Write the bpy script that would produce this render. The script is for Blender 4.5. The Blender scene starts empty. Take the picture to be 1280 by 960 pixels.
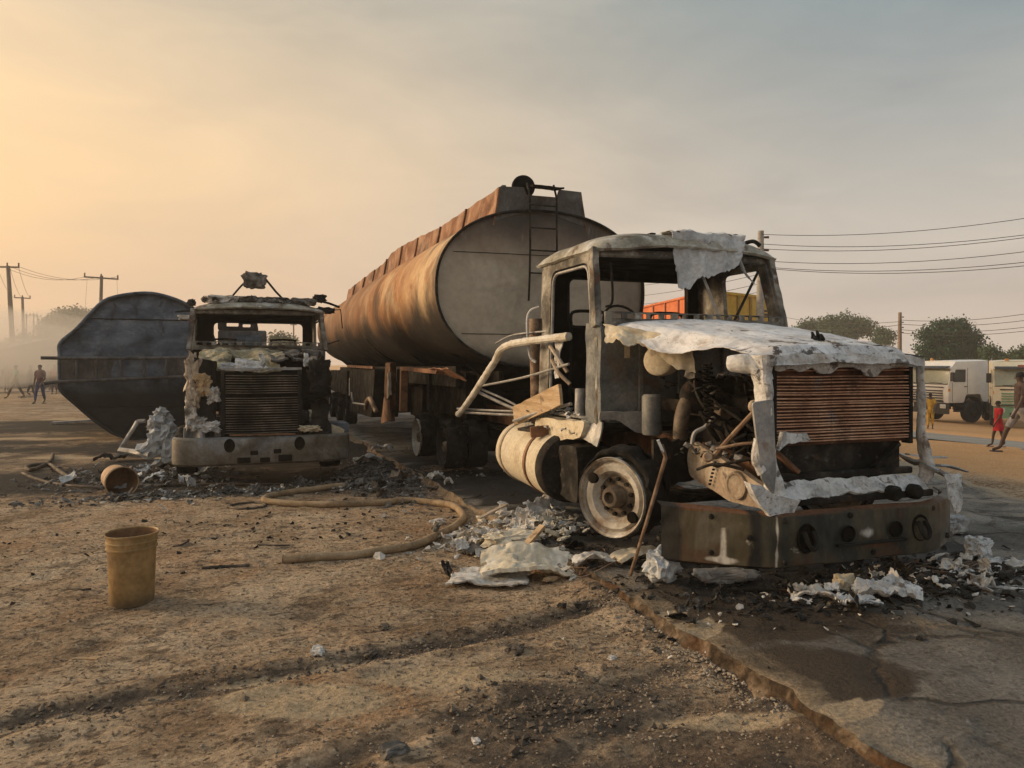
import bpy, bmesh, math, random
from mathutils import Vector, Matrix, noise, geometry, Euler
from math import sin, cos, pi, radians, sqrt, atan2, hypot

S = bpy.context.scene
COL = S.collection
rnd = random.Random(7)

# ------------------------------------------------------------ camera
YAW = radians(20.3)
EYE = 1.6
cam = bpy.data.cameras.new('camera')
cam_ob = bpy.data.objects.new('camera', cam)
COL.objects.link(cam_ob)
cam_ob.location = (0, 0, EYE)
cam_ob.rotation_euler = (radians(90), 0, -YAW)
cam.sensor_width = 36
cam.lens = 27
cam.shift_y = -25 / 1280
cam.clip_start = 0.1
cam.clip_end = 3000
S.camera = cam_ob
S.render.engine = 'CYCLES'
S.render.resolution_x, S.render.resolution_y = 1024, 768
S.cycles.max_bounces = 8
S.cycles.volume_bounces = 2
S.cycles.use_denoising = True
S.view_settings.view_transform = 'Standard'
S.view_settings.look = 'None'
S.view_settings.exposure = 0.68
S.view_settings.gamma = 1

# ------------------------------------------------------------ sky and sun
SUN_AZ, SUN_EL = radians(-58), radians(16)        # azimuth from +Y, clockwise
SDIR = Vector((sin(SUN_AZ) * cos(SUN_EL), cos(SUN_AZ) * cos(SUN_EL), sin(SUN_EL)))
W = bpy.data.worlds.new('World')
S.world = W
W.use_nodes = True
nt = W.node_tree
nt.nodes.clear()


def N(nt, typ, ins=None, **kw):
    n = nt.nodes.new(typ)
    for k, v in kw.items():
        setattr(n, k, v)
    for k, v in (ins or {}).items():
        s = n.inputs[k]
        if isinstance(v, bpy.types.NodeSocket):
            nt.links.new(v, s)
        else:
            s.default_value = v
    return n


def mth(nt, op, a, b=None, c=None, clamp=False):
    n = N(nt, 'ShaderNodeMath', operation=op, use_clamp=clamp)
    for i, v in enumerate((a, b, c)):
        if v is None:
            continue
        if isinstance(v, bpy.types.NodeSocket):
            nt.links.new(v, n.inputs[i])
        else:
            n.inputs[i].default_value = v
    return n.outputs[0]


def rng(nt, v, lo, hi, a=0.0, b=1.0, smooth=True):
    n = N(nt, 'ShaderNodeMapRange', {'Value': v, 'From Min': lo, 'From Max': hi, 'To Min': a, 'To Max': b})
    n.interpolation_type = 'SMOOTHSTEP' if smooth else 'LINEAR'
    return n.outputs['Result']


def mix(nt, f, a, b, mode='MIX'):
    n = N(nt, 'ShaderNodeMix', data_type='RGBA', blend_type=mode)
    for s, v in ((n.inputs[0], f), (n.inputs[6], a), (n.inputs[7], b)):
        if isinstance(v, bpy.types.NodeSocket):
            nt.links.new(v, s)
        elif isinstance(v, (tuple, list)):
            s.default_value = tuple(v)[:3] + (1,)
        else:
            s.default_value = v
    return n.outputs[2]


def ramp(nt, f, stops):
    n = nt.nodes.new('ShaderNodeValToRGB')
    nt.links.new(f, n.inputs[0])
    e = n.color_ramp.elements
    while len(e) < len(stops):
        e.new(0.5)
    for i, (p, c) in enumerate(stops):
        e[i].position = p
        e[i].color = tuple(c)[:3] + (1,)
    return n.outputs[0]


gen = N(nt, 'ShaderNodeTexCoord').outputs['Generated']
sep = N(nt, 'ShaderNodeSeparateXYZ', {0: gen})
el = sep.outputs['Z']
dt = N(nt, 'ShaderNodeVectorMath', {0: gen, 1: tuple(SDIR)}, operation='DOT_PRODUCT').outputs['Value']
base = ramp(nt, el, [(0.0, (.52, .43, .36)), (.17, (.41, .375, .335)), (.42, (.185, .235, .255)), (1.0, (.34, .40, .45))])
# thin cloud streaks in the haze
mp = N(nt, 'ShaderNodeMapping', {'Vector': gen, 'Scale': (1.3, 1.3, 4.0), 'Rotation': (0, .35, .3)})
cl = N(nt, 'ShaderNodeTexNoise', {'Vector': mp.outputs[0], 'Scale': 1.7, 'Detail': 4.0, 'Roughness': .5}).outputs[0]
base = mix(nt, rng(nt, cl, .42, .70, 0, .34), base, (.50, .46, .40))
w = rng(nt, dt, -.25, .88, 0, 1, smooth=False)
cl2 = N(nt, 'ShaderNodeTexNoise', {'Vector': mp.outputs[0], 'Scale': 3.1, 'Detail': 5.0, 'Roughness': .55, 'Distortion': .6}).outputs[0]
base = mix(nt, 1.0, base, ramp(nt, cl2, [(.30, (.88, .885, .89)), (.70, (1.06, 1.05, 1.03))]), 'MULTIPLY')
w = mth(nt, 'POWER', w, 1.7)
w = mth(nt, 'MULTIPLY', w, rng(nt, cl2, .30, .70, .90, 1.06))
w = mth(nt, 'MULTIPLY', w, rng(nt, el, .18, .75, 1, .12))
warm = ramp(nt, el, [(0.0, (.62, .375, .205)), (.10, (.71, .435, .22)), (.24, (.88, .565, .265)), (.6, (.78, .60, .38))])
col = mix(nt, w, base, warm)
au = mth(nt, 'POWER', mth(nt, 'MAXIMUM', dt, 0.0), 14.0)
col = mix(nt, au, col, (1.6, 1.1, .55), 'ADD')
sk = N(nt, 'ShaderNodeTexSky', sky_type='NISHITA', sun_disc=False, sun_elevation=SUN_EL, sun_rotation=SUN_AZ,
       air_density=1.5, dust_density=6.0, ozone_density=1.0)
b1 = N(nt, 'ShaderNodeBackground', {'Color': col, 'Strength': 0.95})
b2 = N(nt, 'ShaderNodeBackground', {'Color': sk.outputs[0], 'Strength': 0.05})
ms = N(nt, 'ShaderNodeMixShader', {0: 0.12, 1: b1.outputs[0], 2: b2.outputs[0]})
N(nt, 'ShaderNodeOutputWorld', {'Surface': ms.outputs[0]})

sun = bpy.data.lights.new('sun', 'SUN')
sun.energy = 1.7
sun.angle = radians(20)
sun.color = (1.0, .72, .45)
sun_ob = bpy.data.objects.new('sun', sun)
COL.objects.link(sun_ob)
sun_ob.location = (-20, 10, 20)
sun_ob.rotation_euler = SDIR.to_track_quat('Z', 'Y').to_euler()

# ------------------------------------------------------------ helpers


def V(*a):
    return Vector(a[0] if len(a) == 1 else a)


def nz(p, s=1.0, seed=0.0):
    return noise.noise(Vector(p) * s + Vector((seed * 7.3, seed * 3.1, seed)))


def fbm(p, s=1.0, seed=0.0, o=4):
    return noise.fractal(Vector(p) * s + Vector((seed * 7.3, seed * 3.1, seed)), 1.0, 2.0, o)


def rot3(rx=0, ry=0, rz=0):
    return Euler((radians(rx), radians(ry), radians(rz))).to_matrix()


def frame_to(d):
    """rotation whose z axis points along d"""
    return Vector(d).to_track_quat('Z', 'Y').to_matrix()


def spline(pts, k=6, closed=False):
    pts = [Vector(p) for p in pts]
    out = []
    n = len(pts)
    for i in range(n if closed else n - 1):
        if closed:
            p0, p1, p2, p3 = (pts[(i + j - 1) % n] for j in range(4))
        else:
            p0, p1, p2, p3 = pts[max(i - 1, 0)], pts[i], pts[i + 1], pts[min(i + 2, n - 1)]
        for j in range(k):
            t = j / k
            out.append(0.5 * ((2 * p1) + (p2 - p0) * t + (2 * p0 - 5 * p1 + 4 * p2 - p3) * t * t + (3 * p1 - p0 - 3 * p2 + p3) * t ** 3))
    if not closed:
        out.append(pts[-1])
    return out


def rrect(x0, y0, x1, y1, r, n=4):
    out = []
    for cx, cy, a in ((x1 - r, y0 + r, -90), (x1 - r, y1 - r, 0), (x0 + r, y1 - r, 90), (x0 + r, y0 + r, 180)):
        for i in range(n + 1):
            t = radians(a + 90 * i / n)
            out.append((cx + r * cos(t), cy + r * sin(t)))
    return out


def rpoly(pts, r, n=4):
    """round the corners of a polygon"""
    out = []
    m = len(pts)
    for i in range(m):
        p, a, b = Vector(pts[i]), Vector(pts[i - 1]), Vector(pts[(i + 1) % m])
        ra = min(r, (a - p).length * .45, (b - p).length * .45)
        s, e = p + (a - p).normalized() * ra, p + (b - p).normalized() * ra
        for j in range(n + 1):
            t = j / n
            out.append(tuple((1 - t) ** 2 * s + 2 * t * (1 - t) * p + t * t * e))
    return out


class MB:
    def __init__(self):
        self.v, self.f = [], []

    def add(self, vs, fs):
        o = len(self.v)
        self.v += [Vector(p) for p in vs]
        self.f += [tuple(i + o for i in f) for f in fs]
        return self

    def box(self, c, s, r=None):
        r = r or Matrix.Identity(3)
        c = Vector(c)
        vs = [c + r @ Vector((x * s[0] / 2, y * s[1] / 2, z * s[2] / 2)) for z in (-1, 1) for y in (-1, 1) for x in (-1, 1)]
        return self.add(vs, [(0, 2, 3, 1), (4, 5, 7, 6), (0, 1, 5, 4), (2, 6, 7, 3), (0, 4, 6, 2), (1, 3, 7, 5)])

    def bar(self, a, b, w, h, up=(0, 0, 1)):
        a, b = Vector(a), Vector(b)
        d = (b - a).normalized()
        s = d.cross(Vector(up))
        if s.length < 1e-4:
            s = d.cross(Vector((1, 0, 0)))
        s.normalize()
        u = s.cross(d)
        vs = [p + s * x * w / 2 + u * y * h / 2 for p in (a, b) for x, y in ((-1, -1), (1, -1), (1, 1), (-1, 1))]
        return self.add(vs, [(3, 2, 1, 0), (4, 5, 6, 7), (0, 1, 5, 4), (1, 2, 6, 5), (2, 3, 7, 6), (3, 0, 4, 7)])

    def cyl(self, a, b, r0, r1=None, n=12, caps=True):
        return self.tube([a, b], [r0, r0 if r1 is None else r1], n, caps)

    def tube(self, pts, r, n=8, caps=True, flat=1.0):
        pts = [Vector(p) for p in pts]
        m = len(pts)
        rs = r if isinstance(r, (list, tuple)) else [r] * m
        vs, fs = [], []
        ref = None
        for i, p in enumerate(pts):
            d = (pts[min(i + 1, m - 1)] - pts[max(i - 1, 0)]).normalized()
            if ref is None:
                ref = Vector((0, 0, 1)) if abs(d.z) < .9 else Vector((1, 0, 0))
            s = d.cross(ref)
            s.normalize()
            u = s.cross(d)
            ref = u
            for k in range(n):
                t = 2 * pi * k / n
                vs.append(p + s * cos(t) * rs[i] + u * sin(t) * rs[i] * flat)
        for i in range(m - 1):
            for k in range(n):
                k2 = (k + 1) % n
                fs.append((i * n + k, i * n + k2, (i + 1) * n + k2, (i + 1) * n + k))
        if caps:
            fs.append(tuple(range(n - 1, -1, -1)))
            fs.append(tuple(range((m - 1) * n, m * n)))
        return self.add(vs, fs)

    def lathe(self, prof, n=24, M=None, c=(0, 0, 0), jit=None):
        """profile of (radius, height) turned round the z axis of M"""
        M = M or Matrix.Identity(3)
        c = Vector(c)
        vs, fs = [], []
        m = len(prof)
        for i, (r, h) in enumerate(prof):
            for k in range(n):
                t = 2 * pi * k / n
                q = Vector((r * cos(t), r * sin(t), h))
                if jit:
                    q = q * (1 + jit * nz(q, 3.0, 2))
                vs.append(c + M @ q)
        for i in range(m - 1):
            for k in range(n):
                k2 = (k + 1) % n
                fs.append((i * n + k, i * n + k2, (i + 1) * n + k2, (i + 1) * n + k))
        if prof[0][0] > 1e-5:
            pass
        return self.add(vs, fs)

    def plate(self, outer, holes, t, M):
        """flat plate with holes; M maps (u, v, w) to space; the plate lies between w = 0 and w = t"""
        loops = [outer] + list(holes)
        flat = [p for lp in loops for p in lp]
        tris = geometry.tessellate_polygon([[Vector((p[0], p[1], 0)) for p in lp] for lp in loops])
        n = len(flat)
        vs = [M(p[0], p[1], 0) for p in flat] + [M(p[0], p[1], t) for p in flat]
        fs = []
        for a, b, c in tris:
            A, B, C = (Vector(flat[i][:2]) for i in (a, b, c))
            if (B - A).cross(C - A) < 0:
                b, c = c, b
            fs.append((a + n, b + n, c + n))
            fs.append((c, b, a))
        o = 0
        for lp in loops:
            m = len(lp)
            for i in range(m):
                j = (i + 1) % m
                fs.append((o + i, o + j, o + j + n, o + i + n))
            o += m
        return self.add(vs, fs)

    def sheet(self, fn, nu, nv, keep=None):
        """open grid surface fn(u, v), u and v in 0..1; keep(u, v) False leaves a hole"""
        vs = [fn(i / nu, j / nv) for j in range(nv + 1) for i in range(nu + 1)]
        fs = []
        for j in range(nv):
            for i in range(nu):
                if keep and not keep((i + .5) / nu, (j + .5) / nv):
                    continue
                a = j * (nu + 1) + i
                fs.append((a, a + 1, a + nu + 2, a + nu + 1))
        return self.add(vs, fs)

    def blob(self, c, s, amp=.25, sc=2.2, seed=0, r=None, sq=.6, sub=3):
        """crumbling lump: squarish ball with creased noise"""
        bm = bmesh.new()
        bmesh.ops.create_icosphere(bm, subdivisions=sub, radius=1)
        r = r or Matrix.Identity(3)
        vs = []
        for v in bm.verts:
            q = Vector([math.copysign(abs(t) ** sq, t) for t in v.co])
            w_ = Vector((q.x * s[0], q.y * s[1], q.z * s[2])) / max(s) * 1.5
            n = noise.turbulence(w_ * sc + Vector((seed * 3.3, seed, seed * 1.7)), 4, True) - .55
            n2 = noise.noise(w_ * sc * .8 + Vector((seed, seed * 2.1, 3)))
            q *= 1 - amp * n + amp * n2
            vs.append(Vector(c) + r @ Vector((q.x * s[0] / 2, q.y * s[1] / 2, q.z * s[2] / 2)))
        fs = [tuple(v.index for v in f.verts) for f in bm.faces]
        bm.free()
        return self.add(vs, fs)

    def build(self, name, m, parent=None, smooth=False, bevel=0, solid=0, crumple=None, loc=None, weld=False):
        me = bpy.data.meshes.new(name)
        o0 = Vector(loc) if loc is not None else Vector()
        used = sorted({i for f in self.f for i in f})
        idx = {i: k for k, i in enumerate(used)}
        me.from_pydata([tuple(self.v[i] - o0) for i in used], [], [tuple(idx[i] for i in f) for f in self.f])
        bm = bmesh.new()
        bm.from_mesh(me)
        if weld:
            bmesh.ops.remove_doubles(bm, verts=bm.verts, dist=1e-4)
        if crumple:
            amp, sc, mx = crumple[:3]
            sd = crumple[3] if len(crumple) > 3 else 0
            for _ in range(5):
                es = [e for e in bm.edges if e.calc_length() > mx]
                if not es or len(bm.verts) > 60000:
                    break
                bmesh.ops.subdivide_edges(bm, edges=es, cuts=1, use_grid_fill=True)
            bmesh.ops.triangulate(bm, faces=[f for f in bm.faces if len(f.verts) > 4])
            bm.normal_update()
            for vv in bm.verts:
                p = Vector(vv.co) * sc + Vector((sd * 3.7, sd * 1.9, sd * 5.1))
                vv.co += (noise.noise_vector(p) + 0.5 * noise.noise_vector(p * 2.3)) * amp
        if not solid:
            bmesh.ops.recalc_face_normals(bm, faces=bm.faces)
        bm.to_mesh(me)
        bm.free()
        if smooth:
            me.shade_smooth()
        me.materials.append(m)
        o = bpy.data.objects.new(name, me)
        COL.objects.link(o)
        if loc is not None:
            o.location = o0
        if parent:
            o.parent = parent
        if solid:
            md = o.modifiers.new('solid', 'SOLIDIFY')
            md.thickness = solid
            md.offset = 0
        if bevel:
            md = o.modifiers.new('bevel', 'BEVEL')
            md.width = bevel
            md.segments = 2
            md.limit_method = 'ANGLE'
            md.angle_limit = radians(40)
        if smooth and (bevel or not crumple):
            md = o.modifiers.new('split', 'EDGE_SPLIT')
            md.split_angle = radians(38)
        return o


def tag(o, label=None, cat=None, group=None, kind=None):
    for k, v in (('label', label), ('category', cat), ('group', group), ('kind', kind)):
        if v:
            o[k] = v
    return o


def thing(name, loc, label, cat, group=None, rz=0):
    o = bpy.data.objects.new(name, None)
    COL.objects.link(o)
    o.location = loc
    o.rotation_euler.z = rz
    o.empty_display_size = .3
    return tag(o, label, cat, group)


def copy_tree(o, parent=None):
    c = o.copy()
    COL.objects.link(c)
    if parent:
        c.parent = parent
    for ch in list(o.children):
        copy_tree(ch, c)
    return c


def dup(o, parent=None, loc=None):
    """copy one object, sharing its mesh"""
    c = o.copy()
    COL.objects.link(c)
    if parent:
        c.parent = parent
    if loc is not None:
        c.location = loc
    return c


def smooth01(x):
    x = max(0.0, min(1.0, x))
    return x * x * (3 - 2 * x)


def lerp(a, b, t):
    return a + (b - a) * t


def terrain(X, Y):
    """height of the ground: dirt yard, road bed, slope beyond the road"""
    edge = road_edge(Y)
    t = X - edge
    if t < 0:
        z = -.13 if t < -.6 else lerp(-.13, -.02, smooth01((t + .6) / .6))
        if X < 2.72:
            z = -.10 + .045 * smooth01((X - 2.25) / .3) * smooth01(.5 + 1.4 * noise.noise(Vector((X * 1.5, Y * 1.1, 6))))
        return z
    # falling ground beyond the carriageway
    return -.02 - (.28 * smooth01(t / 6.0) + .75 * smooth01((t - 3.5) / 14.0) + .25 * smooth01((t - 14) / 12))


def road_edge(Y):
    return 9.0 + max(0.0, min(2.6, (Y - 6.4) * .45)) + .25 * noise.noise(Vector((Y * .35, 3.3, 0))) + .12 * noise.noise(Vector((Y * 1.7, 9.1, 0)))


def road_kerb(Y):
    return 2.62 + .07 * noise.noise(Vector((Y * .8, 1.7, 0))) + .06 * noise.noise(Vector((Y * 3.1, 5.2, 0))) + .025 * noise.noise(Vector((Y * 11, 8.2, 0))) - .05 * smooth01((4.5 - Y) / 2.5)


def ray(px, py):
    """unit-depth direction through a point of the photograph (1280 x 960)"""
    a = (px - 640) / 960
    return Vector((sin(YAW) + a * cos(YAW), cos(YAW) - a * sin(YAW), (455 - py) / 960))


def G(px, py, z=-.1):
    """point of the ground (height z) seen at px, py"""
    r = ray(px, py)
    d = (z - EYE) / r.z
    return Vector((r.x * d, r.y * d, z))


def D(px, py, d):
    r = ray(px, py)
    return Vector((r.x * d, r.y * d, EYE + r.z * d))
# ------------------------------------------------------------ materials


def mat(name, stops, scale=4.0, detail=8.0, rough=(.6, .95), bump=.3, bscale=30.0, overlays=(), metal=0.0, distort=.4,
        stretch=(1, 1, 1), spec=.35, attr=None, fine=.25, coord='Object', bdist=.02, cracks=None):
    m = bpy.data.materials.new(name)
    m.use_nodes = True
    nt = m.node_tree
    nt.nodes.clear()
    co = N(nt, 'ShaderNodeNewGeometry').outputs['Position'] if coord == 'Position' else N(nt, 'ShaderNodeTexCoord').outputs[coord]
    mp = N(nt, 'ShaderNodeMapping', {'Vector': co, 'Scale': stretch}).outputs[0]
    n1 = N(nt, 'ShaderNodeTexNoise', {'Vector': mp, 'Scale': scale, 'Detail': detail, 'Roughness': .62, 'Distortion': distort}).outputs[0]
    col = ramp(nt, n1, stops)
    sep = N(nt, 'ShaderNodeSeparateXYZ', {0: co})
    for i, ov in enumerate(overlays):
        c, sc = ov['c'], ov.get('s', 5.0)
        mo = N(nt, 'ShaderNodeMapping', {'Vector': co, 'Scale': ov.get('st', (1, 1, 1)), 'Location': (i * 3.7 + 1.3, i * 5.1, i * 2.3)}).outputs[0]
        nn = N(nt, 'ShaderNodeTexNoise', {'Vector': mo, 'Scale': sc, 'Detail': ov.get('d', 6.0), 'Roughness': .6, 'Distortion': .3}).outputs[0]
        if 'ax' in ov:
            k, lo, hi, am = ov['ax']
            cv = mth(nt, 'ADD', sep.outputs[k], mth(nt, 'MULTIPLY', mth(nt, 'SUBTRACT', nn, .5), am))
            f = rng(nt, cv, lo, hi)
            if 'lo' in ov:
                f = mth(nt, 'MULTIPLY', f, rng(nt, nn, ov['lo'], ov['hi']))
        else:
            f = rng(nt, nn, ov['lo'], ov['hi'])
        f = mth(nt, 'MULTIPLY', f, ov.get('a', 1.0))
        col = mix(nt, f, col, c)
    crk = None
    if cracks:
        wv = N(nt, 'ShaderNodeTexNoise', {'Vector': co, 'Scale': 2.5, 'Detail': 5.0}).outputs['Color']
        wc = N(nt, 'ShaderNodeVectorMath', {0: co, 1: N(nt, 'ShaderNodeVectorMath', {0: wv, 'Scale': .35}, operation='SCALE').outputs[0]}, operation='ADD').outputs[0]
        vo = N(nt, 'ShaderNodeTexVoronoi', {'Vector': wc, 'Scale': cracks[0]}, feature='DISTANCE_TO_EDGE').outputs['Distance']
        gate = rng(nt, N(nt, 'ShaderNodeTexNoise', {'Vector': co, 'Scale': .9, 'Detail': 3.0}).outputs[0], .40, .52)
        crk = mth(nt, 'MULTIPLY', rng(nt, vo, cracks[1], 0.0), gate)
        col = mix(nt, mth(nt, 'MULTIPLY', crk, .85), col, (.035, .028, .022))
    n2 = N(nt, 'ShaderNodeTexNoise', {'Vector': mp, 'Scale': bscale, 'Detail': 6.0, 'Roughness': .65}).outputs[0]
    col = mix(nt, fine, col, ramp(nt, n2, [(.32, (.12, .12, .12)), (.68, (1, 1, 1))]), 'OVERLAY')
    if attr:
        at = N(nt, 'ShaderNodeAttribute', attribute_name=attr)
        asep = N(nt, 'ShaderNodeSeparateColor', {0: at.outputs['Color']})
        n3 = N(nt, 'ShaderNodeTexNoise', {'Vector': co, 'Scale': 2.2, 'Detail': 8.0, 'Roughness': .7, 'Distortion': .5}).outputs[0]
        nf = mth(nt, 'SUBTRACT', n3, .5)
        for k, c in attr_cols[attr]:
            f = mth(nt, 'ADD', asep.outputs[k], mth(nt, 'MULTIPLY', nf, .9))
            f = rng(nt, f, .30, .72)
            cc = mix(nt, rng(nt, n2, .35, .65), tuple(q * .72 for q in c), tuple(q * 1.2 for q in c))
            col = mix(nt, f, col, cc)
    rg = rng(nt, n1, .3, .7, rough[1], rough[0])
    h = mth(nt, 'ADD', mth(nt, 'MULTIPLY', n1, .6), mth(nt, 'MULTIPLY', n2, .4))
    if crk:
        h = mth(nt, 'SUBTRACT', h, mth(nt, 'MULTIPLY', crk, .6))
    bp = N(nt, 'ShaderNodeBump', {'Height': h, 'Strength': bump, 'Distance': bdist})
    bs = N(nt, 'ShaderNodeBsdfPrincipled', {'Base Color': col, 'Roughness': rg, 'Metallic': metal, 'Specular IOR Level': spec, 'Normal': bp.outputs[0]})
    N(nt, 'ShaderNodeOutputMaterial', {'Surface': bs.outputs[0]})
    return m


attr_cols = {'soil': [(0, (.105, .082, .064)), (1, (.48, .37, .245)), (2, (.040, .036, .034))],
             'ash': [(0, (.52, .50, .47)), (1, (.15, .07, .035)), (2, (.014, .015, .016))],
             'tar': [(0, (.050, .036, .024)), (1, (.34, .27, .185)), (2, (.020, .019, .018))]}

BLK, SOOT, ASH, RUST, RUSTD = (.012, .011, .010), (.030, .027, .024), (.50, .51, .52), (.27, .115, .045), (.10, .05, .028)
CREAM, TAN, GREY = (.50, .43, .32), (.33, .24, .15), (.20, .20, .19)

M = {}
M['soot'] = mat('soot_black_metal', [(.35, BLK), (.55, (.022, .020, .018)), (.7, (.055, .045, .036))], 5, spec=.14, overlays=[dict(c=RUSTD, s=7, lo=.58, hi=.72, a=.7), dict(c=(.16, .15, .14), s=14, lo=.62, hi=.75, a=.5)])
M['deep'] = mat('charred_interior', [(.35, (.005, .0045, .004)), (.7, (.018, .015, .012))], 5, spec=.06, overlays=[dict(c=(.07, .04, .025), s=6, lo=.6, hi=.75, a=.5)])
M['rubber'] = mat('burnt_rubber', [(.3, (.006, .006, .006)), (.7, (.024, .023, .022))], 8, bump=.8, bscale=18, spec=.1, overlays=[dict(c=(.16, .15, .14), s=10, lo=.60, hi=.75, a=.5)])
M['ash'] = mat('white_ash_metal', [(.3, (.24, .23, .22)), (.45, (.50, .51, .52)), (.62, (.66, .67, .69)), (.75, (.34, .32, .30))], 7, bump=.9, bscale=44, rough=(.8, 1), spec=.15,
               overlays=[dict(c=(.09, .07, .055), s=9, lo=.57, hi=.64, a=.85), dict(c=(.32, .27, .22), s=3, lo=.5, hi=.7, a=.6), dict(c=(.16, .15, .14), s=26, lo=.58, hi=.68, a=.6)])
M['hood'] = mat('ash_coated_bonnet', [(.3, (.42, .42, .43)), (.5, (.62, .63, .66)), (.7, (.74, .75, .78))], 3, bump=.45, bscale=26, rough=(.75, 1), spec=.2, stretch=(1, .5, 1),
                overlays=[dict(c=(.05, .036, .027), s=7, ax=('Y', .95, .25, .2), lo=.545, hi=.60, a=.92), dict(c=(.06, .042, .03), s=6.5, lo=.645, hi=.67, a=.9), dict(c=(.22, .19, .16), s=3, lo=.52, hi=.64, a=.4, st=(5, .6, 1)), dict(c=(.30, .25, .20), s=4, lo=.52, hi=.70, a=.55), dict(c=(.20, .19, .18), s=18, lo=.60, hi=.72, a=.6), dict(c=(.10, .085, .07), s=40, lo=.63, hi=.70, a=.6)])
M['cab'] = mat('burnt_cab_paint', [(.32, (.05, .048, .044)), (.45, (.12, .112, .098)), (.55, (.22, .205, .175)), (.66, (.38, .37, .34))], 3.2, rough=(.55, .9), bump=.35,
               overlays=[dict(c=RUSTD, s=5, lo=.55, hi=.66, a=.8), dict(c=(.50, .50, .50), s=8, lo=.60, hi=.72, a=.7), dict(c=(.03, .027, .024), s=2.4, lo=.52, hi=.68, a=.85)])
M['roof'] = mat('burnt_roof_paint', [(.32, (.15, .14, .115)), (.5, (.32, .30, .245)), (.66, (.48, .475, .45))], 3, bump=.4, rough=(.5, .9),
                overlays=[dict(c=(.10, .055, .035), s=6, lo=.56, hi=.66, a=.8), dict(c=(.55, .56, .57), s=6, lo=.56, hi=.70, a=.75), dict(c=(.04, .035, .03), s=2.2, lo=.54, hi=.66, a=.7)])
M['cowl'] = mat('scorched_blue_grey_steel', [(.3, (.065, .074, .082)), (.5, (.135, .146, .15)), (.7, (.24, .24, .23))], 3.5, rough=(.45, .85), bump=.3,
                overlays=[dict(c=(.12, .075, .045), s=3, lo=.54, hi=.70, a=.7), dict(c=(.40, .40, .39), s=15, lo=.64, hi=.72, a=.7), dict(c=(.025, .023, .022), s=2, lo=.52, hi=.7, a=.7)])
M['bump'] = mat('heat_stained_bumper_steel', attr='ash', stops=[(.33, (.018, .020, .020)), (.46, (.045, .046, .038)), (.56, (.078, .066, .042)), (.68, (.14, .13, .11))], scale=1.9, rough=(.38, .8), bump=.2, metal=.25,
                stretch=(1, 1, .45), overlays=[dict(c=(.085, .048, .03), s=2.2, lo=.53, hi=.66, a=.75), dict(c=(.13, .12, .10), s=30, lo=.62, hi=.72, a=.5), dict(c=(.40, .38, .34), s=5.5, lo=.655, hi=.68, a=.6), dict(c=(.035, .040, .042), s=1.6, lo=.52, hi=.66, a=.8, st=(1, 1, .3))])
M['chrome'] = mat('dulled_chrome_bumper', [(.33, (.06, .05, .038)), (.5, (.135, .122, .10)), (.68, (.24, .245, .25))], 2.0, rough=(.4, .7), bump=.15, metal=.35,
                  overlays=[dict(c=(.055, .043, .032), s=3, lo=.54, hi=.68, a=.85), dict(c=(.24, .27, .32), s=1.2, lo=.5, hi=.65, a=.5)])
M['cream'] = mat('heat_bleached_cream_paint', [(.3, (.40, .33, .23)), (.5, (.55, .48, .36)), (.7, (.62, .57, .47))], 2.5, rough=(.5, .85), bump=.18,
                 overlays=[dict(c=(.20, .13, .08), s=5, lo=.60, hi=.74, a=.7), dict(c=(.10, .08, .06), s=2, lo=.60, hi=.76, a=.6)])
M['rust'] = mat('orange_rust', [(.3, (.06, .034, .022)), (.5, (.16, .078, .04)), (.68, (.28, .145, .075))], 4, bump=.4,
                overlays=[dict(c=(.035, .025, .02), s=3, lo=.55, hi=.7, a=.8), dict(c=(.36, .28, .2), s=7, lo=.6, hi=.74, a=.5)])
M['rail'] = mat('bleached_frame_rail', [(.3, (.17, .12, .085)), (.5, (.33, .265, .20)), (.7, (.44, .385, .32))], 3, bump=.3, overlays=[dict(c=(.22, .11, .055), s=3, lo=.55, hi=.68, a=.6), dict(c=(.05, .04, .03), s=5, lo=.58, hi=.7, a=.8)])
M['fin'] = mat('copper_fin', [(.3, (.27, .135, .085)), (.5, (.52, .30, .195)), (.7, (.70, .52, .40))], 2.6, coord='Position', bump=.2, rough=(.4, .75), metal=.3, overlays=[dict(c=(.05, .03, .022), s=2.4, lo=.50, hi=.64, a=.88), dict(c=(.34, .33, .32), s=7, lo=.60, hi=.70, a=.7), dict(c=(.60, .50, .42), s=3, lo=.62, hi=.74, a=.55)])
M['core'] = mat('radiator_core', [(.3, (.045, .022, .014)), (.7, (.15, .065, .035))], 6, bump=.2, stretch=(1, 1, 3))
M['fin_dark'] = mat('sooty_fin', [(.3, (.04, .034, .03)), (.52, (.15, .128, .105)), (.7, (.34, .28, .23))], 3.0, coord='Position', bump=.2, rough=(.4, .8), metal=.2)
M['rim'] = mat('scorched_wheel_rim', [(.3, (.16, .14, .12)), (.5, (.33, .30, .255)), (.68, (.56, .54, .50))], 2.6, bump=.25, rough=(.5, .85),
               overlays=[dict(c=(.17, .11, .065), s=4, lo=.50, hi=.64, a=.8), dict(c=(.08, .07, .06), s=2.5, lo=.56, hi=.72, a=.6)])
M['hub'] = mat('sooty_wheel_centre', [(.3, (.05, .037, .027)), (.55, (.12, .092, .066)), (.7, (.22, .18, .14))], 5, bump=.3, overlays=[dict(c=(.02, .018, .016), s=5, lo=.55, hi=.68, a=.8)])
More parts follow.
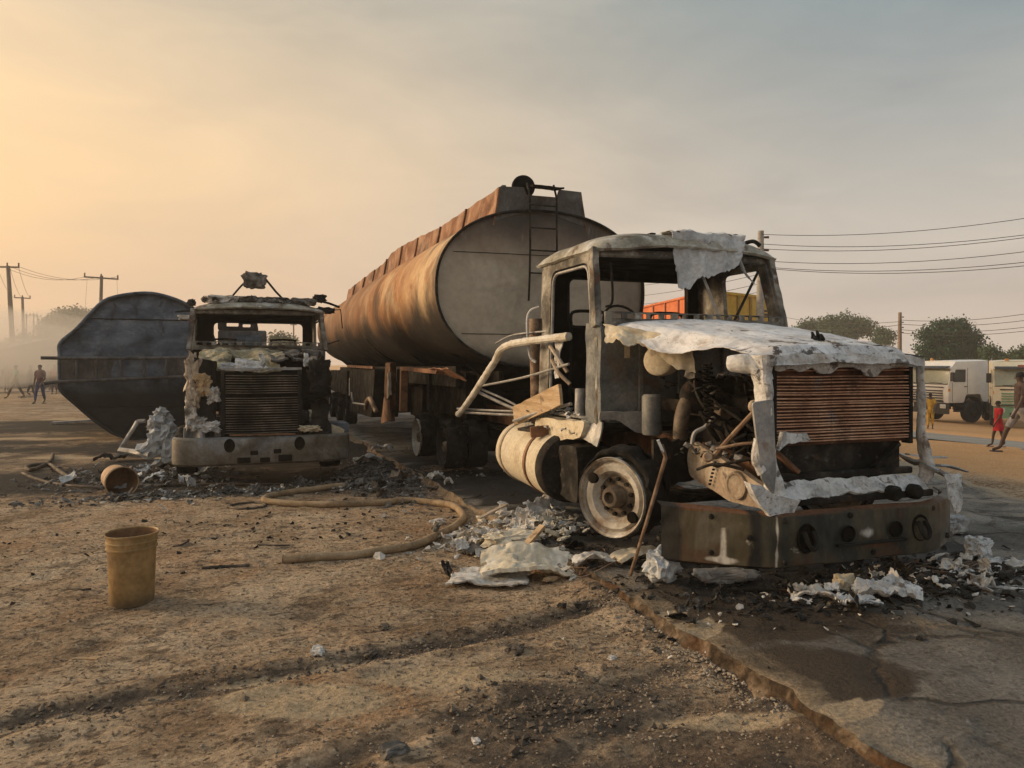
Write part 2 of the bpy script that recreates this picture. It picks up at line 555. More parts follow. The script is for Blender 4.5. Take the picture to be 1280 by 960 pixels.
M['tank'] = mat('fire_rusted_tank_shell', [(.3, (.18, .075, .034)), (.45, (.33, .15, .062)), (.58, (.43, .245, .115)), (.7, (.48, .35, .21))], 1.1, detail=9, spec=.2, rough=(.55, .85), bump=.12, bscale=14, fine=.15, distort=.8,
                overlays=[dict(c=(.58, .42, .25), s=1.3, ax=('Y', 2.9, .2, 2.2), a=.88), dict(c=(.055, .032, .022), s=.75, lo=.48, hi=.62, a=.9, st=(.6, 1, .6)),  # cream towards the front end: sunlit highlight painted into the colour
                          dict(c=(.25, .11, .045), s=2.2, lo=.52, hi=.66, a=.7), dict(c=(.16, .08, .042), s=.9, ax=('Y', 3.0, 7.0, 3.0), a=.7),
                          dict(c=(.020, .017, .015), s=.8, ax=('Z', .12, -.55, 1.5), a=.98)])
M['walk'] = mat('rusted_walkway_side', [(.3, (.13, .06, .035)), (.5, (.24, .115, .06)), (.7, (.34, .19, .11))], 2.5, bump=.25, overlays=[dict(c=(.05, .03, .022), s=2, lo=.52, hi=.68, a=.8), dict(c=(.42, .33, .22), s=4, lo=.6, hi=.74, a=.5)])
M['walkdark'] = mat('sooty_walkway_end', [(.3, (.05, .045, .04)), (.5, (.10, .095, .09)), (.7, (.17, .17, .165))], 2.5, bump=.2, overlays=[dict(c=(.09, .05, .03), s=3, lo=.55, hi=.7, a=.7)])
M['face'] = mat('scorched_tank_end', [(.3, (.30, .255, .195)), (.5, (.41, .36, .285)), (.7, (.50, .45, .37))], 1.2, rough=(.42, .7), bump=.05, bscale=12, fine=.12,
                overlays=[dict(c=(.17, .122, .09), s=1.2, ax=('Z', .2, .72, .4), a=.9), dict(c=(.15, .115, .095), s=1.0, lo=.54, hi=.74, a=.65), dict(c=(.05, .042, .036), s=1.3, ax=('Z', .55, .95, .6), a=.92),
                          dict(c=(.055, .048, .042), s=1.6, ax=('Z', -.72, -1.05, .35), a=.9), dict(c=(.17, .12, .085), s=1.0, ax=('X', .45, 1.3, .9), a=.75), dict(c=(.42, .40, .36), s=9, lo=.60, hi=.75, a=.35, st=(1, 1, .15))])
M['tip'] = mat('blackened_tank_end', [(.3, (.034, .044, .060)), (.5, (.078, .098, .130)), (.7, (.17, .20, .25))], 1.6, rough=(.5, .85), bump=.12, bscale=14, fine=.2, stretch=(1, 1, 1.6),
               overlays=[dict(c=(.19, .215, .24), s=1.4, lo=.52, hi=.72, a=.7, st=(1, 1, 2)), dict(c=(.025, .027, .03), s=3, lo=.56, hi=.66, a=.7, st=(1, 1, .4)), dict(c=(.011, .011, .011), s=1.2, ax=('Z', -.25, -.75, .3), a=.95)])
M['tipband'] = mat('sooty_brown_band', [(.3, (.045, .04, .04)), (.5, (.095, .085, .08)), (.7, (.17, .155, .145))], 4, bump=.2, stretch=(1, 1, .5))
M['steel'] = mat('dull_grey_steel', [(.3, (.16, .16, .16)), (.55, (.30, .30, .30)), (.7, (.40, .39, .37))], 4, bump=.2, rough=(.4, .7), metal=.2, overlays=[dict(c=(.17, .10, .06), s=5, lo=.56, hi=.7, a=.7)])
M['rustpipe'] = mat('rusty_pipe', [(.3, (.08, .052, .036)), (.5, (.18, .115, .075)), (.7, (.34, .26, .19))], 6, bump=.3, overlays=[dict(c=(.05, .04, .03), s=6, lo=.55, hi=.7, a=.7)])
M['white_sheet'] = mat('grey_white_ash_sheet', [(.3, (.30, .31, .33)), (.5, (.46, .48, .50)), (.7, (.58, .60, .62))], 3, bump=.4, bscale=24, rough=(.85, 1), spec=.1, overlays=[dict(c=(.18, .18, .18), s=4, lo=.58, hi=.74, a=.6)])
M['flake'] = mat('pale_ash_flake', [(.3, (.26, .24, .22)), (.5, (.50, .48, .45)), (.7, (.66, .65, .63))], 6, bump=.5, rough=(.85, 1), spec=.1, overlays=[dict(c=(.09, .075, .06), s=8, lo=.56, hi=.68, a=.8), dict(c=(.45, .36, .24), s=4, lo=.54, hi=.7, a=.6)])
M['creamslab'] = mat('cream_ash_slab', [(.3, (.42, .37, .28)), (.5, (.58, .53, .43)), (.7, (.66, .63, .56))], 6, bump=.5, rough=(.85, 1), spec=.1, overlays=[dict(c=(.09, .075, .06), s=7, lo=.60, hi=.70, a=.8)])
M['greyash'] = mat('grey_ash_rubble', [(.3, (.035, .033, .030)), (.5, (.115, .108, .10)), (.7, (.28, .27, .255))], 6, bump=.6, rough=(.85, 1), spec=.1)
M['blackash'] = mat('black_cinder', [(.3, (.010, .010, .010)), (.55, (.030, .028, .026)), (.7, (.10, .095, .09))], 9, bump=.6, rough=(.8, 1), spec=.15)
M['tanbucket'] = mat('muddy_yellow_bucket', [(.3, (.20, .125, .05)), (.5, (.33, .215, .095)), (.7, (.40, .28, .14))], 3, bump=.2, rough=(.45, .75), bscale=22, overlays=[dict(c=(.13, .085, .045), s=4, lo=.54, hi=.68, a=.7), dict(c=(.11, .08, .05), s=3, ax=('Z', .14, .0, .1), a=.8)])
M['orangebucket'] = mat('faded_orange_bucket', [(.3, (.26, .165, .10)), (.5, (.38, .25, .15)), (.7, (.46, .33, .21))], 3, bump=.2, rough=(.5, .8), overlays=[dict(c=(.20, .19, .17), s=3, lo=.54, hi=.68, a=.6)])
M['inbucket'] = mat('bucket_inside', [(.3, (.14, .075, .035)), (.7, (.24, .13, .065))], 4, bump=.2)
M['hose'] = mat('dusty_tan_hose', [(.3, (.17, .115, .065)), (.5, (.29, .205, .12)), (.7, (.35, .26, .165))], 5, bump=.3, bscale=60, rough=(.6, .9), overlays=[dict(c=(.10, .075, .05), s=2.3, lo=.56, hi=.68, a=.8)])
M['darkhose'] = mat('charred_hose', [(.3, (.03, .025, .02)), (.6, (.085, .062, .045)), (.7, (.20, .15, .11))], 5, bump=.5)
M['wood'] = mat('scorched_plank', [(.3, (.27, .18, .10)), (.5, (.42, .30, .18)), (.7, (.50, .39, .26))], 4, bump=.3, stretch=(1, .3, 4), overlays=[dict(c=(.09, .06, .04), s=6, lo=.6, hi=.72, a=.7)])
M['stone'] = mat('grit', [(.3, (.12, .095, .07)), (.5, (.24, .19, .14)), (.7, (.38, .33, .27))], 9, bump=.4, rough=(.85, 1), coord='Generated')
M['clod'] = mat('dark_mud_clod', [(.3, (.05, .04, .032)), (.5, (.10, .08, .062)), (.7, (.17, .135, .10))], 6, bump=.6, rough=(.85, 1))


def plain(name, c, r=.6, metal=0, spec=.4, var=.25, scale=6):
    return mat(name, [(.3, tuple(q * (1 - var) for q in c)), (.7, tuple(q * (1 + var) for q in c))], scale, rough=(r * .85, min(1, r * 1.1)), bump=.1, metal=metal, spec=spec)


M['tipper_orange'] = mat('orange_trailer_paint', [(.3, (.42, .10, .035)), (.5, (.56, .15, .05)), (.7, (.60, .20, .08))], 1.6, bump=.1, overlays=[dict(c=(.30, .12, .06), s=3, lo=.56, hi=.72, a=.6)])
M['tipper_orange_dark'] = plain('dark_orange_rib', (.30, .085, .04))
M['tipper_yellow'] = mat('yellow_trailer_paint', [(.3, (.42, .27, .04)), (.5, (.52, .35, .06)), (.7, (.56, .40, .10))], 1.6, bump=.1, overlays=[dict(c=(.30, .20, .06), s=3, lo=.56, hi=.72, a=.6)])
M['tipper_yellow_dark'] = plain('dark_yellow_rib', (.32, .22, .05))
M['truckwhite'] = mat('dusty_white_truck_paint', [(.3, (.68, .67, .65)), (.7, (.82, .82, .80))], 2, bump=.05, rough=(.35, .6), overlays=[dict(c=(.42, .36, .28), s=2, ax=('Z', 1.5, .5, .6), a=.5)])
M['truckcream'] = mat('cream_truck_paint', [(.3, (.58, .53, .40)), (.7, (.72, .67, .54))], 2, bump=.05, rough=(.35, .6))
M['truckgreen'] = mat('green_truck_paint', [(.3, (.09, .20, .12)), (.7, (.20, .34, .24))], 2, bump=.05, rough=(.35, .6))
M['glass'] = plain('dark_window_glass', (.035, .045, .055), .12, spec=.6, var=.1)
M['glasslit'] = plain('lit_windscreen', (.26, .29, .25), .2, spec=.6, var=.2, scale=1.2)  # paler copy of the glass, light on the windscreen put into its colour
M['dark'] = plain('dark_plastic', (.03, .03, .032), .6)
M['tyre'] = plain('tyre_rubber', (.025, .025, .026), .85)
M['lamp'] = plain('headlamp_lens', (.55, .56, .55), .2, spec=.6, var=.1)
M['amber'] = plain('amber_lens', (.6, .25, .03), .3)
M['redlens'] = plain('red_lens', (.55, .06, .03), .3)
M['polewood'] = mat('weathered_pole', [(.3, (.13, .10, .08)), (.7, (.24, .19, .15))], 5, bump=.3, stretch=(1, 1, .1))
M['poleconc'] = plain('concrete_pole', (.30, .29, .27), .85)
M['wire'] = plain('wire_black', (.03, .03, .03), .6)
M['insul'] = plain('insulator_brown', (.10, .06, .045), .4)
M['shed'] = mat('weathered_tin', [(.3, (.15, .13, .11)), (.5, (.27, .24, .21)), (.7, (.36, .33, .29))], 1.5, bump=.2, overlays=[dict(c=(.22, .12, .07), s=1.2, lo=.52, hi=.68, a=.8)])
M['wallclay'] = plain('shack_wall', (.20, .165, .13), .9)
M['redroof'] = plain('red_tin_roof', (.28, .10, .07), .8)
M['bark'] = mat('bark', [(.3, (.06, .045, .035)), (.7, (.15, .12, .09))], 5, bump=.5)


def leafmat(name, a, b):
    m = bpy.data.materials.new(name)
    m.use_nodes = True
    nt = m.node_tree
    nt.nodes.clear()
    co = N(nt, 'ShaderNodeTexCoord').outputs['Object']
    n1 = N(nt, 'ShaderNodeTexNoise', {'Vector': co, 'Scale': .9, 'Detail': 5.0}).outputs[0]
    gi = N(nt, 'ShaderNodeNewGeometry').outputs['Random Per Island']
    c = mix(nt, rng(nt, mth(nt, 'ADD', mth(nt, 'MULTIPLY', n1, .6), mth(nt, 'MULTIPLY', gi, .4)), .25, .75), a, b)
    bs = N(nt, 'ShaderNodeBsdfPrincipled', {'Base Color': c, 'Roughness': .7, 'Specular IOR Level': .2})
    N(nt, 'ShaderNodeOutputMaterial', {'Surface': bs.outputs[0]})
    return m


M['leafdark'] = leafmat('dark_foliage', (.014, .048, .026), (.040, .105, .054))
M['leafmid'] = leafmat('mid_foliage', (.030, .066, .032), (.072, .125, .06))
M['leafpale'] = leafmat('dusty_foliage', (.09, .10, .05), (.17, .17, .09))

# ground and roads
M['soil'] = mat('trodden_soil', [(.30, (.18, .120, .075)), (.43, (.31, .22, .142)), (.53, (.41, .305, .205)), (.66, (.50, .39, .275))], 1.1, detail=12, rough=(.85, 1), bump=1.0, bscale=30, spec=.15, distort=.6, bdist=.11,
                stretch=(1, 1.2, 1), fine=.45, attr='soil', overlays=[dict(c=(.34, .19, .095), s=.8, lo=.48, hi=.68, a=.55), dict(c=(.075, .053, .038), s=8, d=9, lo=.53, hi=.63, a=.72, st=(1, 1.7, 1)), dict(c=(.46, .36, .25), s=6, d=9, lo=.54, hi=.66, a=.6, st=(1, 1.6, 1)), dict(c=(.48, .39, .28), s=24, d=4, lo=.58, hi=.66, a=.6), dict(c=(.07, .05, .036), s=2.6, d=10, lo=.56, hi=.66, a=.55, st=(1, 1.6, 1)), dict(c=(.045, .033, .025), s=28, d=4, lo=.56, hi=.63, a=.75),
                          dict(c=(.68, .37, .165), s=.7, ax=('X', 9.5, 11.0, .8), a=.85)])
M['asphalt'] = mat('worn_wet_asphalt', [(.30, (.075, .068, .060)), (.5, (.130, .121, .108)), (.7, (.205, .192, .172))], 1.3, detail=12, rough=(.5, .9), bump=1.0, bscale=45, spec=.3, fine=.55, attr='tar', cracks=(1.25, .045), bdist=.07,
                   overlays=[dict(c=(.25, .228, .19), s=1.6, lo=.55, hi=.64, a=.6), dict(c=(.055, .046, .037), s=3.2, d=9, lo=.54, hi=.64, a=.7), dict(c=(.05, .042, .035), s=22, d=4, lo=.57, hi=.64, a=.6), dict(c=(.28, .27, .25), s=16, lo=.64, hi=.74, a=.5)])
M['roadgrey'] = mat('far_carriageway', [(.3, (.20, .19, .17)), (.7, (.30, .28, .25))], 1.0, rough=(.8, 1), bump=.3)
M['edge'] = mat('broken_road_edge', [(.3, (.014, .011, .008)), (.45, (.05, .037, .026)), (.56, (.12, .088, .06)), (.7, (.24, .19, .14))], 6, detail=12, bump=1.0, bscale=30, rough=(.9, 1), spec=.1, fine=.5, overlays=[dict(c=(.25, .19, .13), s=5, ax=('Y', 5.0, 6.4, 1.5), a=.8), dict(c=(.02, .015, .011), s=4, lo=.54, hi=.66, a=.8), dict(c=(.085, .042, .021), s=2.5, lo=.52, hi=.64, a=.55)])
# ------------------------------------------------------------ ground


def seg_dist(p, pts):
    best = 1e9
    for a, b in zip(pts[:-1], pts[1:]):
        d = b - a
        t = max(0, min(1, (p - a).dot(d) / max(d.length_squared, 1e-9)))
        best = min(best, (p - (a + d * t)).length)
    return best


def gxy(pts, z=-.1):
    return [Vector(G(x, y, z)[:2]) for x, y in pts]


RUTS = [(gxy([(-260, 960), (0, 912), (200, 870), (380, 842), (500, 815), (640, 788), (745, 758)]), .13, .72),
        (gxy([(300, 1010), (430, 950), (540, 905), (640, 880), (740, 868), (860, 835)]), .12, .6),
        (gxy([(640, 1000), (760, 920), (900, 880), (980, 870)]), .09, .5),
        (gxy([(120, 700), (300, 668), (420, 645)]), .06, .25)]
MUD = [(Vector(G(760, 930)[:2]), .95, .62), (Vector(G(960, 925)[:2]), .6, .6), (Vector(G(660, 885)[:2]), .22, .95), (Vector(G(610, 960)[:2]), .45, .5)]
SAND = [(G(110, 524), 2.0, .5), (G(50, 548), 2.2, .35), (G(60, 572), 1.5, .22), (G(230, 573), 1.0, .2), (G(560, 850), .6, .2), (G(380, 880), .6, .25), (G(900, 905), .5, .12)]


def axis(parts):
    out = [parts[0][0]]
    for a, b, s in parts:
        n = max(1, round(abs(b - a) / s))
        out += [a + (b - a) * i / n for i in range(1, n + 1)]
    return out


def geo(a, b, s, k=1.35):
    out, x = [], a
    sg = 1 if b > a else -1
    while (b - x) * sg > 0:
        x += s * sg
        s *= k
        out.append(x)
    return out


def paint(me, name, cols):
    at = me.color_attributes.new(name, 'FLOAT_COLOR', 'POINT')
    at.data.foreach_set('color', [c for q in cols for c in q])


def build_ground():
    xs = sorted(geo(-6, -900, .3)) + axis([(-6, 2.8, .045), (2.8, 8.6, .4), (8.6, 14, .12), (14, 36, .8)]) + geo(36, 1100, 2)
    ys = sorted(geo(2.2, -250, .4)) + axis([(2.2, 8.5, .04), (8.5, 16, .1), (16, 40, .5)]) + geo(40, 1400, 1)
    nx = len(xs)
    vs, cols = [], []
    for y in ys:
        for x in xs:
            z = terrain(x, y)
            p = Vector((x, y, 0))
            p2 = Vector((x, y))
            near = 1 - smooth01((hypot(x, y) - 14) / 12)
            z += .05 * noise.noise(p * .35) * (0 if 2.5 < x < 9.5 else 1) * (.4 if x < 2.5 else 1)
            r = g = b = 0.0
            if x < 2.75 and y < 13:
                f = noise.fractal(Vector((x * 2.6, y * 3.4, 0)), 1, 2, 4)
                z += .016 * f + (.010 * noise.noise(p * 13) + .008 * noise.noise(Vector((x * 22, y * 34, 2))) - .024 * max(0, noise.noise(Vector((x * 7, y * 12, 9))) - .22)) * near
                z += .010 * max(0, noise.noise(Vector((x * 6, y * 9, 4)))) * near
                for pts, wd, am in RUTS:
                    d = seg_dist(p2, pts) + .05 * noise.noise(p * 4)
                    if d < wd * 2.2:
                        r = max(r, am * (1 - smooth01((d - wd * .3) / (wd * 1.1))))
                        z += (-.035 * (1 - smooth01(d / wd)) + .022 * (1 - smooth01(abs(d - wd * 1.35) / (wd * .7)))) * am
                for c, rad, am in MUD:
                    d = (p2 - c).length + .25 * noise.noise(p * 3)
                    r = max(r, am * (1 - smooth01((d - rad * .5) / (rad * .7))))
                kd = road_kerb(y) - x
                r = max(r, .85 * (1 - smooth01(abs(kd - .06) / .12)) * smooth01(.55 + 1.3 * noise.noise(Vector((y * 1.9, 2, 2)))))  # shadow along the kerb foot, painted in as darker soil
                z += r * .012 * noise.noise(p * 14)
            if x < 1.2 and y < 5.5:
                d = seg_dist(p2, RUTS[0][0][:5]) + .04 * noise.noise(p * 5)
                g = .95 * (1 - smooth01(d / .09)) * max(0, min(1, .6 + 1.2 * noise.noise(p * 3.1)))
                r *= 1 - .7 * g
            for c, rx, ry in SAND:
                u = (x - c.x) * cos(YAW) - (y - c.y) * sin(YAW)
                w_ = (x - c.x) * sin(YAW) + (y - c.y) * cos(YAW)
                d = sqrt((u / rx) ** 2 + (w_ / ry) ** 2)
                g = max(g, 1.0 * (1 - smooth01((d - .3) / .9)))
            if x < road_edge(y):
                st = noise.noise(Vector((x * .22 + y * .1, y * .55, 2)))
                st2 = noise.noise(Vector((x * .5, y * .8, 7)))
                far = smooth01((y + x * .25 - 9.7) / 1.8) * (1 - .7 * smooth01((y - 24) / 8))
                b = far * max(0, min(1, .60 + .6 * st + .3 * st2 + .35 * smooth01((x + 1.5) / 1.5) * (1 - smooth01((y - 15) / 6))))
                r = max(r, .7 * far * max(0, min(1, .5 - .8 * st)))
            vs.append((x, y, z))
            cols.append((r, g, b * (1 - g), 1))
    fs = [(j * nx + i, j * nx + i + 1, (j + 1) * nx + i + 1, (j + 1) * nx + i) for j in range(len(ys) - 1) for i in range(nx - 1)]
    me = bpy.data.meshes.new('ground')
    me.from_pydata(vs, [], fs)
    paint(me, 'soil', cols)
    me.shade_smooth()
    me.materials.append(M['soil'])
    o = bpy.data.objects.new('ground', me)
    COL.objects.link(o)
    tag(o, kind='structure')


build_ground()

TAR_DARK = [(G(960, 775, 0), .85, .5, .95), (G(1030, 845, 0), .6, .4, .85), (G(960, 830, 0), .5, .3, .8), (G(850, 745, 0), .5, .3, .9), (G(880, 830, 0), .5, .25, .7), (G(1100, 800, 0), .35, .2, .5)]
TAR_SAND = [(G(858, 786, 0), .34, .18), (G(825, 768, 0), .22, .10), (G(1062, 888, 0), .19, .10), (G(1030, 758, 0), .1, .05), (G(1160, 590, 0), 1.2, .3)]
TAR_BLACK = [(Vector((4.2, 4.8, 0)), 1.4, .55), (Vector((4.1, 6.3, 0)), 1.4, 1.6), (Vector((4.0, 11, 0)), 1.9, 4.5), (Vector((5.4, 5.0, 0)), .7, .45), (Vector((3.2, 9.5, 0)), .6, 2.0)]


def road_z(x, y):
    return .012 * noise.noise(Vector((x * .7, y * .7, 3))) + .004 * noise.noise(Vector((x * 5, y * 5, 3))) - .02 * smooth01((2.95 - x) / .35)


def build_road():
    ys = sorted(geo(2.2, -200, .3)) + axis([(2.2, 9, .045), (9, 20, .2)]) + geo(20, 900, .5)
    us = axis([(0, .12, .012), (.12, .7, .008), (.7, 1, .03)])
    vs, cols, fs = [], [], []
    row = len(us) + 5
    for y in ys:
        k, e = road_kerb(y), road_edge(y) - .05 + .12 * noise.noise(Vector((y * 2.3, 4, 4)))
        f = noise.noise(Vector((y * 7, 1, 1)))
        g2 = noise.noise(Vector((y * 19, 2, 1)))
        wd = 1 + .9 * noise.noise(Vector((y * 1.3, 6, 1)))
        h3 = noise.noise(Vector((y * 33, 5, 1)))
        for q, zz in ((-.08 * wd - .04 * f, -.24), (-.05 * wd - .03 * f + .04 * g2 + .02 * h3, -.105 + .03 * g2 + .012 * h3), (-.03 * wd - .02 * f + .03 * h3, -.075 + .035 * f + .03 * h3), (-.014 + .02 * g2 - .02 * h3, -.048 + .018 * h3), (-.004 + .016 * h3, -.016 + .012 * g2)):
            vs.append((k + q, y, zz))
            cols.append((.25, .55 + .5 * f, 0, 1))
        for u in us:
            x = lerp(k, e, u)
            p = Vector((x, y, 0))
            z = road_z(x, y) - .02 * smooth01((u - .93) / .07)
            r = g = b = 0.0
            if y < 16:
                for c, rx, ry, am in TAR_DARK:
                    d = sqrt(((x - c.x) / rx) ** 2 + ((y - c.y) / ry) ** 2) + .3 * noise.noise(p * 2.5)
                    r = max(r, am * (1 - smooth01((d - .5) / .7)))
                for c, rx, ry in TAR_SAND:
                    d = sqrt(((x - c.x) / rx) ** 2 + ((y - c.y) / ry) ** 2) + .35 * noise.noise(p * 6)
                    g = max(g, 1.1 * (1 - smooth01((d - .75) / .2)))
                for c, rx, ry in TAR_BLACK:
                    d = sqrt(((x - c.x) / rx) ** 2 + ((y - c.y) / ry) ** 2) + .35 * noise.noise(p * 3)
                    b = max(b, .9 * (1 - smooth01((d - .6) / .55)))
            g = max(g, .75 * smooth01((u - .88) / .12))
            # worn top coat: shallow flaked layers
            fl = noise.noise(Vector((x * 1.6, y * 1.6, 12)))
            z += .016 * smooth01((fl - .05) / .02) + .010 * smooth01((noise.noise(Vector((x * 1.1, y * 1.1, 31))) - .12) / .02) + .003 * noise.noise(Vector((x * 14, y * 14, 8)))
            g = max(g, .40 * smooth01((fl - .06) / .03) * (1 - b) * (1 - .8 * r))
            g = max(g, .46 * (1 - smooth01((x - k - .12 - .1 * fl) / .12)) * (1 - b))
            vs.append((x, y, z))
            cols.append((r, g, b, 1))
    for j in range(len(ys) - 1):
        for i in range(row - 1):
            a = j * row + i
            fs.append((a, a + 1, a + row + 1, a + row))
    me = bpy.data.meshes.new('road')
    me.from_pydata(vs, [], fs)
    paint(me, 'tar', cols)
    me.shade_smooth()
    me.materials.append(M['asphalt'])
    me.materials.append(M['edge'])
    mi = [1 if (i % (row - 1)) < 5 else 0 for i in range(len(fs))]
    me.polygons.foreach_set('material_index', mi)
    o = bpy.data.objects.new('road', me)
    COL.objects.link(o)
    tag(o, kind='structure')


build_road()

# the second carriageway beyond the orange verge
mb = MB()
yl = sorted(geo(4, -150, 2)) + axis([(4, 60, 1.5)]) + geo(60, 700, 4)


def far_road(u, v):
    y = yl[round(v * (len(yl) - 1))]
    x = 16.2 + 3.6 * u + .15 * noise.noise(Vector((y * .4, u * 2, 0)))
    return Vector((x, y, terrain(x, y) + .03))


mb.sheet(far_road, 6, len(yl) - 1)
tag(mb.build('far_road', M['roadgrey']), kind='structure')

# ------------------------------------------------------------ loose stones and cinders


def pebble_mesh(mb, c, r, rn):
    q = [Vector((rn.uniform(.6, 1.1) * r * sx, rn.uniform(.6, 1.1) * r * sy, rn.uniform(.35, .8) * r * sz)) for sx, sy, sz in
         ((1, 0, 0), (-1, 0, 0), (0, 1, 0), (0, -1, 0), (0, 0, 1), (0, 0, -1))]
    R = rot3(rn.uniform(-20, 20), rn.uniform(-20, 20), rn.uniform(0, 360))
    mb.add([c + R @ p for p in q], [(0, 2, 4), (2, 1, 4), (1, 3, 4), (3, 0, 4), (2, 0, 5), (1, 2, 5), (3, 1, 5), (0, 3, 5)])


def flake_mesh(mb, c, r, rn, h=.35):
    """bent ash flake: a thick crooked patch"""
    n = rn.choice((5, 6, 7))
    R = rot3(rn.uniform(-35, 35), rn.uniform(-35, 35), rn.uniform(0, 360))
    el_ = rn.uniform(.35, 1)
    top = [Vector((r * rn.uniform(.5, 1.1) * cos(2 * pi * i / n), el_ * r * rn.uniform(.5, 1.1) * sin(2 * pi * i / n), r * h * rn.uniform(-.6, 1))) for i in range(n)]
    t = r * .14
    vs = [c + R @ p for p in top] + [c + R @ (p - Vector((0, 0, t))) for p in top] + [c + R @ Vector((0, 0, r * h * .7)), c + R @ Vector((0, 0, r * h * .7 - t))]
    fs = []
    for i in range(n):
        j = (i + 1) % n
        fs += [(i, j, 2 * n), (j + n, i + n, 2 * n + 1), (i + n, j + n, j, i)]
    mb.add(vs, fs)


from mathutils.bvhtree import BVHTree
BVH = []
for nm in ('ground', 'road'):
    me = bpy.data.objects[nm].data
    BVH.append(BVHTree.FromPolygons([v.co for v in me.vertices], [tuple(q.vertices) for q in me.polygons]))


def gz(x, y):
    h = [b.ray_cast(Vector((x, y, 5)), Vector((0, 0, -1)))[0] for b in BVH]
    h = [q.z for q in h if q]
    return max(h) if h else terrain(x, y)


def scatter(n, fn, rmin, rmax, seed, shape=pebble_mesh, lift=.3):
    rn = random.Random(seed)
    mb = MB()
    for _ in range(n):
        x, y = fn(rn)
        r = rmin + (rmax - rmin) * rn.random() ** 3
        shape(mb, Vector((x, y, gz(x, y) + r * lift)), r, rn)
    return mb


def near_poly(pts, spread):
    def f(rn):
        i = rn.randrange(len(pts) - 1)
        p = pts[i].lerp(pts[i + 1], rn.random())
        return p.x + rn.gauss(0, spread), p.y + rn.gauss(0, spread)
    return f


def blob(c, rx, ry):
    def f(rn):
        return c[0] + rn.gauss(0, rx), c[1] + rn.gauss(0, ry)
    return f


def dirt_only(fn, lo=-30, ymax=13):
    def f(rn):
        for _ in range(40):
            x, y = fn(rn)
            if lo < x < road_kerb(y) - .04 and y < ymax:
                return x, y
        return 1.5, 3.5
    return f


mb = scatter(3200, dirt_only(blob(G(800, 860)[:2], .75, .55)), .003, .013, 1)
m2 = scatter(900, dirt_only(near_poly(gxy([(740, 740), (850, 810), (1000, 900)]), .12)), .004, .022, 2)
m3 = scatter(900, dirt_only(near_poly(RUTS[0][0], .15)), .003, .012, 3)
m4 = scatter(6500, dirt_only(blob((.1, 5.2), 1.9, 2.0)), .003, .014, 4)
for q in (m2, m3, m4):
    mb.add(q.v, q.f)
tag(mb.build('gravel', M['stone']), kind='stuff')
mb = scatter(420, dirt_only(near_poly(RUTS[0][0] , .10)), .008, .026, 5)
m2 = scatter(260, dirt_only(blob(G(690, 890)[:2], .3, .2)), .008, .035, 6)
mb.add(m2.v, m2.f)
tag(mb.build('dirt_clods', M['clod'], crumple=(.006, 30, .1)), kind='stuff')
# ------------------------------------------------------------ burnt truck: shared pieces (x across, y to the rear, front bumper at y = 0)


def lean(x, z):
    """cab sides lean inwards above the belt line"""
    return x - math.copysign(.08 * max(0, z - 2.0), x)


def make_roof(root, dz=0, m='roof', dent=.012, rise=.255, zb=2.66):
    mb = MB()

    def fn(u, v):
        a, b = 2 * u - 1, 2 * v - 1
        k = max(0, (1 - abs(a) ** 5.0) * (1 - abs(b) ** 4.5)) ** .5
        x = .03 + 1.05 * a * (1 - .03 * (b < 0) * abs(b))
        y = 2.92 + .70 * b - .10 * (1 - a * a) * (b < -.5) * (-b - .5) * 2
        z = zb + rise * k + .055 * (1 - a * a)
        p = Vector((x, y, z + dz))
        return p + Vector((0, 0, dent * fbm(p, 3, 2)))
    mb.sheet(fn, 40, 30)
    o = mb.build('roof', M[m], root, smooth=True, solid=.03)
    return o


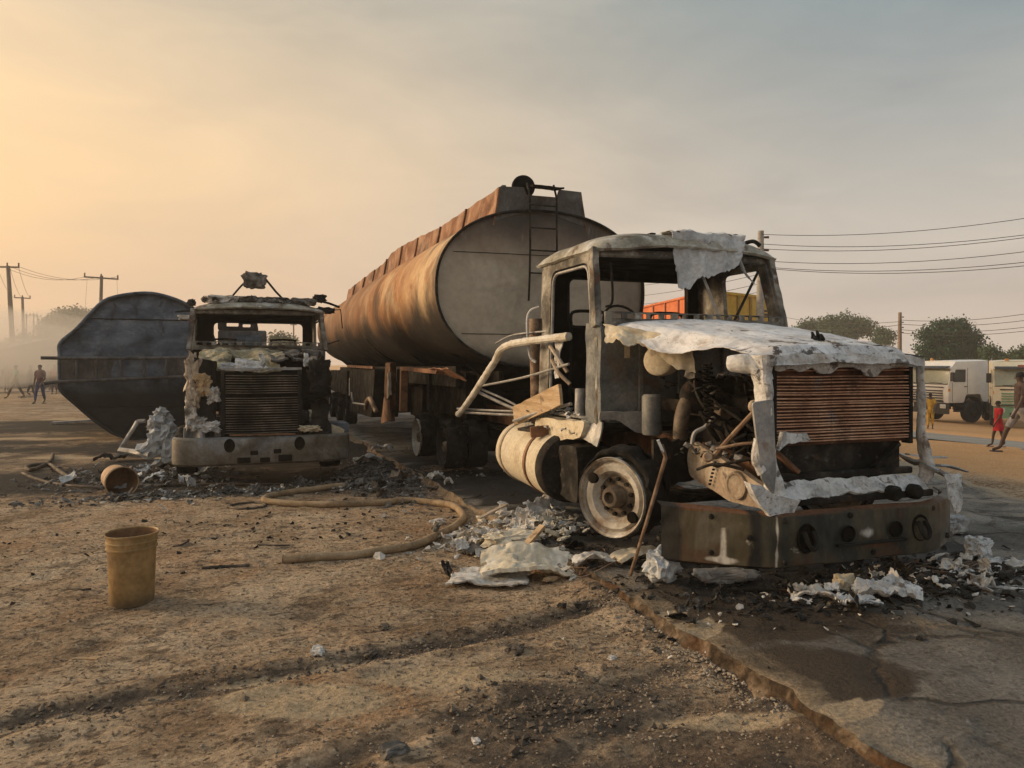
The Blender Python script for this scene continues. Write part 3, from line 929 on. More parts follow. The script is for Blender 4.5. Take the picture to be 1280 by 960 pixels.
def make_cab(root, dz=0, mcab='cab', mcowl='cowl', far_door=True, rise=.165, zb=2.66):
    # roof with its inner lining
    rf = make_roof(root, dz, rise=rise, zb=zb)
    mb = MB()
    mb.plate(rrect(-.88, 2.36, .88, 3.46, .1), [], .03, lambda u, v, w: Vector((u, v, zb - .03 + w + dz)))
    mb.build('headliner', M['deep'], rf, crumple=(.012, 4, .2))
    # front header under the roof lip
    mb = MB()
    mb.sheet(lambda u, v: Vector((lerp(-.96, .96, u), 2.27 - .06 * (1 - (2 * u - 1) ** 2) + .03 * v, zb - .045 + dz + .06 * v)), 20, 2)
    mb.build('windscreen_header', M[mcab], root, solid=.035, smooth=True)
    mb = MB()
    mb.bar((-.97, 3.5, zb - .02 + dz), (.97, 3.5, zb - .02 + dz), .07, .14)
    mb.build('rear_header', M['deep'], root, bevel=.01)
    # pillars of the windscreen
    for s in (-1, 1):
        mb = MB()
        a, b = Vector((s * 1.045, 2.10, 1.94 + dz)), Vector((s * .995, 2.27, zb + .02 + dz))
        pts = [a.lerp(b, i / 6) + Vector((.006 * nz((i, s, 0), .9), 0, 0)) for i in range(7)]
        for p, q in zip(pts[:-1], pts[1:]):
            mb.bar(p, q, .062, .085, (0, 1, 0))
        mb.build('windscreen_pillar', M[mcab], root, crumple=(.006, 9, .06))
    # sides
    zt = zb
    near = rpoly([(2.10, .98), (3.52, .98), (3.52, zt), (2.27, zt), (2.10, 2.0)], .05, 3)
    hole = rpoly([(2.22, 1.06), (3.25, 1.06), (3.25, zt - .09), (2.38, zt - .09), (2.22, 2.02)], .12, 5)
    for s in (-1, 1):
        def Mp(u, v, w, s=s):
            return Vector((lean(s * (1.045 - w), v), u, v + dz))
        mb = MB()
        if s < 0 or not far_door:
            mb.plate(near, [hole], .05, Mp)
        else:
            win = rpoly([(2.24, 1.98), (3.00, 1.98), (3.00, zt - .09), (2.38, zt - .09)], .08, 4)
            mb.plate(near, [win], .05, Mp)
        sd = mb.build('cab_side', M[mcab], root, bevel=.008)
        if s < 0 or not far_door:
            ring = rpoly([(2.25, 1.09), (3.22, 1.09), (3.22, zt - .12), (2.40, zt - .12), (2.25, 2.02)], .12, 5)
            mb = MB()
            loop = [Mp(u, v, .02) for u, v in ring]
            mb.tube(loop + [loop[0]], .016, 6)
            mb.build('door_seal', M['steel'], sd, smooth=True)
    # back wall with its window
    mb = MB()
    mb.plate(rpoly([(-1.02, .98), (1.02, .98), (1.02, 2.0), (.97, zb - .02), (-.97, zb - .02), (-1.02, 2.0)], .05, 2), [rrect(-.70, 2.02, .80, zb - .13, .07)], .05,
             lambda u, v, w: Vector((u, 3.47 + w, v + dz)))
    bw = mb.build('back_wall', M['deep'], root, bevel=.008)
    mb = MB()
    loop = [Vector((u, 3.455, v + dz)) for u, v in rrect(-.71, 2.01, .81, zb - .12, .08)]
    mb.tube(loop + [loop[0]], .014, 6)
    mb.build('window_seal', M['soot'], bw)
    # floor
    mb = MB()
    mb.box((0, 2.82, .99 + dz), (2.0, 1.36, .05))
    mb.build('cab_floor', M['deep'], root, bevel=.01)
    # scuttle strip with its row of demister slots
    mb = MB()
    holes = [rrect(-.93 + i * .125 + .02 * (i % 3), 2.018, -.93 + i * .125 + .095, 2.062, .006, 1) for i in range(15)]
    mb.plate(rrect(-1.0, 1.945, 1.0, 2.078, .01, 2), holes, .02, lambda u, v, w: Vector((u, 2.02 - .05 * (1 - u * u) + w, v + dz + .012 * nz((u, 0, 0), 2, 4))))
    mb.build('demister_strip', M[mcab], root)
    mb = MB()
    mb.sheet(lambda u, v: Vector((lerp(-1, 1, u), 2.06 + .34 * v, 1.985 + dz - .06 * v + .03 * nz((u * 6, v * 3, 1), 1))), 24, 5)
    mb.build('dashboard_shell', M['deep'], root, solid=.02)


def make_fins(core, x0, x1, z0, z1, y, n, m, seed=1, sag=0.0):
    """radiator fins: every fin a piece of its own"""
    rn = random.Random(seed)
    proto = None
    for i in range(n):
        z = z1 - (z1 - z0) * (i + .5) / n
        if proto is None or i % 7 == 0:
            mb = MB()
            k = 10
            for j in range(k):
                xa, xb = lerp(x0, x1, j / k), lerp(x0, x1, (j + 1) / k)
                mb.bar((xa, rn.uniform(-.004, .004), .004 * nz((xa, i, 0), 3) - sag * (1 - (2 * (j + .5) / k - 1) ** 2)), (xb, rn.uniform(-.004, .004), .004 * nz((xb, i, 0), 3) - sag * (1 - (2 * (j + .5) / k - 1) ** 2)), .05, .009)
            proto = mb.build('fin', m, core)
            proto.location = (0, y, z)
        else:
            if rn.random() < .04:
                continue
            fo = dup(proto, core, (0, y + rn.uniform(-.003, .003), z + rn.uniform(-.004, .004)))
            fo.rotation_euler.y = rn.gauss(0, .0025)


def wheel(parent, c, R, tyre='rubber', rimmat='rim', hubmat='hub', dish=-.10, burnt=True, r=.33, tw=.27, rt=.47, hole=True):
    """wheel with axis along -R.x (outer side); c = centre of the outer rim face"""
    Mx = R @ Matrix(((0, 0, -1), (1, 0, 0), (0, -1, 0)))   # lathe z -> outward (-x)
    hubz = dish
    mb = MB()
    mb.lathe([(r * .985, .0), (r, .012), (r * 1.02, -.01), (r * .99, -.03), (r * .93, -.035), (r * .91, -.16), (r * .91, -tw)], 40, Mx, c)
    mb.lathe([(r * .985, .0), (r * .95, -.004), (r * .915, -.03), (r * .89, -.05), (r * .80, -.022), (r * .66, hubz * .35), (r * .56, hubz * .8), (r * .52, hubz), (r * .30, hubz), (r * .29, hubz + .02)], 40, Mx, c)
    w = mb.build('rim', M[rimmat], parent, smooth=True)
    mb = MB()
    mb.lathe([(r * .56, hubz + .004), (r * .40, hubz + .008), (r * .30, hubz + .006), (r * .29, hubz + .03), (r * .27, hubz + .10), (r * .22, hubz + .125), (r * .15, hubz + .13), (r * .14, hubz + .08), (0.001, hubz + .08)], 30, Mx, c)
    mb.build('hub', M[hubmat], w, smooth=True)
    for i in range(10):
        t = 2 * pi * i / 10 + .2
        p = c + Mx @ Vector((r * .45 * cos(t), r * .45 * sin(t), hubz + .005))
        mb = MB()
        mb.cyl(p, p + Mx @ Vector((0, 0, .035)), .019, .016, 6)
        mb.build('wheel_nut', M['soot'], w)
    if hole:
        for t in (-.62, 2.52):
            p = c + Mx @ Vector((r * .74 * cos(t), r * .74 * sin(t), -.012))
            mb = MB()
            mb.lathe([(.001, .006), (.042, .006), (.046, .003), (.046, -.03)], 18, Mx, p)
            mb.build('hand_hole', M['deep'], w)
    # what is left of the tyre: a slumped ring, thick low down and thin on top
    mb = MB()

    def fn(u, v):
        t = 2 * pi * u
        s = 2 * pi * v
        down = .5 - .5 * sin(t)            # 1 at the bottom (Mx y axis points up)
        th = lerp(.004, .068, max(0, .5 - .5 * sin(t + .75)) ** 1.8) * (1 + .45 * nz((cos(t) * 4, sin(t) * 4, v * 2), 1, 6)) if burnt else .13
        rr = r + th * .95 + th * cos(s) + .01 * nz((cos(t) * 9, sin(t) * 9, cos(s)), 1, 3)
        ww = -tw / 2 - (tw / 2 + (.03 * nz((cos(t) * 4, sin(t) * 4, 0), 1, 8) if burnt else 0)) * sin(s)
        return c + Mx @ Vector((rr * cos(t), rr * sin(t), ww))
    mb.sheet(fn, 56, 14)
    mb.build('tyre', M[tyre], parent, smooth=True, weld=True)
    return w


# ------------------------------------------------------------ the near truck
T1 = Vector((4.2, 4.2, 0))
t1 = thing('burnt_truck', T1, 'burnt-out tractor truck with white ash bonnet and copper-coloured radiator on the road edge', 'truck')
make_cab(t1)

# bonnet: a sheet of ash-white metal hanging over the engine
mb = MB()


def hood(u, v):
    # v 0 at the windscreen, 1 at the radiator; u 0 near side, 1 far side
    nearx = lerp(-.98, -.76, smooth01(v * 1.25))
    nearx += .07 * nz((v * 5, 1, 0), 1, 2) + .025 * nz((v * 17, 1, 0), 1, 3) + .010 * nz((v * 45, 1, 0), 1, 3)
    farx = lerp(1.0, .58, v ** 1.6)
    x = lerp(nearx, farx, u)
    y = lerp(2.02, .10, v)
    z = lerp(1.955, 1.69, v ** 1.1) + .065 * (1 - (2 * u - 1) ** 2) * (1 - .35 * v)
    e = 1 - smooth01(u / .12)
    z -= e * (.04 + .13 * smooth01(1 - abs(v - .42) / .35))
    z -= .09 * (1 - smooth01((1 - v) / .04)) * (.55 + .45 * (abs(nz((u * 9, 2, 0), 1, 3))))
    z -= .05 * (1 - smooth01((1 - u) / .12))
    p = Vector((x, y, z))
    return p + Vector((0, .0, .016 * fbm(p, 1.5, 5) + .010 * fbm(p, 5, 8, 6)))


def hood_keep(u, v):
    h = 0
    for cu, cv, ru, rv in ((.50, .865, .042, .05), (.80, .93, .07, .024), (.30, .93, .055, .012), (.66, .90, .022, .012)):
        d = sqrt(((u - cu) / ru) ** 2 + ((v - cv) / rv) ** 2)
        if d < .85 + .55 * nz((u * 45, v * 45, 0), 1, 4):
            return False
    return True


mb.sheet(hood, 90, 80, hood_keep)
hd = mb.build('bonnet', M['hood'], t1, smooth=True, solid=.006)
mb = MB()
mb.sheet(lambda u, v: Vector((lerp(-.62, .80, u), lerp(1.2, .16, v), lerp(1.78, 1.655, v) - .01 * nz((u * 5, v * 5, 2), 1))), 14, 14)
mb.build('charred_lining', M['blackash'], hd, crumple=(.01, 6, .1))
# curled tabs round the burnt hole
for i, (u, v, h) in enumerate(((.485, .82, .06), (.505, .835, .075), (.52, .85, .05), (.47, .86, .04))):
    p = hood(u, v)
    mb = MB()
    mb.sheet(lambda a, b: p + Vector(((a - .5) * .055 * (1 - b * .7), .02 * b * b, h * b - .005)), 4, 4)
    mb.build('curled_tab', M['blackash'], hd, solid=.008)

# hanging beige lining on the near edge of the bonnet
mb = MB()


def flap(u, v):
    x = lerp(-1.10, -.62, u) + .05 * v * nz((u * 4, 0, 0), 1, 2) - .03 * v
    y = lerp(1.84, 1.24, u) - .05 * v - .03 * sin(u * 9)
    z = lerp(1.955, 1.80, u) - (.16 + .07 * nz((u * 6, 3, 0), 1, 5) + .03 * nz((u * 19, 3, 0), 1, 5) + .10 * smooth01((u - .6) / .3)) * v
    return Vector((x, y, z)) + .02 * noise.noise_vector(Vector((u * 7, v * 4, 3)))


mb.sheet(flap, 60, 14)
mb.build('torn_lining', M['cream'], t1, smooth=True, solid=.012)
# round air filter end
mb = MB()
cc = Vector((-.74, 1.56, 1.63))
mb.lathe([(.001, .0), (.10, .0), (.125, -.012), (.132, -.03), (.132, -.10), (.118, -.26), (.001, -.26)], 26, frame_to((-.95, -.8, .05)), cc)
mb.build('air_filter', M['cream'], t1, smooth=True)

# bulkhead facing the engine
mb = MB()
mb.plate(rpoly([(-1.03, 1.12), (-.96, 1.06), (.96, 1.06), (1.03, 1.12), (1.03, 1.95), (-1.03, 1.95)], .03, 2), [], .03, lambda u, v, w: Vector((u, 2.06 + w, v)))
bk = mb.build('bulkhead', M['cowl'], t1, bevel=.01)
for x, wd in ((-.62, .05), (-.2, .04), (.3, .05)):
    mb = MB()
    mb.box((x, 2.045, 1.5), (wd, .03, .82))
    mb.build('stiffener', M['cowl'], bk, bevel=.008)
mb = MB()
mb.box((-.76, 2.052, 1.72), (.055, .006, .13))
mb.build('data_plate', M['cream'], bk)
mb = MB()
mb.sheet(lambda u, v: Vector((lerp(-1.06, -.55, u), 2.03 - .12 * u - .02 * v, 1.10 - .13 * smooth01((u - .25) * 2) * (1 - v) + .07 * v + .012 * nz((u * 6, v, 1), 1))), 14, 3)
mb.build('bulkhead_lip', M['steel'], bk, solid=.015)
mb = MB()
mb.lathe([(.001, .36), (.07, .36), (.09, .34), (.09, .02), (.08, .0), (.001, .0)], 20, Matrix.Identity(3), Vector((-.66, 1.78, .97)))
mb.build('reservoir', M['cowl'], t1, smooth=True)
# corner post panel under the windscreen pillar
mb = MB()
mb.sheet(lambda u, v: Vector((-1.055 + .03 * (1 - u) , 2.05 + .24 * u, lerp(1.02, 1.98, v))) + .012 * noise.noise_vector(Vector((u * 3, v * 7, 1))), 6, 18)
mb.build('corner_panel', M['cowl'], t1, solid=.02)
mb = MB()
mb.sheet(lambda u, v: Vector((-1.09 + .06 * v, lerp(2.0, 2.42, u), lerp(.86, 1.08, v) + .05 * u * (1 - v))), 8, 5)
mb.build('torn_corner', M['steel'], t1, solid=.015, crumple=(.02, 5, .1))

# radiator
core = MB().box((.12, .275, 1.30), (1.235, .05, .565)).build('radiator', M['core'], t1)
make_fins(core, -.495, .735, 1.035, 1.585, .232, 25, M['fin'], 3)
for s in (-.51, .75):
    mb = MB().bar((s, .24, 1.0), (s, .24, 1.6), .035, .08, (0, 1, 0))
    mb.build('radiator_side', M['soot'], core, bevel=.005)
# lower charred panel with its diagonal stays
mb = MB()
mb.box((.12, .30, .90), (1.2, .03, .26))
lp = mb.build('lower_panel', M['soot'], t1)
mb = MB()
mb.bar((-.50, .24, 1.0), (-.30, .22, .83), .03, .06, (0, 1, 0))
mb.build('stay', M['rust'], lp, bevel=.005)
mb = MB()
mb.bar((.66, .24, 1.0), (.40, .22, .83), .03, .05, (0, 1, 0))
mb.build('stay', M['soot'], lp, bevel=.005)
mb = MB()
mb.bar((-.52, .22, .80), (.76, .22, .80), .05, .05)
mb.build('cross_bar', M['soot'], lp, bevel=.01)

# surround of the radiator, melted and covered with ash
mb = MB()
mb.sheet(lambda u, v: Vector((lerp(-.64, .72, u), .095 - .02 * v + .02 * nz((u * 8, v, 0), 1, 2), 1.675 - .03 * (2 * u - 1) ** 4 - (.07 + .018 * nz((u * 4, 2, 0), 1, 3)) * v - .01 * nz((u * 14, 1, 1), 1))), 40, 6)
mb.build('radiator_brow', M['ash'], t1, solid=.012, crumple=(.012, 9, .05))
mb = MB()


def drip(u, v):
    h = .035 + .03 * max(0, nz((u * 4.3, 1, 0), 1, 5)) + .05 * max(0, nz((u * 11, 1, 0), 1, 6)) + .05 * math.exp(-((u - .33) / .07) ** 4) + .06 * math.exp(-((u - .66) / .06) ** 4)
    return Vector((lerp(-.53, .77, u), .17 + .012 * nz((u * 9, v * 2, 0), 1, 2), 1.615 - h * v))


mb.sheet(drip, 60, 5)
mb.build('melted_edge', M['ash'], t1, solid=.02)


def post(name, pts, ws, m, par, cr=(.022, 7, .06)):
    mb = MB()
    sp = spline(pts, 8)
    rr = [lerp(ws[min(int(i / 8), len(ws) - 2)], ws[min(int(i / 8) + 1, len(ws) - 1)], (i / 8) % 1 if i < len(sp) - 1 else 1) * .56 for i in range(len(sp))]
    mb.tube(sp, rr, 14, flat=.62)
    return mb.build(name, m, par, crumple=cr)


post('melted_post', [(-.66, .17, 1.66), (-.62, .18, 1.42), (-.615, .17, 1.18), (-.575, .17, .95), (-.54, .16, .66)], [.19, .15, .10, .09, .16], M['ash'], t1)
post('melted_post', [(.83, .20, 1.64), (.84, .2, 1.4), (.85, .2, 1.1), (.88, .18, .84), (.86, .18, .70)], [.06, .06, .07, .11, .08], M['ash'], t1, (.014, 9, .05))
mb = MB()
mb.plate([(-.50, 1.13), (-.28, 1.11), (-.24, 1.06), (-.44, 1.05), (-.52, 1.0)], [], .03, lambda u, v, w: Vector((u, .14 + w, v)))
mb.build('melted_scrap', M['ash'], t1, crumple=(.015, 9, .05))
mb = MB()
mb.plate(rpoly([(-.78, 1.34), (-.60, 1.36), (-.575, .84), (-.60, .70), (-.70, .82)], .02, 2), [], .02, lambda u, v, w: Vector((u, .10 + w + .04 * (u + .7), v)))
mb.build('side_baffle', M['steel'], t1, bevel=.004)
# ash-covered foot below the baffle
mb = MB()
mb.plate([(-.86, .82), (-.80, .80), (-.64, .72), (-.46, .68), (-.50, .60), (-.70, .565), (-.74, .62), (-.83, .74)], [], .06, lambda u, v, w: Vector((u, .02 + w, v)))
mb.build('melted_foot', M['ash'], t1, crumple=(.022, 8, .06))
mb = MB()
mb.tube(spline([(-.68, .12, .86), (-.72, .14, .95), (-.69, .15, 1.08)], 5), .035, 8)
mb.build('melted_foot', M['ash'], t1, crumple=(.012, 12, .05))
# round duct at the top of the post
mb = MB()
mb.tube(spline([(-.76, .36, 1.60), (-.72, .26, 1.605), (-.66, .19, 1.58), (-.62, .16, 1.48)], 6), [.06, .065, .068, .068, .068, .068, .068, .068, .068, .066, .065, .065, .065, .065, .06, .06, .06, .055, .055], 14)
mb.build('headlamp_duct', M['ash'], t1, crumple=(.012, 9, .08), smooth=True)
# ash-coated lower crossmember
mb = MB()
mb.sheet(lambda u, v: Vector((lerp(-.50, .80, u), .10 + .10 * v, .665 + .105 * v + .022 * nz((u * 8, v * 2, 1), 1, 4) + .018 * nz((u * 20, v * 3, 1), 1))), 44, 6)
mb.build('crossmember', M['ash'], t1, solid=.02, crumple=(.014, 9, .05))
mb = MB()
mb.bar((-.50, .14, .64), (.85, .14, .64), .10, .05)
mb.build('crossmember_edge', M['soot'], t1, bevel=.01)
for x in (.42, .62):
    mb = MB()
    mb.lathe([(.001, .03), (.04, .03), (.055, .01), (.055, -.05), (.001, -.05)], 14, frame_to((0, -1, 0)), Vector((x, .04, .665)))
    mb.build('mount_bush', M['soot'], t1, smooth=True)
# wing bracket and torn strip on the far corner
mb = MB()
mb.sheet(lambda u, v: Vector((lerp(.90, 1.18, u), lerp(.05, .45, v), .80 - .10 * u + .10 * v + .03 * nz((u * 4, v * 4, 0), 1))), 10, 8)
mb.build('wing_bracket', M['steel'], t1, solid=.02, crumple=(.015, 6, .1))
mb = MB()
mb.sheet(lambda u, v: Vector((.93 + .17 * u + .05 * v * (1 - u), .02 - .03 * v, .78 - .31 * v * (1 - .25 * u))) + .01 * noise.noise_vector(Vector((u * 4, v * 6, 1))), 8, 12, lambda u, v: abs(u - .5) < .55 - .42 * max(0, v - .35))
mb.build('torn_strip', M['ash'], t1, solid=.01)
mb = MB()
mb.tube(spline([(1.08, .20, .82), (1.25, .25, .80), (1.50, .30, .74)], 5), [.03] * 8 + [.02] * 3, 6, flat=.4)
mb.build('bent_rail', M['steel'], t1)
mb = MB()
mb.bar((1.1, .5, .87), (1.42, .42, .84), .07, .012)
mb.build('bent_rail', M['ash'], t1, crumple=(.01, 6, .08))

for o in list(t1.children):
    if o.name.split('.')[0] in ('radiator', 'lower_panel', 'radiator_brow', 'melted_edge', 'melted_post', 'melted_scrap', 'side_baffle', 'melted_foot', 'headlamp_duct', 'crossmember', 'crossmember_edge', 'mount_bush'):
        o.location.x -= .10
    if o.name.split('.')[0] in ('wing_bracket', 'torn_strip', 'bent_rail'):
        o.location.x -= .16

# bumper
prof = [(-1.27, .62), (-1.20, .50), (-.78, .045), (-.72, .0), (.55, -.02), (.72, .03), (1.02, .19), (1.16, .40)]
mb = MB()
pts = []
for a, b in zip(prof[:-1], prof[1:]):
    for i in range(14):
        pts.append((lerp(a[0], b[0], i / 14), lerp(a[1], b[1], i / 14)))
pts.append(prof[-1])


def bumper(u, v):
    p = pts[round(u * (len(pts) - 1))]
    zb = .225 - .035 * smooth01((-p[0] - .6) / .6)
    zt = .59 + .015 * smooth01(abs(p[0]) - .5)
    lip = .06 * smooth01((v - .955) / .045) + .045 * smooth01((.045 - v) / .045)
    return Vector((p[0], p[1] + lip - .006 * sin(pi * v) + .014 * nz((p[0] * 2.2, v * 1.5, 0), 1) + .006 * nz((p[0] * 7, v * 4, 0), 1), lerp(zb, zt, v) + .006 * nz((p[0] * 3, 0, 0), 1)))


mb.sheet(bumper, len(pts) - 1, 40)
bp = mb.build('bumper', M['bump'], t1, smooth=True, solid=.012)
cols = []
for v in bp.data.vertices:
    x, z = v.co.x, v.co.z
    w_ = .35 * nz((x * 14, z * 14, 0), 1, 3)
    r = max(0, 1 - abs(x + .985 + .06 * (z - .25)) / (.022 + .015 * w_)) * (.25 < z < .47)
    r = max(r, 1.1 - hypot((x + 1.0) / .13, (z - .245) / .03) + w_)
    r = max(r, 1.1 - hypot((x + .02) / .10, (z - .425) / .065) + w_)
    r = max(r, .75 * (1 - abs(x + .745) / .02) + w_ * .8 - .1)
    g = max(.8 - abs(z - .59) / .05, .7 - hypot((x - .1) / .6, (z - .33) / .08)) if x < .9 else 0
    b = max(0, 1 - abs(x + 1.25) / .12, .9 - abs(x + .84) / .07, .75 - hypot((x - .24) / .2, (z - .42) / .1), .6 - hypot((x + .3) / .25, (z - .4) / .14))
    cols.append((max(0, min(1, r)), max(0, min(1, g)), max(0, min(1, b)), 1))
paint(bp.data, 'ash', cols)
for x in (-.53, .48):
    y = -.02
    mb = MB()
    mb.lathe([(.001, -.012), (.058, -.012), (.062, 0), (.075, .006), (.082, -.01)], 22, frame_to((0, -1, 0)) @ Matrix.Diagonal((1, 1.25, 1)), Vector((x, y - .012, .42)))
    th = mb.build('tow_eye', M['deep'], bp, smooth=True)
    mb = MB()
    mb.tube(spline([(x - .035, y - .02, .47), (x - .035, y - .06, .40), (x, y - .07, .36), (x + .035, y - .06, .40), (x + .035, y - .02, .47)], 5), .016, 8)
    mb.build('tow_hook', M['soot'], th, smooth=True)
for x in (-.19, .24):
    mb = MB()
    mb.lathe([(.001, -.01), (.045, -.01), (.048, .0), (.055, .003), (.058, -.01)], 22, frame_to((0, -1, 0)), Vector((x, -.048, .43)))
    mb.build('lamp_hole', M['deep'], bp, smooth=True)
mb = MB()
mb.box((.02, -.045, .355), (.62, .03, .018))
mb.build('plate_ledge', M['soot'], bp, bevel=.004)
for x, z in ((-1.05, .54), (-1.05, .29), (-.70, .55), (-.70, .27), (-.15, .55), (.05, .28), (.62, .55), (.92, .30), (-.88, .42)):
    y = min((abs(a - x), b) for a, b in pts)[1]
    mb = MB().lathe([(.001, .012), (.012, .012), (.02, .004), (.022, -.01)], 8, frame_to((-.2 if x > -.75 else -.8, -1, 0)), Vector((x, y - .012, z)))
    mb.build('bolt', M['soot'], bp)
# chassis rails
for s in (-1, 1):
    mb = MB()
    mb.plate(rpoly([(.35, .62), (.35, .80), (1.2, .92), (2.2, .96), (9.0, .98), (9.0, .74), (2.2, .70), (1.2, .62)], .03, 2), [], .07, lambda u, v, w, s=s: Vector((s * .43 + w, u, v)))
    mb.build('chassis_rail', M['rust'] if s < 0 else M['soot'], t1, bevel=.008)
mb = MB()
mb.plate(rpoly([(-.03, .60), (.0, .74), (.35, .84), (.98, .99), (1.05, .86), (1.02, .70), (.45, .58)], .04, 3), [], .05, lambda u, v, w: Vector((-.60 - w + .02 * u, u + .22, v - .02)))
fr = mb.build('rail_extension', M['rail'], t1, crumple=(.006, 6, .08))
mb = MB()
mb.lathe([(.001, .012), (.075, .012), (.085, .02), (.10, .018), (.105, .0), (.105, -.02)], 24, frame_to((-1, -.15, 0)), Vector((-.662, .56, .70)))
mb.build('horn_cover', M['rail'], fr, smooth=True)
for i in range(7):
    mb = MB()
    mb.cyl((-.655, .90 - .012 * i, .66 + .03 * i), (-.672, .90 - .012 * i, .66 + .03 * i), .009, .009, 6)
    mb.build('rivet', M['soot'], fr)
mb = MB()
mb.sheet(lambda u, v: Vector((lerp(-.95, -.45, u), 1.28 + .05 * u, lerp(.62, .98, v) + .05 * nz((u * 4, v * 4, 0), 1))), 8, 6)
mb.build('spring_hanger', M['soot'], t1, solid=.03)
# leaf spring and front axle
mb = MB()
for i in range(4):
    L = .75 - .13 * i
    mb.tube([(-.52, 1.5 + L * t, .52 - .028 * i + .10 * t * t) for t in (-1, -.5, 0, .5, 1)], .04, 6, flat=.3)
mb.build('leaf_spring', M['soot'], t1)
mb = MB()
mb.bar((-1.0, 1.5, .46), (1.0, 1.5, .46), .12, .10)
mb.build('front_axle', M['soot'], t1, bevel=.02)

# engine
en = MB().box((.02, 1.45, 1.02), (.62, 1.05, .62)).build('engine', M['soot'], t1, crumple=(.025, 5, .12))
mb = MB()
mb.box((.02, 1.45, 1.40), (.40, .95, .18))
mb.build('rocker_cover', M['deep'], en, bevel=.03)
mb = MB()
for i in range(6):
    mb.cyl((-.30, 1.05 + i * .15, 1.20), (-.44, 1.05 + i * .15, 1.22), .045, .05, 10)
mb.cyl((-.45, .98, 1.21), (-.45, 1.88, 1.23), .06, .06, 12)
mb.build('exhaust_manifold', M['hub'], en, smooth=True)
mb = MB()
c = Vector((-.52, 1.28, 1.33))
mb.lathe([(.03, .07), (.07, .08), (.12, .06), (.145, .02), (.15, -.02), (.12, -.06), (.07, -.08), (.06, -.20), (.001, -.20)], 20, frame_to((-.3, -1, .1)), c)
mb.lathe([(.06, .09), (.045, .09), (.04, .02)], 16, frame_to((-.3, -1, .1)), c)
mb.build('turbocharger', M['soot'], en, smooth=True)
mb = MB()
mb.tube(spline([(-.50, 1.36, 1.34), (-.60, 1.30, 1.30), (-.66, 1.30, 1.16), (-.65, 1.34, .98)], 6), .062, 12)
mb.build('exhaust_elbow', M['hub'], en, smooth=True)
mb = MB()
mb.box((-.56, 1.25, 1.50), (.16, .10, .05), rot3(10, 12, 20))
mb.build('heat_shield', M['greyash'], en, crumple=(.02, 9, .05))
mb = MB()
for z, x, r in ((1.28, -.05, .10), (1.05, -.22, .08), (.98, .08, .13), (1.20, .20, .07)):
    mb.lathe([(.001, .0), (r * .3, .0), (r * .35, -.01), (r * .85, -.01), (r, .012), (r, -.05), (.001, -.05)], 22, frame_to((0, -1, 0)), Vector((x - .12, .88, z)))
mb.build('pulley', M['deep'], en, smooth=True)
mb = MB()
for k in range(8):
    t = 2 * pi * k / 8
    mb.bar((.1 + .06 * cos(t), .55, 1.2 + .06 * sin(t)), (.1 + .33 * cos(t), .60, 1.2 + .33 * sin(t)), .012, .10, (cos(t + .6), 1, sin(t + .6)))
mb.build('fan', M['soot'], en)
mb = MB()
hel = []
for i in range(170):
    t = i / 169
    a = t * 2 * pi * 13
    cx, cy, cz = lerp(-.72, -.60, t), lerp(.85, 1.0, t), lerp(1.60, 1.12, t)
    hel.append((cx + .035 * cos(a), cy + .035 * sin(a), cz))
mb.tube(hel, .009, 5)
mb.build('coiled_hose', M['deep'], en)
mb = MB()
mb.tube(spline([(-.55, 1.0, 1.18), (-.62, 1.02, 1.10), (-.70, 1.05, 1.05), (-.72, 1.06, .96)], 5), .018, 7)
mb.build('oil_pipe', M['steel'], en)
for i, q in enumerate(([(-.78, .72, .88), (-.70, .50, 1.12), (-.63, .34, 1.30)], [(-.80, .62, .97), (-.70, .45, 1.02), (-.60, .30, 1.04)], [(-.74, .55, .90), (-.66, .45, 1.0), (-.58, .32, 1.12)],
                       [(-.80, .62, .84), (-.76, .42, .90), (-.66, .3, .93)], [(-.86, .78, .80), (-.82, .6, .86), (-.72, .4, .84)])):
    mb = MB()
    mb.tube(spline(q, 5), .019 if i == 0 else .012, 7)
    mb.build('brake_pipe', M['soot'] if i > 1 else M['rustpipe'], en, smooth=True)
mb = MB()
mb.lathe([(.001, .03), (.03, .03), (.045, .0), (.04, -.05), (.001, -.05)], 12, frame_to((-.6, -1, .3)), Vector((-.66, .36, 1.30)))
mb.build('pipe_joint', M['rail'], en, smooth=True)
mb = MB()
mb.lathe([(.001, .03), (.03, .03), (.04, .0), (.001, -.05)], 12, frame_to((-.6, -1, .3)), Vector((-.82, .70, .90)))
mb.build('pipe_joint', M['rail'], en, smooth=True)
rn = random.Random(11)
mb = MB()
for _ in range(140):
    flake_mesh(mb, Vector((rn.uniform(-.75, .3), rn.uniform(.55, 1.95), rn.choice((.86, .9, 1.0, 1.38, 1.48)) + rn.uniform(0, .05))), rn.uniform(.02, .075), rn)
tag(mb.build('engine_debris', M['blackash'], en), kind='stuff')
mb = MB()
for _ in range(26):
    flake_mesh(mb, Vector((rn.uniform(-.85, -.55), rn.uniform(.45, 1.5), .86 + rn.uniform(0, .12))), rn.uniform(.02, .06), rn)
tag(mb.build('engine_ash', M['greyash'], en), kind='stuff')
for _ in range(7):
    q = [(rn.uniform(-.7, .1), rn.uniform(.6, 1.3), rn.uniform(.85, 1.5)) for _ in range(4)]
    mb = MB()
    mb.tube(spline(q, 6), rn.uniform(.008, .02), 6)
    mb.build('burnt_hose', M['soot'], en)

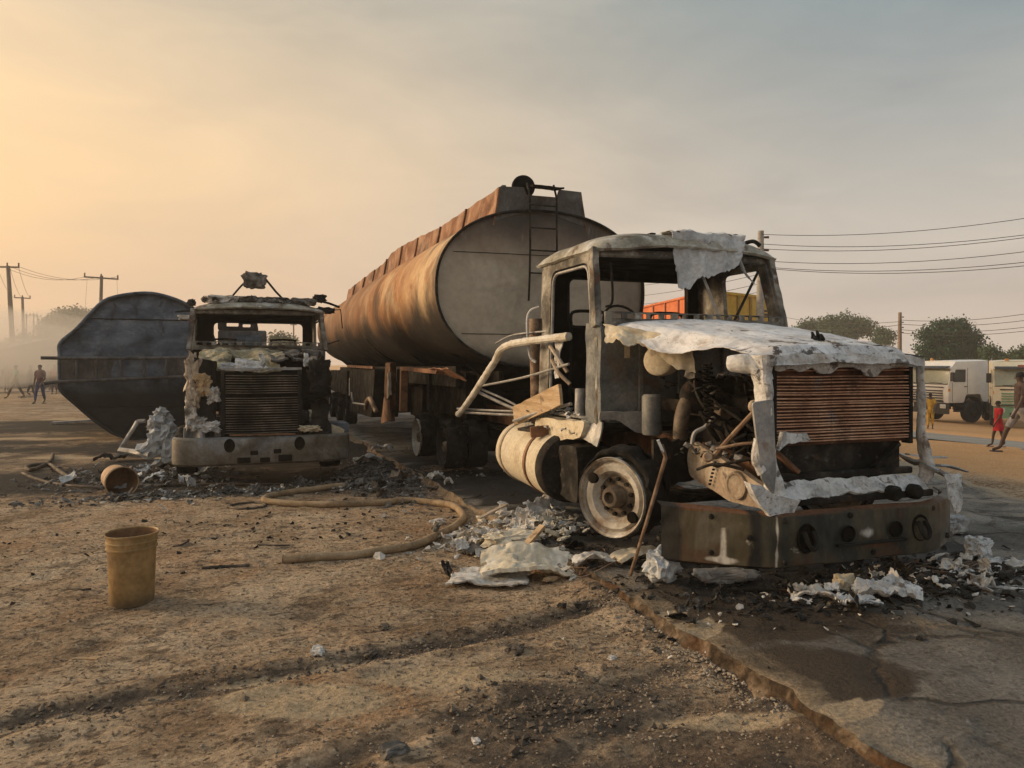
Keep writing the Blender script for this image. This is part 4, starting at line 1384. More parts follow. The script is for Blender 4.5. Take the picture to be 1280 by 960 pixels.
# wheels: the front pair is turned towards the yard
ang = radians(27)
Rw = Matrix.Rotation(ang, 3, 'Z')
w1 = thing('wheel', (0, 0, 0), None, None)
w1.parent = t1
wheel(w1, Vector((-1.215, 1.50, .49)), Rw)
w2 = thing('wheel', (0, 0, 0), None, None)
w2.parent = t1
wheel(w2, Vector((1.2, 1.5, .49)), Rw @ Matrix.Rotation(pi, 3, 'Z'), hole=False)
for y in (6.55, 8.15):
    mb = MB()
    mb.cyl((-1.0, y, .42), (1.0, y, .42), .11, .11, 12)
    mb.lathe([(.001, -.26), (.14, -.24), (.24, -.1), (.26, 0), (.24, .1), (.14, .24), (.001, .26)], 18, Matrix.Identity(3), Vector((0, y, .42)))
    mb.build('rear_axle', M['soot'], t1, smooth=True)
    for s in (-1, 1):
        R = Matrix.Identity(3) if s < 0 else Matrix.Rotation(pi, 3, 'Z')
        for k in (0, 1):
            w = thing('wheel', (0, 0, 0), None, None)
            w.parent = t1
            wheel(w, Vector((s * (1.30 - .33 * k), y, .40)), R, dish=-.14 if k == 0 else -.02, hole=False, rimmat='rim' if (y > 7 and k == 0) else 'soot', hubmat='hub', r=.30)
    mb = MB()
    for z in (.70, .66):
        mb.bar((-.5, y - .6, z), (-.5, y + .6, z), .09, .025)
    mb.build('rear_spring', M['soot'], t1)
# fifth wheel
mb = MB()
mb.lathe([(.001, .05), (.42, .05), (.46, .02), (.46, -.02), (.001, -.02)], 26, Matrix.Identity(3), Vector((0, 7.3, 1.14)))
mb.build('fifth_wheel', M['soot'], t1, smooth=True)

# fuel tank
mb = MB()
c = Vector((-.98, 2.78, .56))
Ax = frame_to((.02, 1, .03))
mb.lathe([(.001, -.02), (.22, -.015), (.325, .0), (.34, .02), (.345, .06), (.345, 1.36), (.34, 1.40), (.31, 1.43), (.2, 1.455), (.001, 1.46)], 36, Ax, c, jit=.03)
ft = mb.build('fuel_tank', M['cream'], t1, smooth=True)
for y in (.42, 1.22):
    mb = MB()
    mb.lathe([(.348, y), (.358, y + .004), (.358, y + .055), (.348, y + .06)], 36, Ax, c)
    mb.build('tank_strap', M['rust'] if y < 1 else M['rail'], ft, smooth=True)
mb = MB()
mb.lathe([(.001, -.026), (.24, -.022), (.33, -.008), (.349, .02), (.352, .12), (.347, .125)], 36, Ax, c)
mb.build('tank_end', M['soot'], ft, smooth=True)
mb = MB()
mb.box((-1.06, 3.35, .925), (.42, .34, .03), rot3(0, -6, 12))
stp = mb.build('step_plate', M['soot'], t1, bevel=.004)
mb = MB()
mb.bar((-1.29, 3.12, .90), (-.85, 3.02, .94), .06, .11)
mb.build('step_edge', M['rust'], stp, bevel=.004)
mb = MB()
mb.box((-.98, 2.45, .58), (.40, .34, .50), rot3(0, 0, 4))
mb.build('battery_box', M['soot'], t1, crumple=(.03, 5, .1))
mb = MB()
mb.plate(rpoly([(2.2, .98), (3.4, .95), (3.42, .80), (3.0, .72), (2.25, .84)], .05, 2), [], .10, lambda u, v, w: Vector((-1.12 + w, u, v + .08)))
mb.build('cab_sill', M['cream'], t1, crumple=(.02, 4, .12))
rn = random.Random(5)
for nm, mm, n, sz in (('ash_litter', 'flake', 46, .055), ('glass_litter', 'greyash', 40, .05)):
    mb = MB()
    for _ in range(n):
        flake_mesh(mb, Vector((rn.uniform(-1.2, -.85), rn.uniform(2.35, 3.9), rn.uniform(.93, .98) if rn.random() < .4 else 1.09 + rn.uniform(0, .05))), rn.uniform(.02, sz), rn)
    tag(mb.build(nm, M[mm], t1), kind='stuff')
mb = MB()
mb.cyl((-1.0, 2.55, 1.08), (-.99, 2.57, 1.36), .055, .05, 14)
mb.build('burnt_canister', M['steel'], t1, smooth=True)

# bent white tube frame, rods and plank beside the cab
mb = MB()
mb.tube(spline([(-1.06, 2.68, 1.87), (-1.20, 3.5, 1.84), (-1.25, 4.05, 1.79), (-1.26, 4.35, 1.62), (-1.26, 4.95, 1.32), (-1.27, 5.55, 1.02), (-1.26, 5.85, .92)], 6), .042, 10)
gf = mb.build('bent_rail_frame', M['ash'], t1, crumple=(.006, 14, .08))
gf.data.materials[0] = mat('chalky_white_tube', [(.3, (.42, .37, .29)), (.5, (.60, .57, .51)), (.7, (.70, .69, .67))], 4, bump=.3, overlays=[dict(c=(.16, .10, .06), s=7, lo=.6, hi=.72, a=.8)])
for q, r in (([(-1.26, 5.8, .95), (-1.05, 4.9, .97), (-.75, 4.3, .98)], .017), ([(-1.26, 5.9, .99), (-1.05, 5.0, 1.01), (-.7, 4.4, 1.02)], .015), ([(-1.25, 4.85, 1.33), (-1.15, 3.7, 1.45), (-1.05, 2.7, 1.60)], .014),
             ([(-1.25, 5.1, 1.26), (-1.05, 4.7, 1.12), (-.95, 4.4, 1.05)], .02), ([(-1.25, 5.0, 1.30), (-1.02, 4.6, 1.16), (-.9, 4.3, 1.05)], .014), ([(-1.26, 4.3, 1.84), (-1.15, 4.0, 1.93), (-1.0, 3.3, 1.95)], .011),
             ([(-1.24, 3.75, .97), (-1.15, 3.2, 1.10), (-1.05, 2.65, 1.21)], .018)):
    mb = MB()
    mb.tube(spline(q, 5), r, 7)
    mb.build('brace_rod', M['steel'], gf, smooth=True)
mb = MB()
mb.bar((-1.19, 3.85, 1.02), (-1.13, 2.72, 1.30), .03, .21)
mb.build('step_board', M['wood'], t1, crumple=(.008, 5, .12))
# exhaust stack behind the cab
mb = MB()
mb.cyl((-.98, 3.68, .95), (-1.0, 3.70, 2.10), .075, .072, 16)
ex = mb.build('exhaust_stack', M['rustpipe'], t1, smooth=True)
mb = MB()
mb.tube(spline([(-1.05, 3.56, 1.62), (-1.10, 3.62, 1.70), (-1.13, 3.62, 2.05), (-1.10, 3.6, 2.18), (-1.02, 3.54, 2.22)], 5), .016, 8)
mb.build('grab_handle', M['ash'], ex, smooth=True)
mb = MB()
mb.cyl((-.88, 3.62, .95), (-.89, 3.63, 1.75), .025, .025, 10)
mb.build('stack_bracket', M['ash'], ex, smooth=True)
# torn metal in the door opening
for i, q in enumerate(([(-1.05, 3.2, 1.80), (-1.10, 2.95, 1.72), (-1.02, 2.8, 1.52)], [(-1.06, 3.1, 1.64), (-1.08, 2.9, 1.52), (-1.0, 2.78, 1.40)])):
    mb = MB()
    mb.tube(spline(q, 5), .02, 7)
    mb.build('torn_hinge', M['rail'], t1)
mb = MB()
mb.sheet(lambda u, v: Vector((-1.06 + .03 * nz((u, v * 4, 0), 1), 3.02 - .22 * u * (1 - .4 * v), lerp(1.90, 1.45, v))) + .02 * noise.noise_vector(Vector((u * 4, v * 5, 2))), 8, 14, lambda u, v: u < .95 - .5 * v + .2 * nz((u * 5, v * 9, 0), 1))
mb.build('torn_door_skin', M['ash'], t1, solid=.01)
# inside of the cab: seat frames, wheel column, rods across the windscreen
for x in (-.55, .42):
    mb = MB()
    for dx in (-.2, .2):
        mb.tube([(x + dx, 3.3, 1.05), (x + dx, 3.34, 1.3), (x + dx, 3.30, 2.05)], .018, 7)
    mb.tube(spline([(x - .2, 3.30, 2.02), (x - .19, 3.29, 2.15), (x, 3.29, 2.17), (x + .19, 3.29, 2.15), (x + .2, 3.30, 2.02)], 5), .018, 7)
    mb.bar((x - .22, 3.0, 1.32), (x + .22, 3.0, 1.32), .5, .05)
    mb.build('seat_frame', M['soot'], t1)
mb = MB()
mb.cyl((-.5, 2.4, 1.75), (-.5, 2.62, 2.0), .03, .03, 8)
mb.tube(spline([(-.5 + .21 * cos(t), 2.62 + .1 * sin(t), 2.0 + .19 * sin(t)) for t in [2 * pi * i / 12 for i in range(13)]], 2), .013, 6)
mb.build('steering_wheel', M['soot'], t1)
mb = MB()
mb.cyl((.86, 2.26, 2.54), (.47, 2.12, 2.03), .014, .014, 7)
mb.build('windscreen_rod', M['soot'], t1)
mb = MB()
mb.bar((.16, 2.20, 2.46), (.27, 2.08, 2.03), .035, .02)
mb.build('windscreen_rod', M['steel'], t1, crumple=(.004, 12, .08))
mb = MB()
mb.tube(spline([(-.80, 2.30, 2.56), (-.79, 2.28, 2.3), (-.80, 2.28, 2.17), (-.87, 2.26, 2.14)], 5), .012, 6)
mb.build('grab_wire', M['soot'], t1)
rn = random.Random(15)
mb = MB()
for _ in range(120):
    flake_mesh(mb, Vector((rn.uniform(-.9, .9), rn.uniform(2.3, 3.3), 1.05 + rn.uniform(0, .25) * rn.random())), rn.uniform(.03, .14), rn)
tag(mb.build('cab_debris', M['greyash'], t1), kind='stuff')
# roof fittings
for q, r in (([(.60, 2.5, 2.84), (.62, 2.42, 2.90), (.68, 2.36, 2.91), (.72, 2.34, 2.86)], .016), ([(.70, 2.6, 2.82), (.82, 2.52, 2.86), (.92, 2.5, 2.80)], .02), ([(.74, 2.36, 2.82), (.83, 2.3, 2.855), (.90, 2.28, 2.81)], .022)):
    mb = MB()
    mb.tube(spline(q, 5), r, 7)
    mb.build('roof_horn', M['soot'], t1, crumple=(.006, 12, .06))
for x in (-.35, -.1, .15, .35, .62):
    mb = MB()
    flake_mesh(mb, Vector((x, 2.36, 2.85)), .07, rn)
    flake_mesh(mb, Vector((x + .05, 2.40, 2.86)), .05, rn)
    mb.build('roof_scrap', M['blackash'], t1)
mb = MB()
for z in (2.36, 2.43, 2.5):
    mb.lathe([(.001, .0), (.03, .0), (.035, -.02), (.001, -.03)], 10, frame_to((1, -.3, 0)), Vector((1.0, 2.26, z)))
mb.build('mirror_stub', M['soot'], t1)

# grey sheet that hangs from the roof over the windscreen
mb = MB()


def hang(u, v):
    x = lerp(-.20, .62, u)
    if v < .3:
        t = v / .3
        y, z = lerp(2.62, 2.20, t), 2.86 + .02 * t
        z += .015
    else:
        t = (v - .3) / .7
        L = .36 + .06 * sin(u * 5) + .03 * nz((u * 7, 0, 0), 1, 3) + .02 * nz((u * 26, 0, 0), 1, 4) + (.13 if .03 < u < .30 else 0) * smooth01((.3 - u) / .1) - .08 * smooth01((u - .8) / .2)
        y, z = 2.165 - .03 * t + .02 * sin(u * 14) * t, 2.875 - .02 * t - L * t
        x = x + .05 * t * (.45 - u)
    return Vector((x, y, z)) + .022 * noise.noise_vector(Vector((u * 6, v * 5, 4))) + .010 * noise.noise_vector(Vector((u * 17, v * 13, 4))) + Vector((0, .016 * sin(u * 23 + v * 3), .012 * nz((u * 20, v, 0), 1)))


mb.sheet(hang, 70, 56, lambda u, v: not (v < .3 and nz((u * 9, v * 12, 0), 1) > .30))
hs = mb.build('ash_sheet', M['white_sheet'], None, smooth=True, solid=.007)
hs.data.transform(Matrix.Identity(4))
hs.location = T1
tag(hs, 'pale grey ash-stiff sheet draped from the cab roof over the windscreen opening', 'sheet')
mb = MB()
mb.tube(spline([(.56, 2.16, 2.62), (.62, 2.15, 2.5), (.72, 2.14, 2.40)], 6), [.03] * 5 + [.02] * 4 + [.012] * 4, 6, flat=.3)
mb.build('hanging_strip', M['white_sheet'], hs)
# ------------------------------------------------------------ standing tanker trailer behind the near truck
TW, TH_, TZ, TL = 1.53, 1.07, 2.62, 14.0


def shell_pt(t, k=1.0, ex=2.25):
    c, s = cos(t), sin(t)
    return math.copysign(abs(c) ** (2 / ex), c) * TW * k, math.copysign(abs(s) ** (2 / ex), s) * TH_ * k


tk = thing('tanker_trailer', (4.07, 9.7, 0), 'rust-orange burnt tanker trailer with grey oval end and ladder, standing upright behind the cab', 'tanker')
mb = MB()


def shell(u, v):
    t = 2 * pi * u
    y = TL * v
    x, z = shell_pt(t)
    p = Vector((x, y, TZ + z))
    far = smooth01((y - 2.5) / 3)
    d = .045 * nz((x * .8, y * .55, z * .8), 1, 3) * far + .012 * nz((x * 2, y * 1.2, z * 2), 1, 5)
    # ring stiffeners under the skin show as faint waves
    d += .012 * math.exp(-(((y - 2.6) % 2.35 - 1.17) / .12) ** 2) * far
    n = Vector((x / TW ** 2, 0, z / TH_ ** 2)).normalized()
    p += n * d
    p.z -= .16 * smooth01((y - 5) / 8) * smooth01(z / TH_)
    return p


mb.sheet(shell, 96, 90)
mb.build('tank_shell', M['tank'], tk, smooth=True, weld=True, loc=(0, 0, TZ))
mb = MB()
nr, na = 10, 96


def face(u, v):
    x, z = shell_pt(2 * pi * u, v * .992)
    return Vector((x, .035 - .06 * (1 - v * v) + .006 * nz((x * 1.5, z * 1.5, 0), 1, 3), TZ + z))


mb.sheet(face, na, nr)
fc = mb.build('tank_end', M['face'], tk, smooth=True, weld=True, loc=(0, 0, TZ))
mb = MB()
loop = [Vector((shell_pt(2 * pi * i / 96)[0], .0, TZ + shell_pt(2 * pi * i / 96)[1])) for i in range(97)]
mb.tube(loop, .02, 6)
mb.build('end_rim', M['soot'], tk, smooth=True)
for z, wd in ((.46, 1.30), (-.62, 1.18)):
    mb = MB()
    mb.tube([(x * wd, .035 - .06 * (1 - min(1, (x * wd / TW) ** 2 + (z / TH_) ** 2)) - .002 , z + .004 * nz((x * 9, 0, 0), 1)) for x in [i / 10 - 1 for i in range(21)]], .008, 5, flat=.6)
    mb.build('weld_seam', M['soot'], fc)
mb = MB()
mb.sheet(lambda u, v: (lambda q: Vector((q[0], TL - .03 + .05 * (1 - v * v), TZ - .12 * v * (sin(2 * pi * u) > 0) + q[1])))(shell_pt(2 * pi * u, v * .99)), 48, 4)
mb.build('tank_end', M['soot'], tk, smooth=True, weld=True)
# walkway box along the top
TOPZ = [(0, 3.97), (1.0, 3.97), (3.0, 3.95), (5.0, 4.03), (6.6, 4.08), (7.2, 4.06), (8.3, 3.95), (10, 3.93), (13.0, 3.86), (13.8, 3.84)]


def topz(y):
    for (a, za), (b, zb) in zip(TOPZ[:-1], TOPZ[1:]):
        if y <= b:
            return lerp(za, zb, (y - a) / (b - a))
    return TOPZ[-1][1]


for s, x0 in ((-1, -.74), (1, .64)):
    mb = MB()
    mb.sheet(lambda u, v, x0=x0, s=s: Vector((x0 - s * .10 * v + .02 * nz((u * 30, v, s), 1, 2) * v, lerp(.02, 13.8, u), lerp(3.46 - .14 * smooth01((13.8 * u - 5) / 8), topz(13.8 * u) + .02 * nz((u * 40, 0, s), 1, 2), v))), 110, 4)
    mb.build('walkway_side', M['walk'], tk, solid=.02, smooth=True)
for i in range(1, 9):
    y = i * 1.55 + rnd.uniform(-.1, .1)
    mb = MB()
    mb.bar((-.75, y, 3.5), (-.655, y, topz(y) - .01), .05, .05)
    mb.build('walkway_rib', M['rust'], tk)
mb = MB()
mb.plate([(-.74, 3.5), (-.30, 3.66), (.10, 3.66), (.64, 3.5), (.56, 4.0), (.22, 4.01), (.18, 3.90), (-.26, 3.90), (-.30, 4.0), (-.64, 3.985)], [], .02, lambda u, v, w: Vector((u, .02 + w, v)))
mb.build('walkway_front', M['walkdark'], tk, bevel=.004)
mb = MB()
mb.lathe([(.001, .03), (.12, .03), (.155, .015), (.165, -.02), (.165, -.06), (.15, -.08), (.001, -.08)], 28, frame_to((-.1, -1, .15)), Vector((-.20, .28, 4.08)))
mb.build('hatch_lid', M['deep'], tk, smooth=True)
mb = MB()
mb.cyl((-.20, .45, 3.66), (-.20, .45, 3.90), .22, .22, 24)
mb.build('hatch_neck', M['walkdark'], tk, smooth=True)
mb = MB()
mb.bar((-.48, .35, 3.66), (-.48, .35, 4.08), .07, .06)
mb.build('vent_pipe', M['walkdark'], tk, bevel=.005)
mb = MB()
mb.box((-.02, -.06, 4.0), (.46, .22, .03), rot3(6, 0, 2))
mb.build('ladder_step', M['deep'], tk, crumple=(.01, 6, .08))
# ladder
for x in (-.27, .12):
    mb = MB()
    mb.tube([(x, -.02, 4.05), (x, -.12, 3.85), (x + .005, -.12, 3.2), (x, -.11, 2.75), (x - .01, -.10, 2.45)], .015, 8)
    mb.build('ladder_rail', M['rust'] if False else M['soot'], tk)
proto = None
for i in range(4):
    z = 3.74 - i * .305
    if proto is None:
        mb = MB().tube([(-.27, .02, 0), (.12, .02, 0)], .011, 7)
        proto = mb.build('ladder_rung', M['soot'], tk)
        proto.location = (0, -.14, z)
    else:
        dup(proto, tk, (0, -.14 + .01 * (i % 2), z))
# chassis under the tank
for s in (-1, 1):
    mb = MB()
    mb.plate(rpoly([(.6, 1.30), (3.0, 1.30), (3.5, 1.12), (13.6, 1.05), (13.6, 1.40), (.6, 1.50)], .05, 2), [], .08, lambda u, v, w, s=s: Vector((s * .46 + w, u, v)))
    mb.build('chassis_rail', M['soot'], tk, bevel=.01)
for i, y in enumerate((1.0, 3.6, 6.2, 8.8, 11.4, 13.2)):
    mb = MB()
    outer = [(shell_pt(radians(a), 1.0)[0], TZ + shell_pt(radians(a), 1.0)[1] + .01) for a in range(205, 336, 10)]
    mb.plate(outer + [(.55, 1.38), (-.55, 1.38)], [], .10, lambda u, v, w, y=y: Vector((u, y + w, v)))
    mb.build('tank_saddle', M['soot'], tk, bevel=.008)
for i, (y, w_) in enumerate(((1.9, .5), (3.2, .9), (5.0, 1.0), (7.4, 1.0), (9.0, 1.1))):  # dark filler boxes, added to close the bright gaps under the tank
    mb = MB().box((.12, y, 1.02), (1.5, w_, .86))
    mb.build('under_filler', M['deep'], tk, crumple=(.03, 3, .25))
mb = MB().plate(rpoly([(9.0, 1.45), (13.8, 1.42), (13.7, .9), (9.1, .85)], .05, 2), [], .06, lambda u, v, w: Vector((-1.38 + w, u, v)))  # dark skirt, added to cover the bright horizon gap below the tank
mb.build('skirt_filler', M['soot'], tk, crumple=(.02, 3, .3))
mb = MB()
mb.bar((-.95, 1.0, 1.42), (-.95, 13.2, 1.36), .06, .30)
mb.build('side_rail', M['soot'], tk)
for y in (2.4, 4.9, 9.2):
    mb = MB()
    mb.bar((-1.0, y, 1.5), (-.98, y + .1, .72), .05, .07)
    mb.build('hanger', M['soot'], tk)
# guard over the tractor's rear wheels
mb = MB()
mb.plate([(.62, 1.52), (3.05, 1.555), (3.12, .80), (3.02, .80), (2.96, 1.49), (.70, 1.46)], [], .12, lambda u, v, w: Vector((-1.36 + w, u, v)))
gd = mb.build('mudguard', M['walk'], tk, bevel=.006)
mb = MB()
mb.sheet(lambda u, v: Vector((-1.40 + .25 * v, lerp(-.1, .95, u), 1.54 - .16 * v * (1 - .4 * u) + .02 * nz((u * 5, v * 2, 0), 1))), 12, 4)
mb.build('bent_flap', M['walk'], gd, solid=.015)
mb = MB()
mb.box((-.86, 2.0, 1.15), (.03, 2.3, .65))
mb.build('guard_panel', M['deep'], gd)
mb = MB()
mb.bar((-1.28, 4.35, .55), (-1.26, 4.32, 1.62), .16, .13)
lg = mb.build('landing_leg', M['rust'], tk, crumple=(.008, 5, .15))
mb = MB()
mb.plate([(4.0, .62), (4.9, .50), (4.6, 1.0), (4.3, .95)], [], .03, lambda u, v, w: Vector((-1.42 + w, u - .45, v)))
mb.build('leg_brace', M['rust'], lg)
mb = MB()
mb.plate([(3.75, 1.05), (4.0, .95), (3.95, 1.42), (3.85, 1.45)], [], .05, lambda u, v, w: Vector((-1.40 + w, u, v)))
mb.build('torn_plate', M['rail'], lg, crumple=(.02, 5, .1))
mb = MB()
mb.bar((1.26, 4.35, .1), (1.26, 4.32, 1.62), .16, .13)
mb.build('landing_leg', M['soot'], tk)
mb = MB()
mb.tube(spline([(-1.45, 4.75, .70), (-1.5, 4.9, .86), (-1.5, 5.2, .93), (-1.5, 5.5, .86), (-1.48, 5.7, .70)], 5), .045, 8)
mb.build('winch_handle', M['rustpipe'], tk, smooth=True)
mb = MB()
mb.tube([(-1.52, 5.5, .80), (-1.6, 6.6, .78), (-1.62, 6.7, 1.0)], .02, 6)
mb.build('crank_rod', M['steel'], tk)
mb = MB()
mb.plate(rpoly([(5.4, 1.50), (8.8, 1.52), (8.7, .48), (5.8, .52)], .05, 2), [], .55, lambda u, v, w: Vector((-1.36 + w, u, v)))
lk = mb.build('side_locker', M['soot'], tk, bevel=.02)
mb = MB()
mb.bar((-1.38, 5.4, 1.53), (-1.38, 8.8, 1.55), .06, .05)
mb.build('locker_edge', M['rust'], lk)
for y in (9.6, 10.95, 12.3):
    mb = MB()
    mb.cyl((-1.0, y, .45), (1.0, y, .45), .09, .09, 10)
    mb.build('axle', M['soot'], tk)
    for s in (-1, 1):
        R = Matrix.Identity(3) if s < 0 else Matrix.Rotation(pi, 3, 'Z')
        w = thing('wheel', (0, 0, 0), None, None)
        w.parent = tk
        wheel(w, Vector((s * 1.35, y, .42)), R, dish=-.14, hole=False, rimmat='soot', r=.30)
for x, y in ((-.6, 7.0), (-.2, 8.0), (.1, 9.0)):
    mb = MB()
    mb.cyl((x, y, 1.1), (x, y, 1.62), .06, .06, 10)
    mb.build('discharge_pipe', M['soot'], tk)

# ------------------------------------------------------------ second burnt truck, facing the camera
T2 = Vector((.47, 10.9, -.1))
t2 = thing('burnt_truck', T2, 'burnt truck with black radiator, dull chrome bumper and ash heaped on its roof', 'truck')
DZ = -.02
make_cab(t2, DZ, far_door=False, rise=.11, zb=2.57)
core = MB().box((-.03, .275, 1.14), (1.06, .05, .86)).build('radiator', M['deep'], t2)
make_fins(core, -.50, .45, .74, 1.56, .235, 24, M['fin_dark'], 8, .004)
for x in (-.535, .475):
    mb = MB().bar((x, .24, .70), (x, .24, 1.62), .05, .09, (0, 1, 0))
    mb.build('radiator_side', M['soot'], core, crumple=(.008, 8, .08))
mb = MB().bar((-.56, .24, 1.625), (.50, .24, 1.635), .06, .035)
mb.build('radiator_top', M['steel'], core, crumple=(.006, 8, .08))
mb = MB().bar((-.56, .22, .68), (.50, .22, .69), .09, .07)
mb.build('radiator_foot', M['soot'], core, crumple=(.01, 6, .08))
# bulkhead and ruins of the bonnet
mb = MB()
mb.plate(rpoly([(-1.02, 1.0), (1.02, 1.0), (1.02, 1.93), (-1.02, 1.93)], .03, 2), [], .03, lambda u, v, w: Vector((u, 2.06 + w, v + DZ)))
mb.build('bulkhead', M['deep'], t2)
mb = MB()
mb.sheet(lambda u, v: Vector((lerp(-.86, .30, u), lerp(1.9, .35, v), lerp(1.90, 1.72, v) - .10 * smooth01((v - .7) / .3) + .10 * fbm((u * 2.5, v * 3, 0), 1, 3)) ), 40, 26, lambda u, v: nz((u * 4, v * 4, 0), 1, 9) > -.35)
mb.build('bonnet_remains', M['rail'], t2, solid=.03, crumple=(.02, 6, .2)).data.materials[0] = mat('sulphur_stained_ash', [(.3, (.10, .085, .055)), (.5, (.24, .21, .13)), (.7, (.38, .36, .29))], 4, bump=.5, overlays=[dict(c=(.05, .045, .04), s=5, lo=.55, hi=.68, a=.85)])
mb = MB()
mb.sheet(lambda u, v: Vector((lerp(.10, .80, u), lerp(1.9, .5, v), lerp(1.90, 1.76, v) + .09 * fbm((u * 2.5, v * 3, 5), 1, 3))), 20, 20, lambda u, v: nz((u * 4, v * 4, 3), 1, 9) > -.2)
mb.build('bonnet_remains', M['greyash'], t2, solid=.03, crumple=(.02, 6, .2))
rn = random.Random(21)
for c, sx, sy, rz, m in (((-.22, .26, 1.68), .34, .16, 10, 'ash'), ((-.02, .22, 1.74), .07, .22, -15, 'ash'), ((-.42, .25, 1.66), .3, .1, 5, 'white_sheet'), ((.56, .24, 1.76), .06, .2, 4, 'ash'), ((.66, .3, 1.86), .3, .08, 4, 'greyash')):
    mb = MB()
    R = rot3(70, rz, 0)
    mb.sheet(lambda u, v: Vector(c) + R @ Vector(((u - .5) * sx, (v - .5) * sy, .03 * nz((u * 4, v * 4, sx), 1))), 6, 6)
    mb.build('bonnet_scrap', M[m], t2, solid=.015, crumple=(.02, 9, .05))
# burnt columns beside the radiator
for s in (-1, 1):
    pts = [(s * .74, .34, 1.74), (s * .78, .30, 1.40), (s * .74, .32, 1.05), (s * .76, .25, .66)]
    ws = [.26, .22, .24, .20] if s < 0 else [.24, .26, .20, .22]
    mb = MB()
    for (a, b), (w0, w1) in zip(zip(pts[:-1], pts[1:]), zip(ws[:-1], ws[1:])):
        mb.bar(a, b, (w0 + w1) / 2, .24, (0, 1, 0))
    mb.build('wing_remains', M['soot'], t2, crumple=(.06, 5, .09))
for c, sz, m in (((-.93, .2, 1.02), (.12, .12, .26), 'flake'), ((-.90, .2, 1.24), (.12, .12, .22), 'rail'), ((-.90, .25, 1.55), (.14, .12, .42), 'rail'), ((-.80, .2, 1.40), (.16, .12, .22), 'wood'), ((-.66, .2, 1.28), (.12, .1, .14), 'flake'), ((-.84, .18, .90), (.16, .1, .14), 'steel'), ((-.70, .15, .86), (.18, .1, .10), 'ash'), ((.60, .12, .80), (.22, .1, .06), 'cream'), ((.74, .16, 1.5), (.2, .1, .4), 'soot'), ((.68, .15, 1.25), (.24, .1, .1), 'deep')):
    mb = MB().blob(c, tuple(q * 1.15 for q in sz), .75, 3.2, c[2] * 9, sub=4)
    mb.build('wing_scrap', M[m], t2)
mb = MB()
mb.sheet(lambda u, v: Vector((lerp(-1.02, -.70, u), .12 + .10 * sin(u * 7) + .1 * v, lerp(.50, .86, v) - .06 * u * v)), 14, 8)
mb.build('buckled_panel', M['steel'], t2, solid=.012, smooth=True)
mb = MB()
mb.sheet(lambda u, v: Vector((lerp(.92, 1.08, u), .25 + .05 * sin(u * 5), lerp(.48, .84, v) - .08 * u * v)), 8, 8)
mb.build('buckled_panel', M['cream'], t2, solid=.012, crumple=(.015, 7, .08))
mb = MB()
mb.box((.92, .6, .68), (.5, .5, .34))
mb.build('battery_box', M['tip'], t2, crumple=(.02, 5, .15))
# bumper
prof = [(-1.13, .55), (-1.165, .36), (-1.15, .18), (-1.05, .06), (-.85, .0), (-.3, -.03), (.3, -.03), (.85, .0), (1.08, .10), (1.16, .26), (1.16, .55)]
pts = [p for p in spline([(a, b, 0) for a, b in prof], 5)]


def bumper2(u, v):
    p = pts[round(u * (len(pts) - 1))]
    lip = .05 * smooth01((v - .92) / .08) + .03 * smooth01((.06 - v) / .06)
    return Vector((p.x * (1 - lip * .5), p.y + lip - .012 * sin(pi * v), lerp(.35, .72, v) - .02 * p.x * (1 - v) * .0 + .006 * nz((p.x * 3, 0, 0), 1)))


mb = MB().sheet(bumper2, len(pts) - 1, 14)
b2 = mb.build('bumper', M['chrome'], t2, smooth=True, solid=.012)
for x, z, sx, sz in ((-.27, .415, .17, .075), (.0, .41, .13, .065), (.26, .425, .18, .09), (-.14, .51, .1, .06), (.16, .52, .1, .06)):
    mb = MB()
    mb.plate(rrect(-sx / 2, -sz / 2, sx / 2, sz / 2, .012, 2), [], .02, lambda u, v, w: Vector((x + u, -.055 + w, z + v)))
    mb.build('bumper_slot', M['deep'], b2)
for x in (-.45, .45):
    mb = MB()
    mb.lathe([(.001, .0), (.05, .0), (.062, .012), (.07, .0), (.07, -.03)], 20, frame_to((0, -1, 0)) @ Matrix.Diagonal((1, 1.3, 1)), Vector((x, -.045, .615)))
    mb.build('tow_eye', M['deep'], b2, smooth=True)
mb = MB()
mb.bar((-.45, .02, .75), (.40, .02, .742), .05, .02)
mb.build('bumper_lip', M['rust'], b2, crumple=(.005, 9, .08))
for s in (-1, 1):
    mb = MB()
    mb.bar((s * .43, .3, .66), (s * .43, 8.5, .84), .08, .24)
    mb.build('chassis_rail', M['soot'], t2, bevel=.01)
    R = Matrix.Identity(3) if s < 0 else Matrix.Rotation(pi, 3, 'Z')
    for y in (1.45, 6.3, 7.7):
        w = thing('wheel', (0, 0, 0), None, None)
        w.parent = t2
        wheel(w, Vector((s * 1.16, y, .40)), R, hole=False, rimmat='soot', dish=-.1 if y < 2 else -.14, r=.30)
for y in (1.45, 6.3, 7.7):
    mb = MB().cyl((-1.0, y, .42), (1.0, y, .42), .09, .09, 10)
    mb.build('axle', M['soot'], t2)
en2 = MB().box((.0, 1.2, 1.1), (.7, 1.3, .8)).build('engine', M['deep'], t2, crumple=(.04, 4, .15))
mb = MB()
for _ in range(260):
    flake_mesh(mb, Vector((rn.uniform(-.85, .85), rn.gauss(2.5, .12), 2.72 + rn.uniform(0, .06) + DZ)), rn.uniform(.03, .10), rn, .6)
tag(mb.build('roof_ash', M['greyash'], t2), kind='stuff')
for x, y, sx, m in ((-.55, 2.40, .42, 'flake'), (-.1, 2.38, .38, 'greyash'), (.3, 2.42, .45, 'greyash'), (.72, 2.40, .36, 'greyash'), (-.3, 2.45, .3, 'greyash')):
    mb = MB().blob((x, y, 2.74), (sx, .22, .12), .55, 3, x * 9)
    mb.build('roof_scrap', M[m], t2)
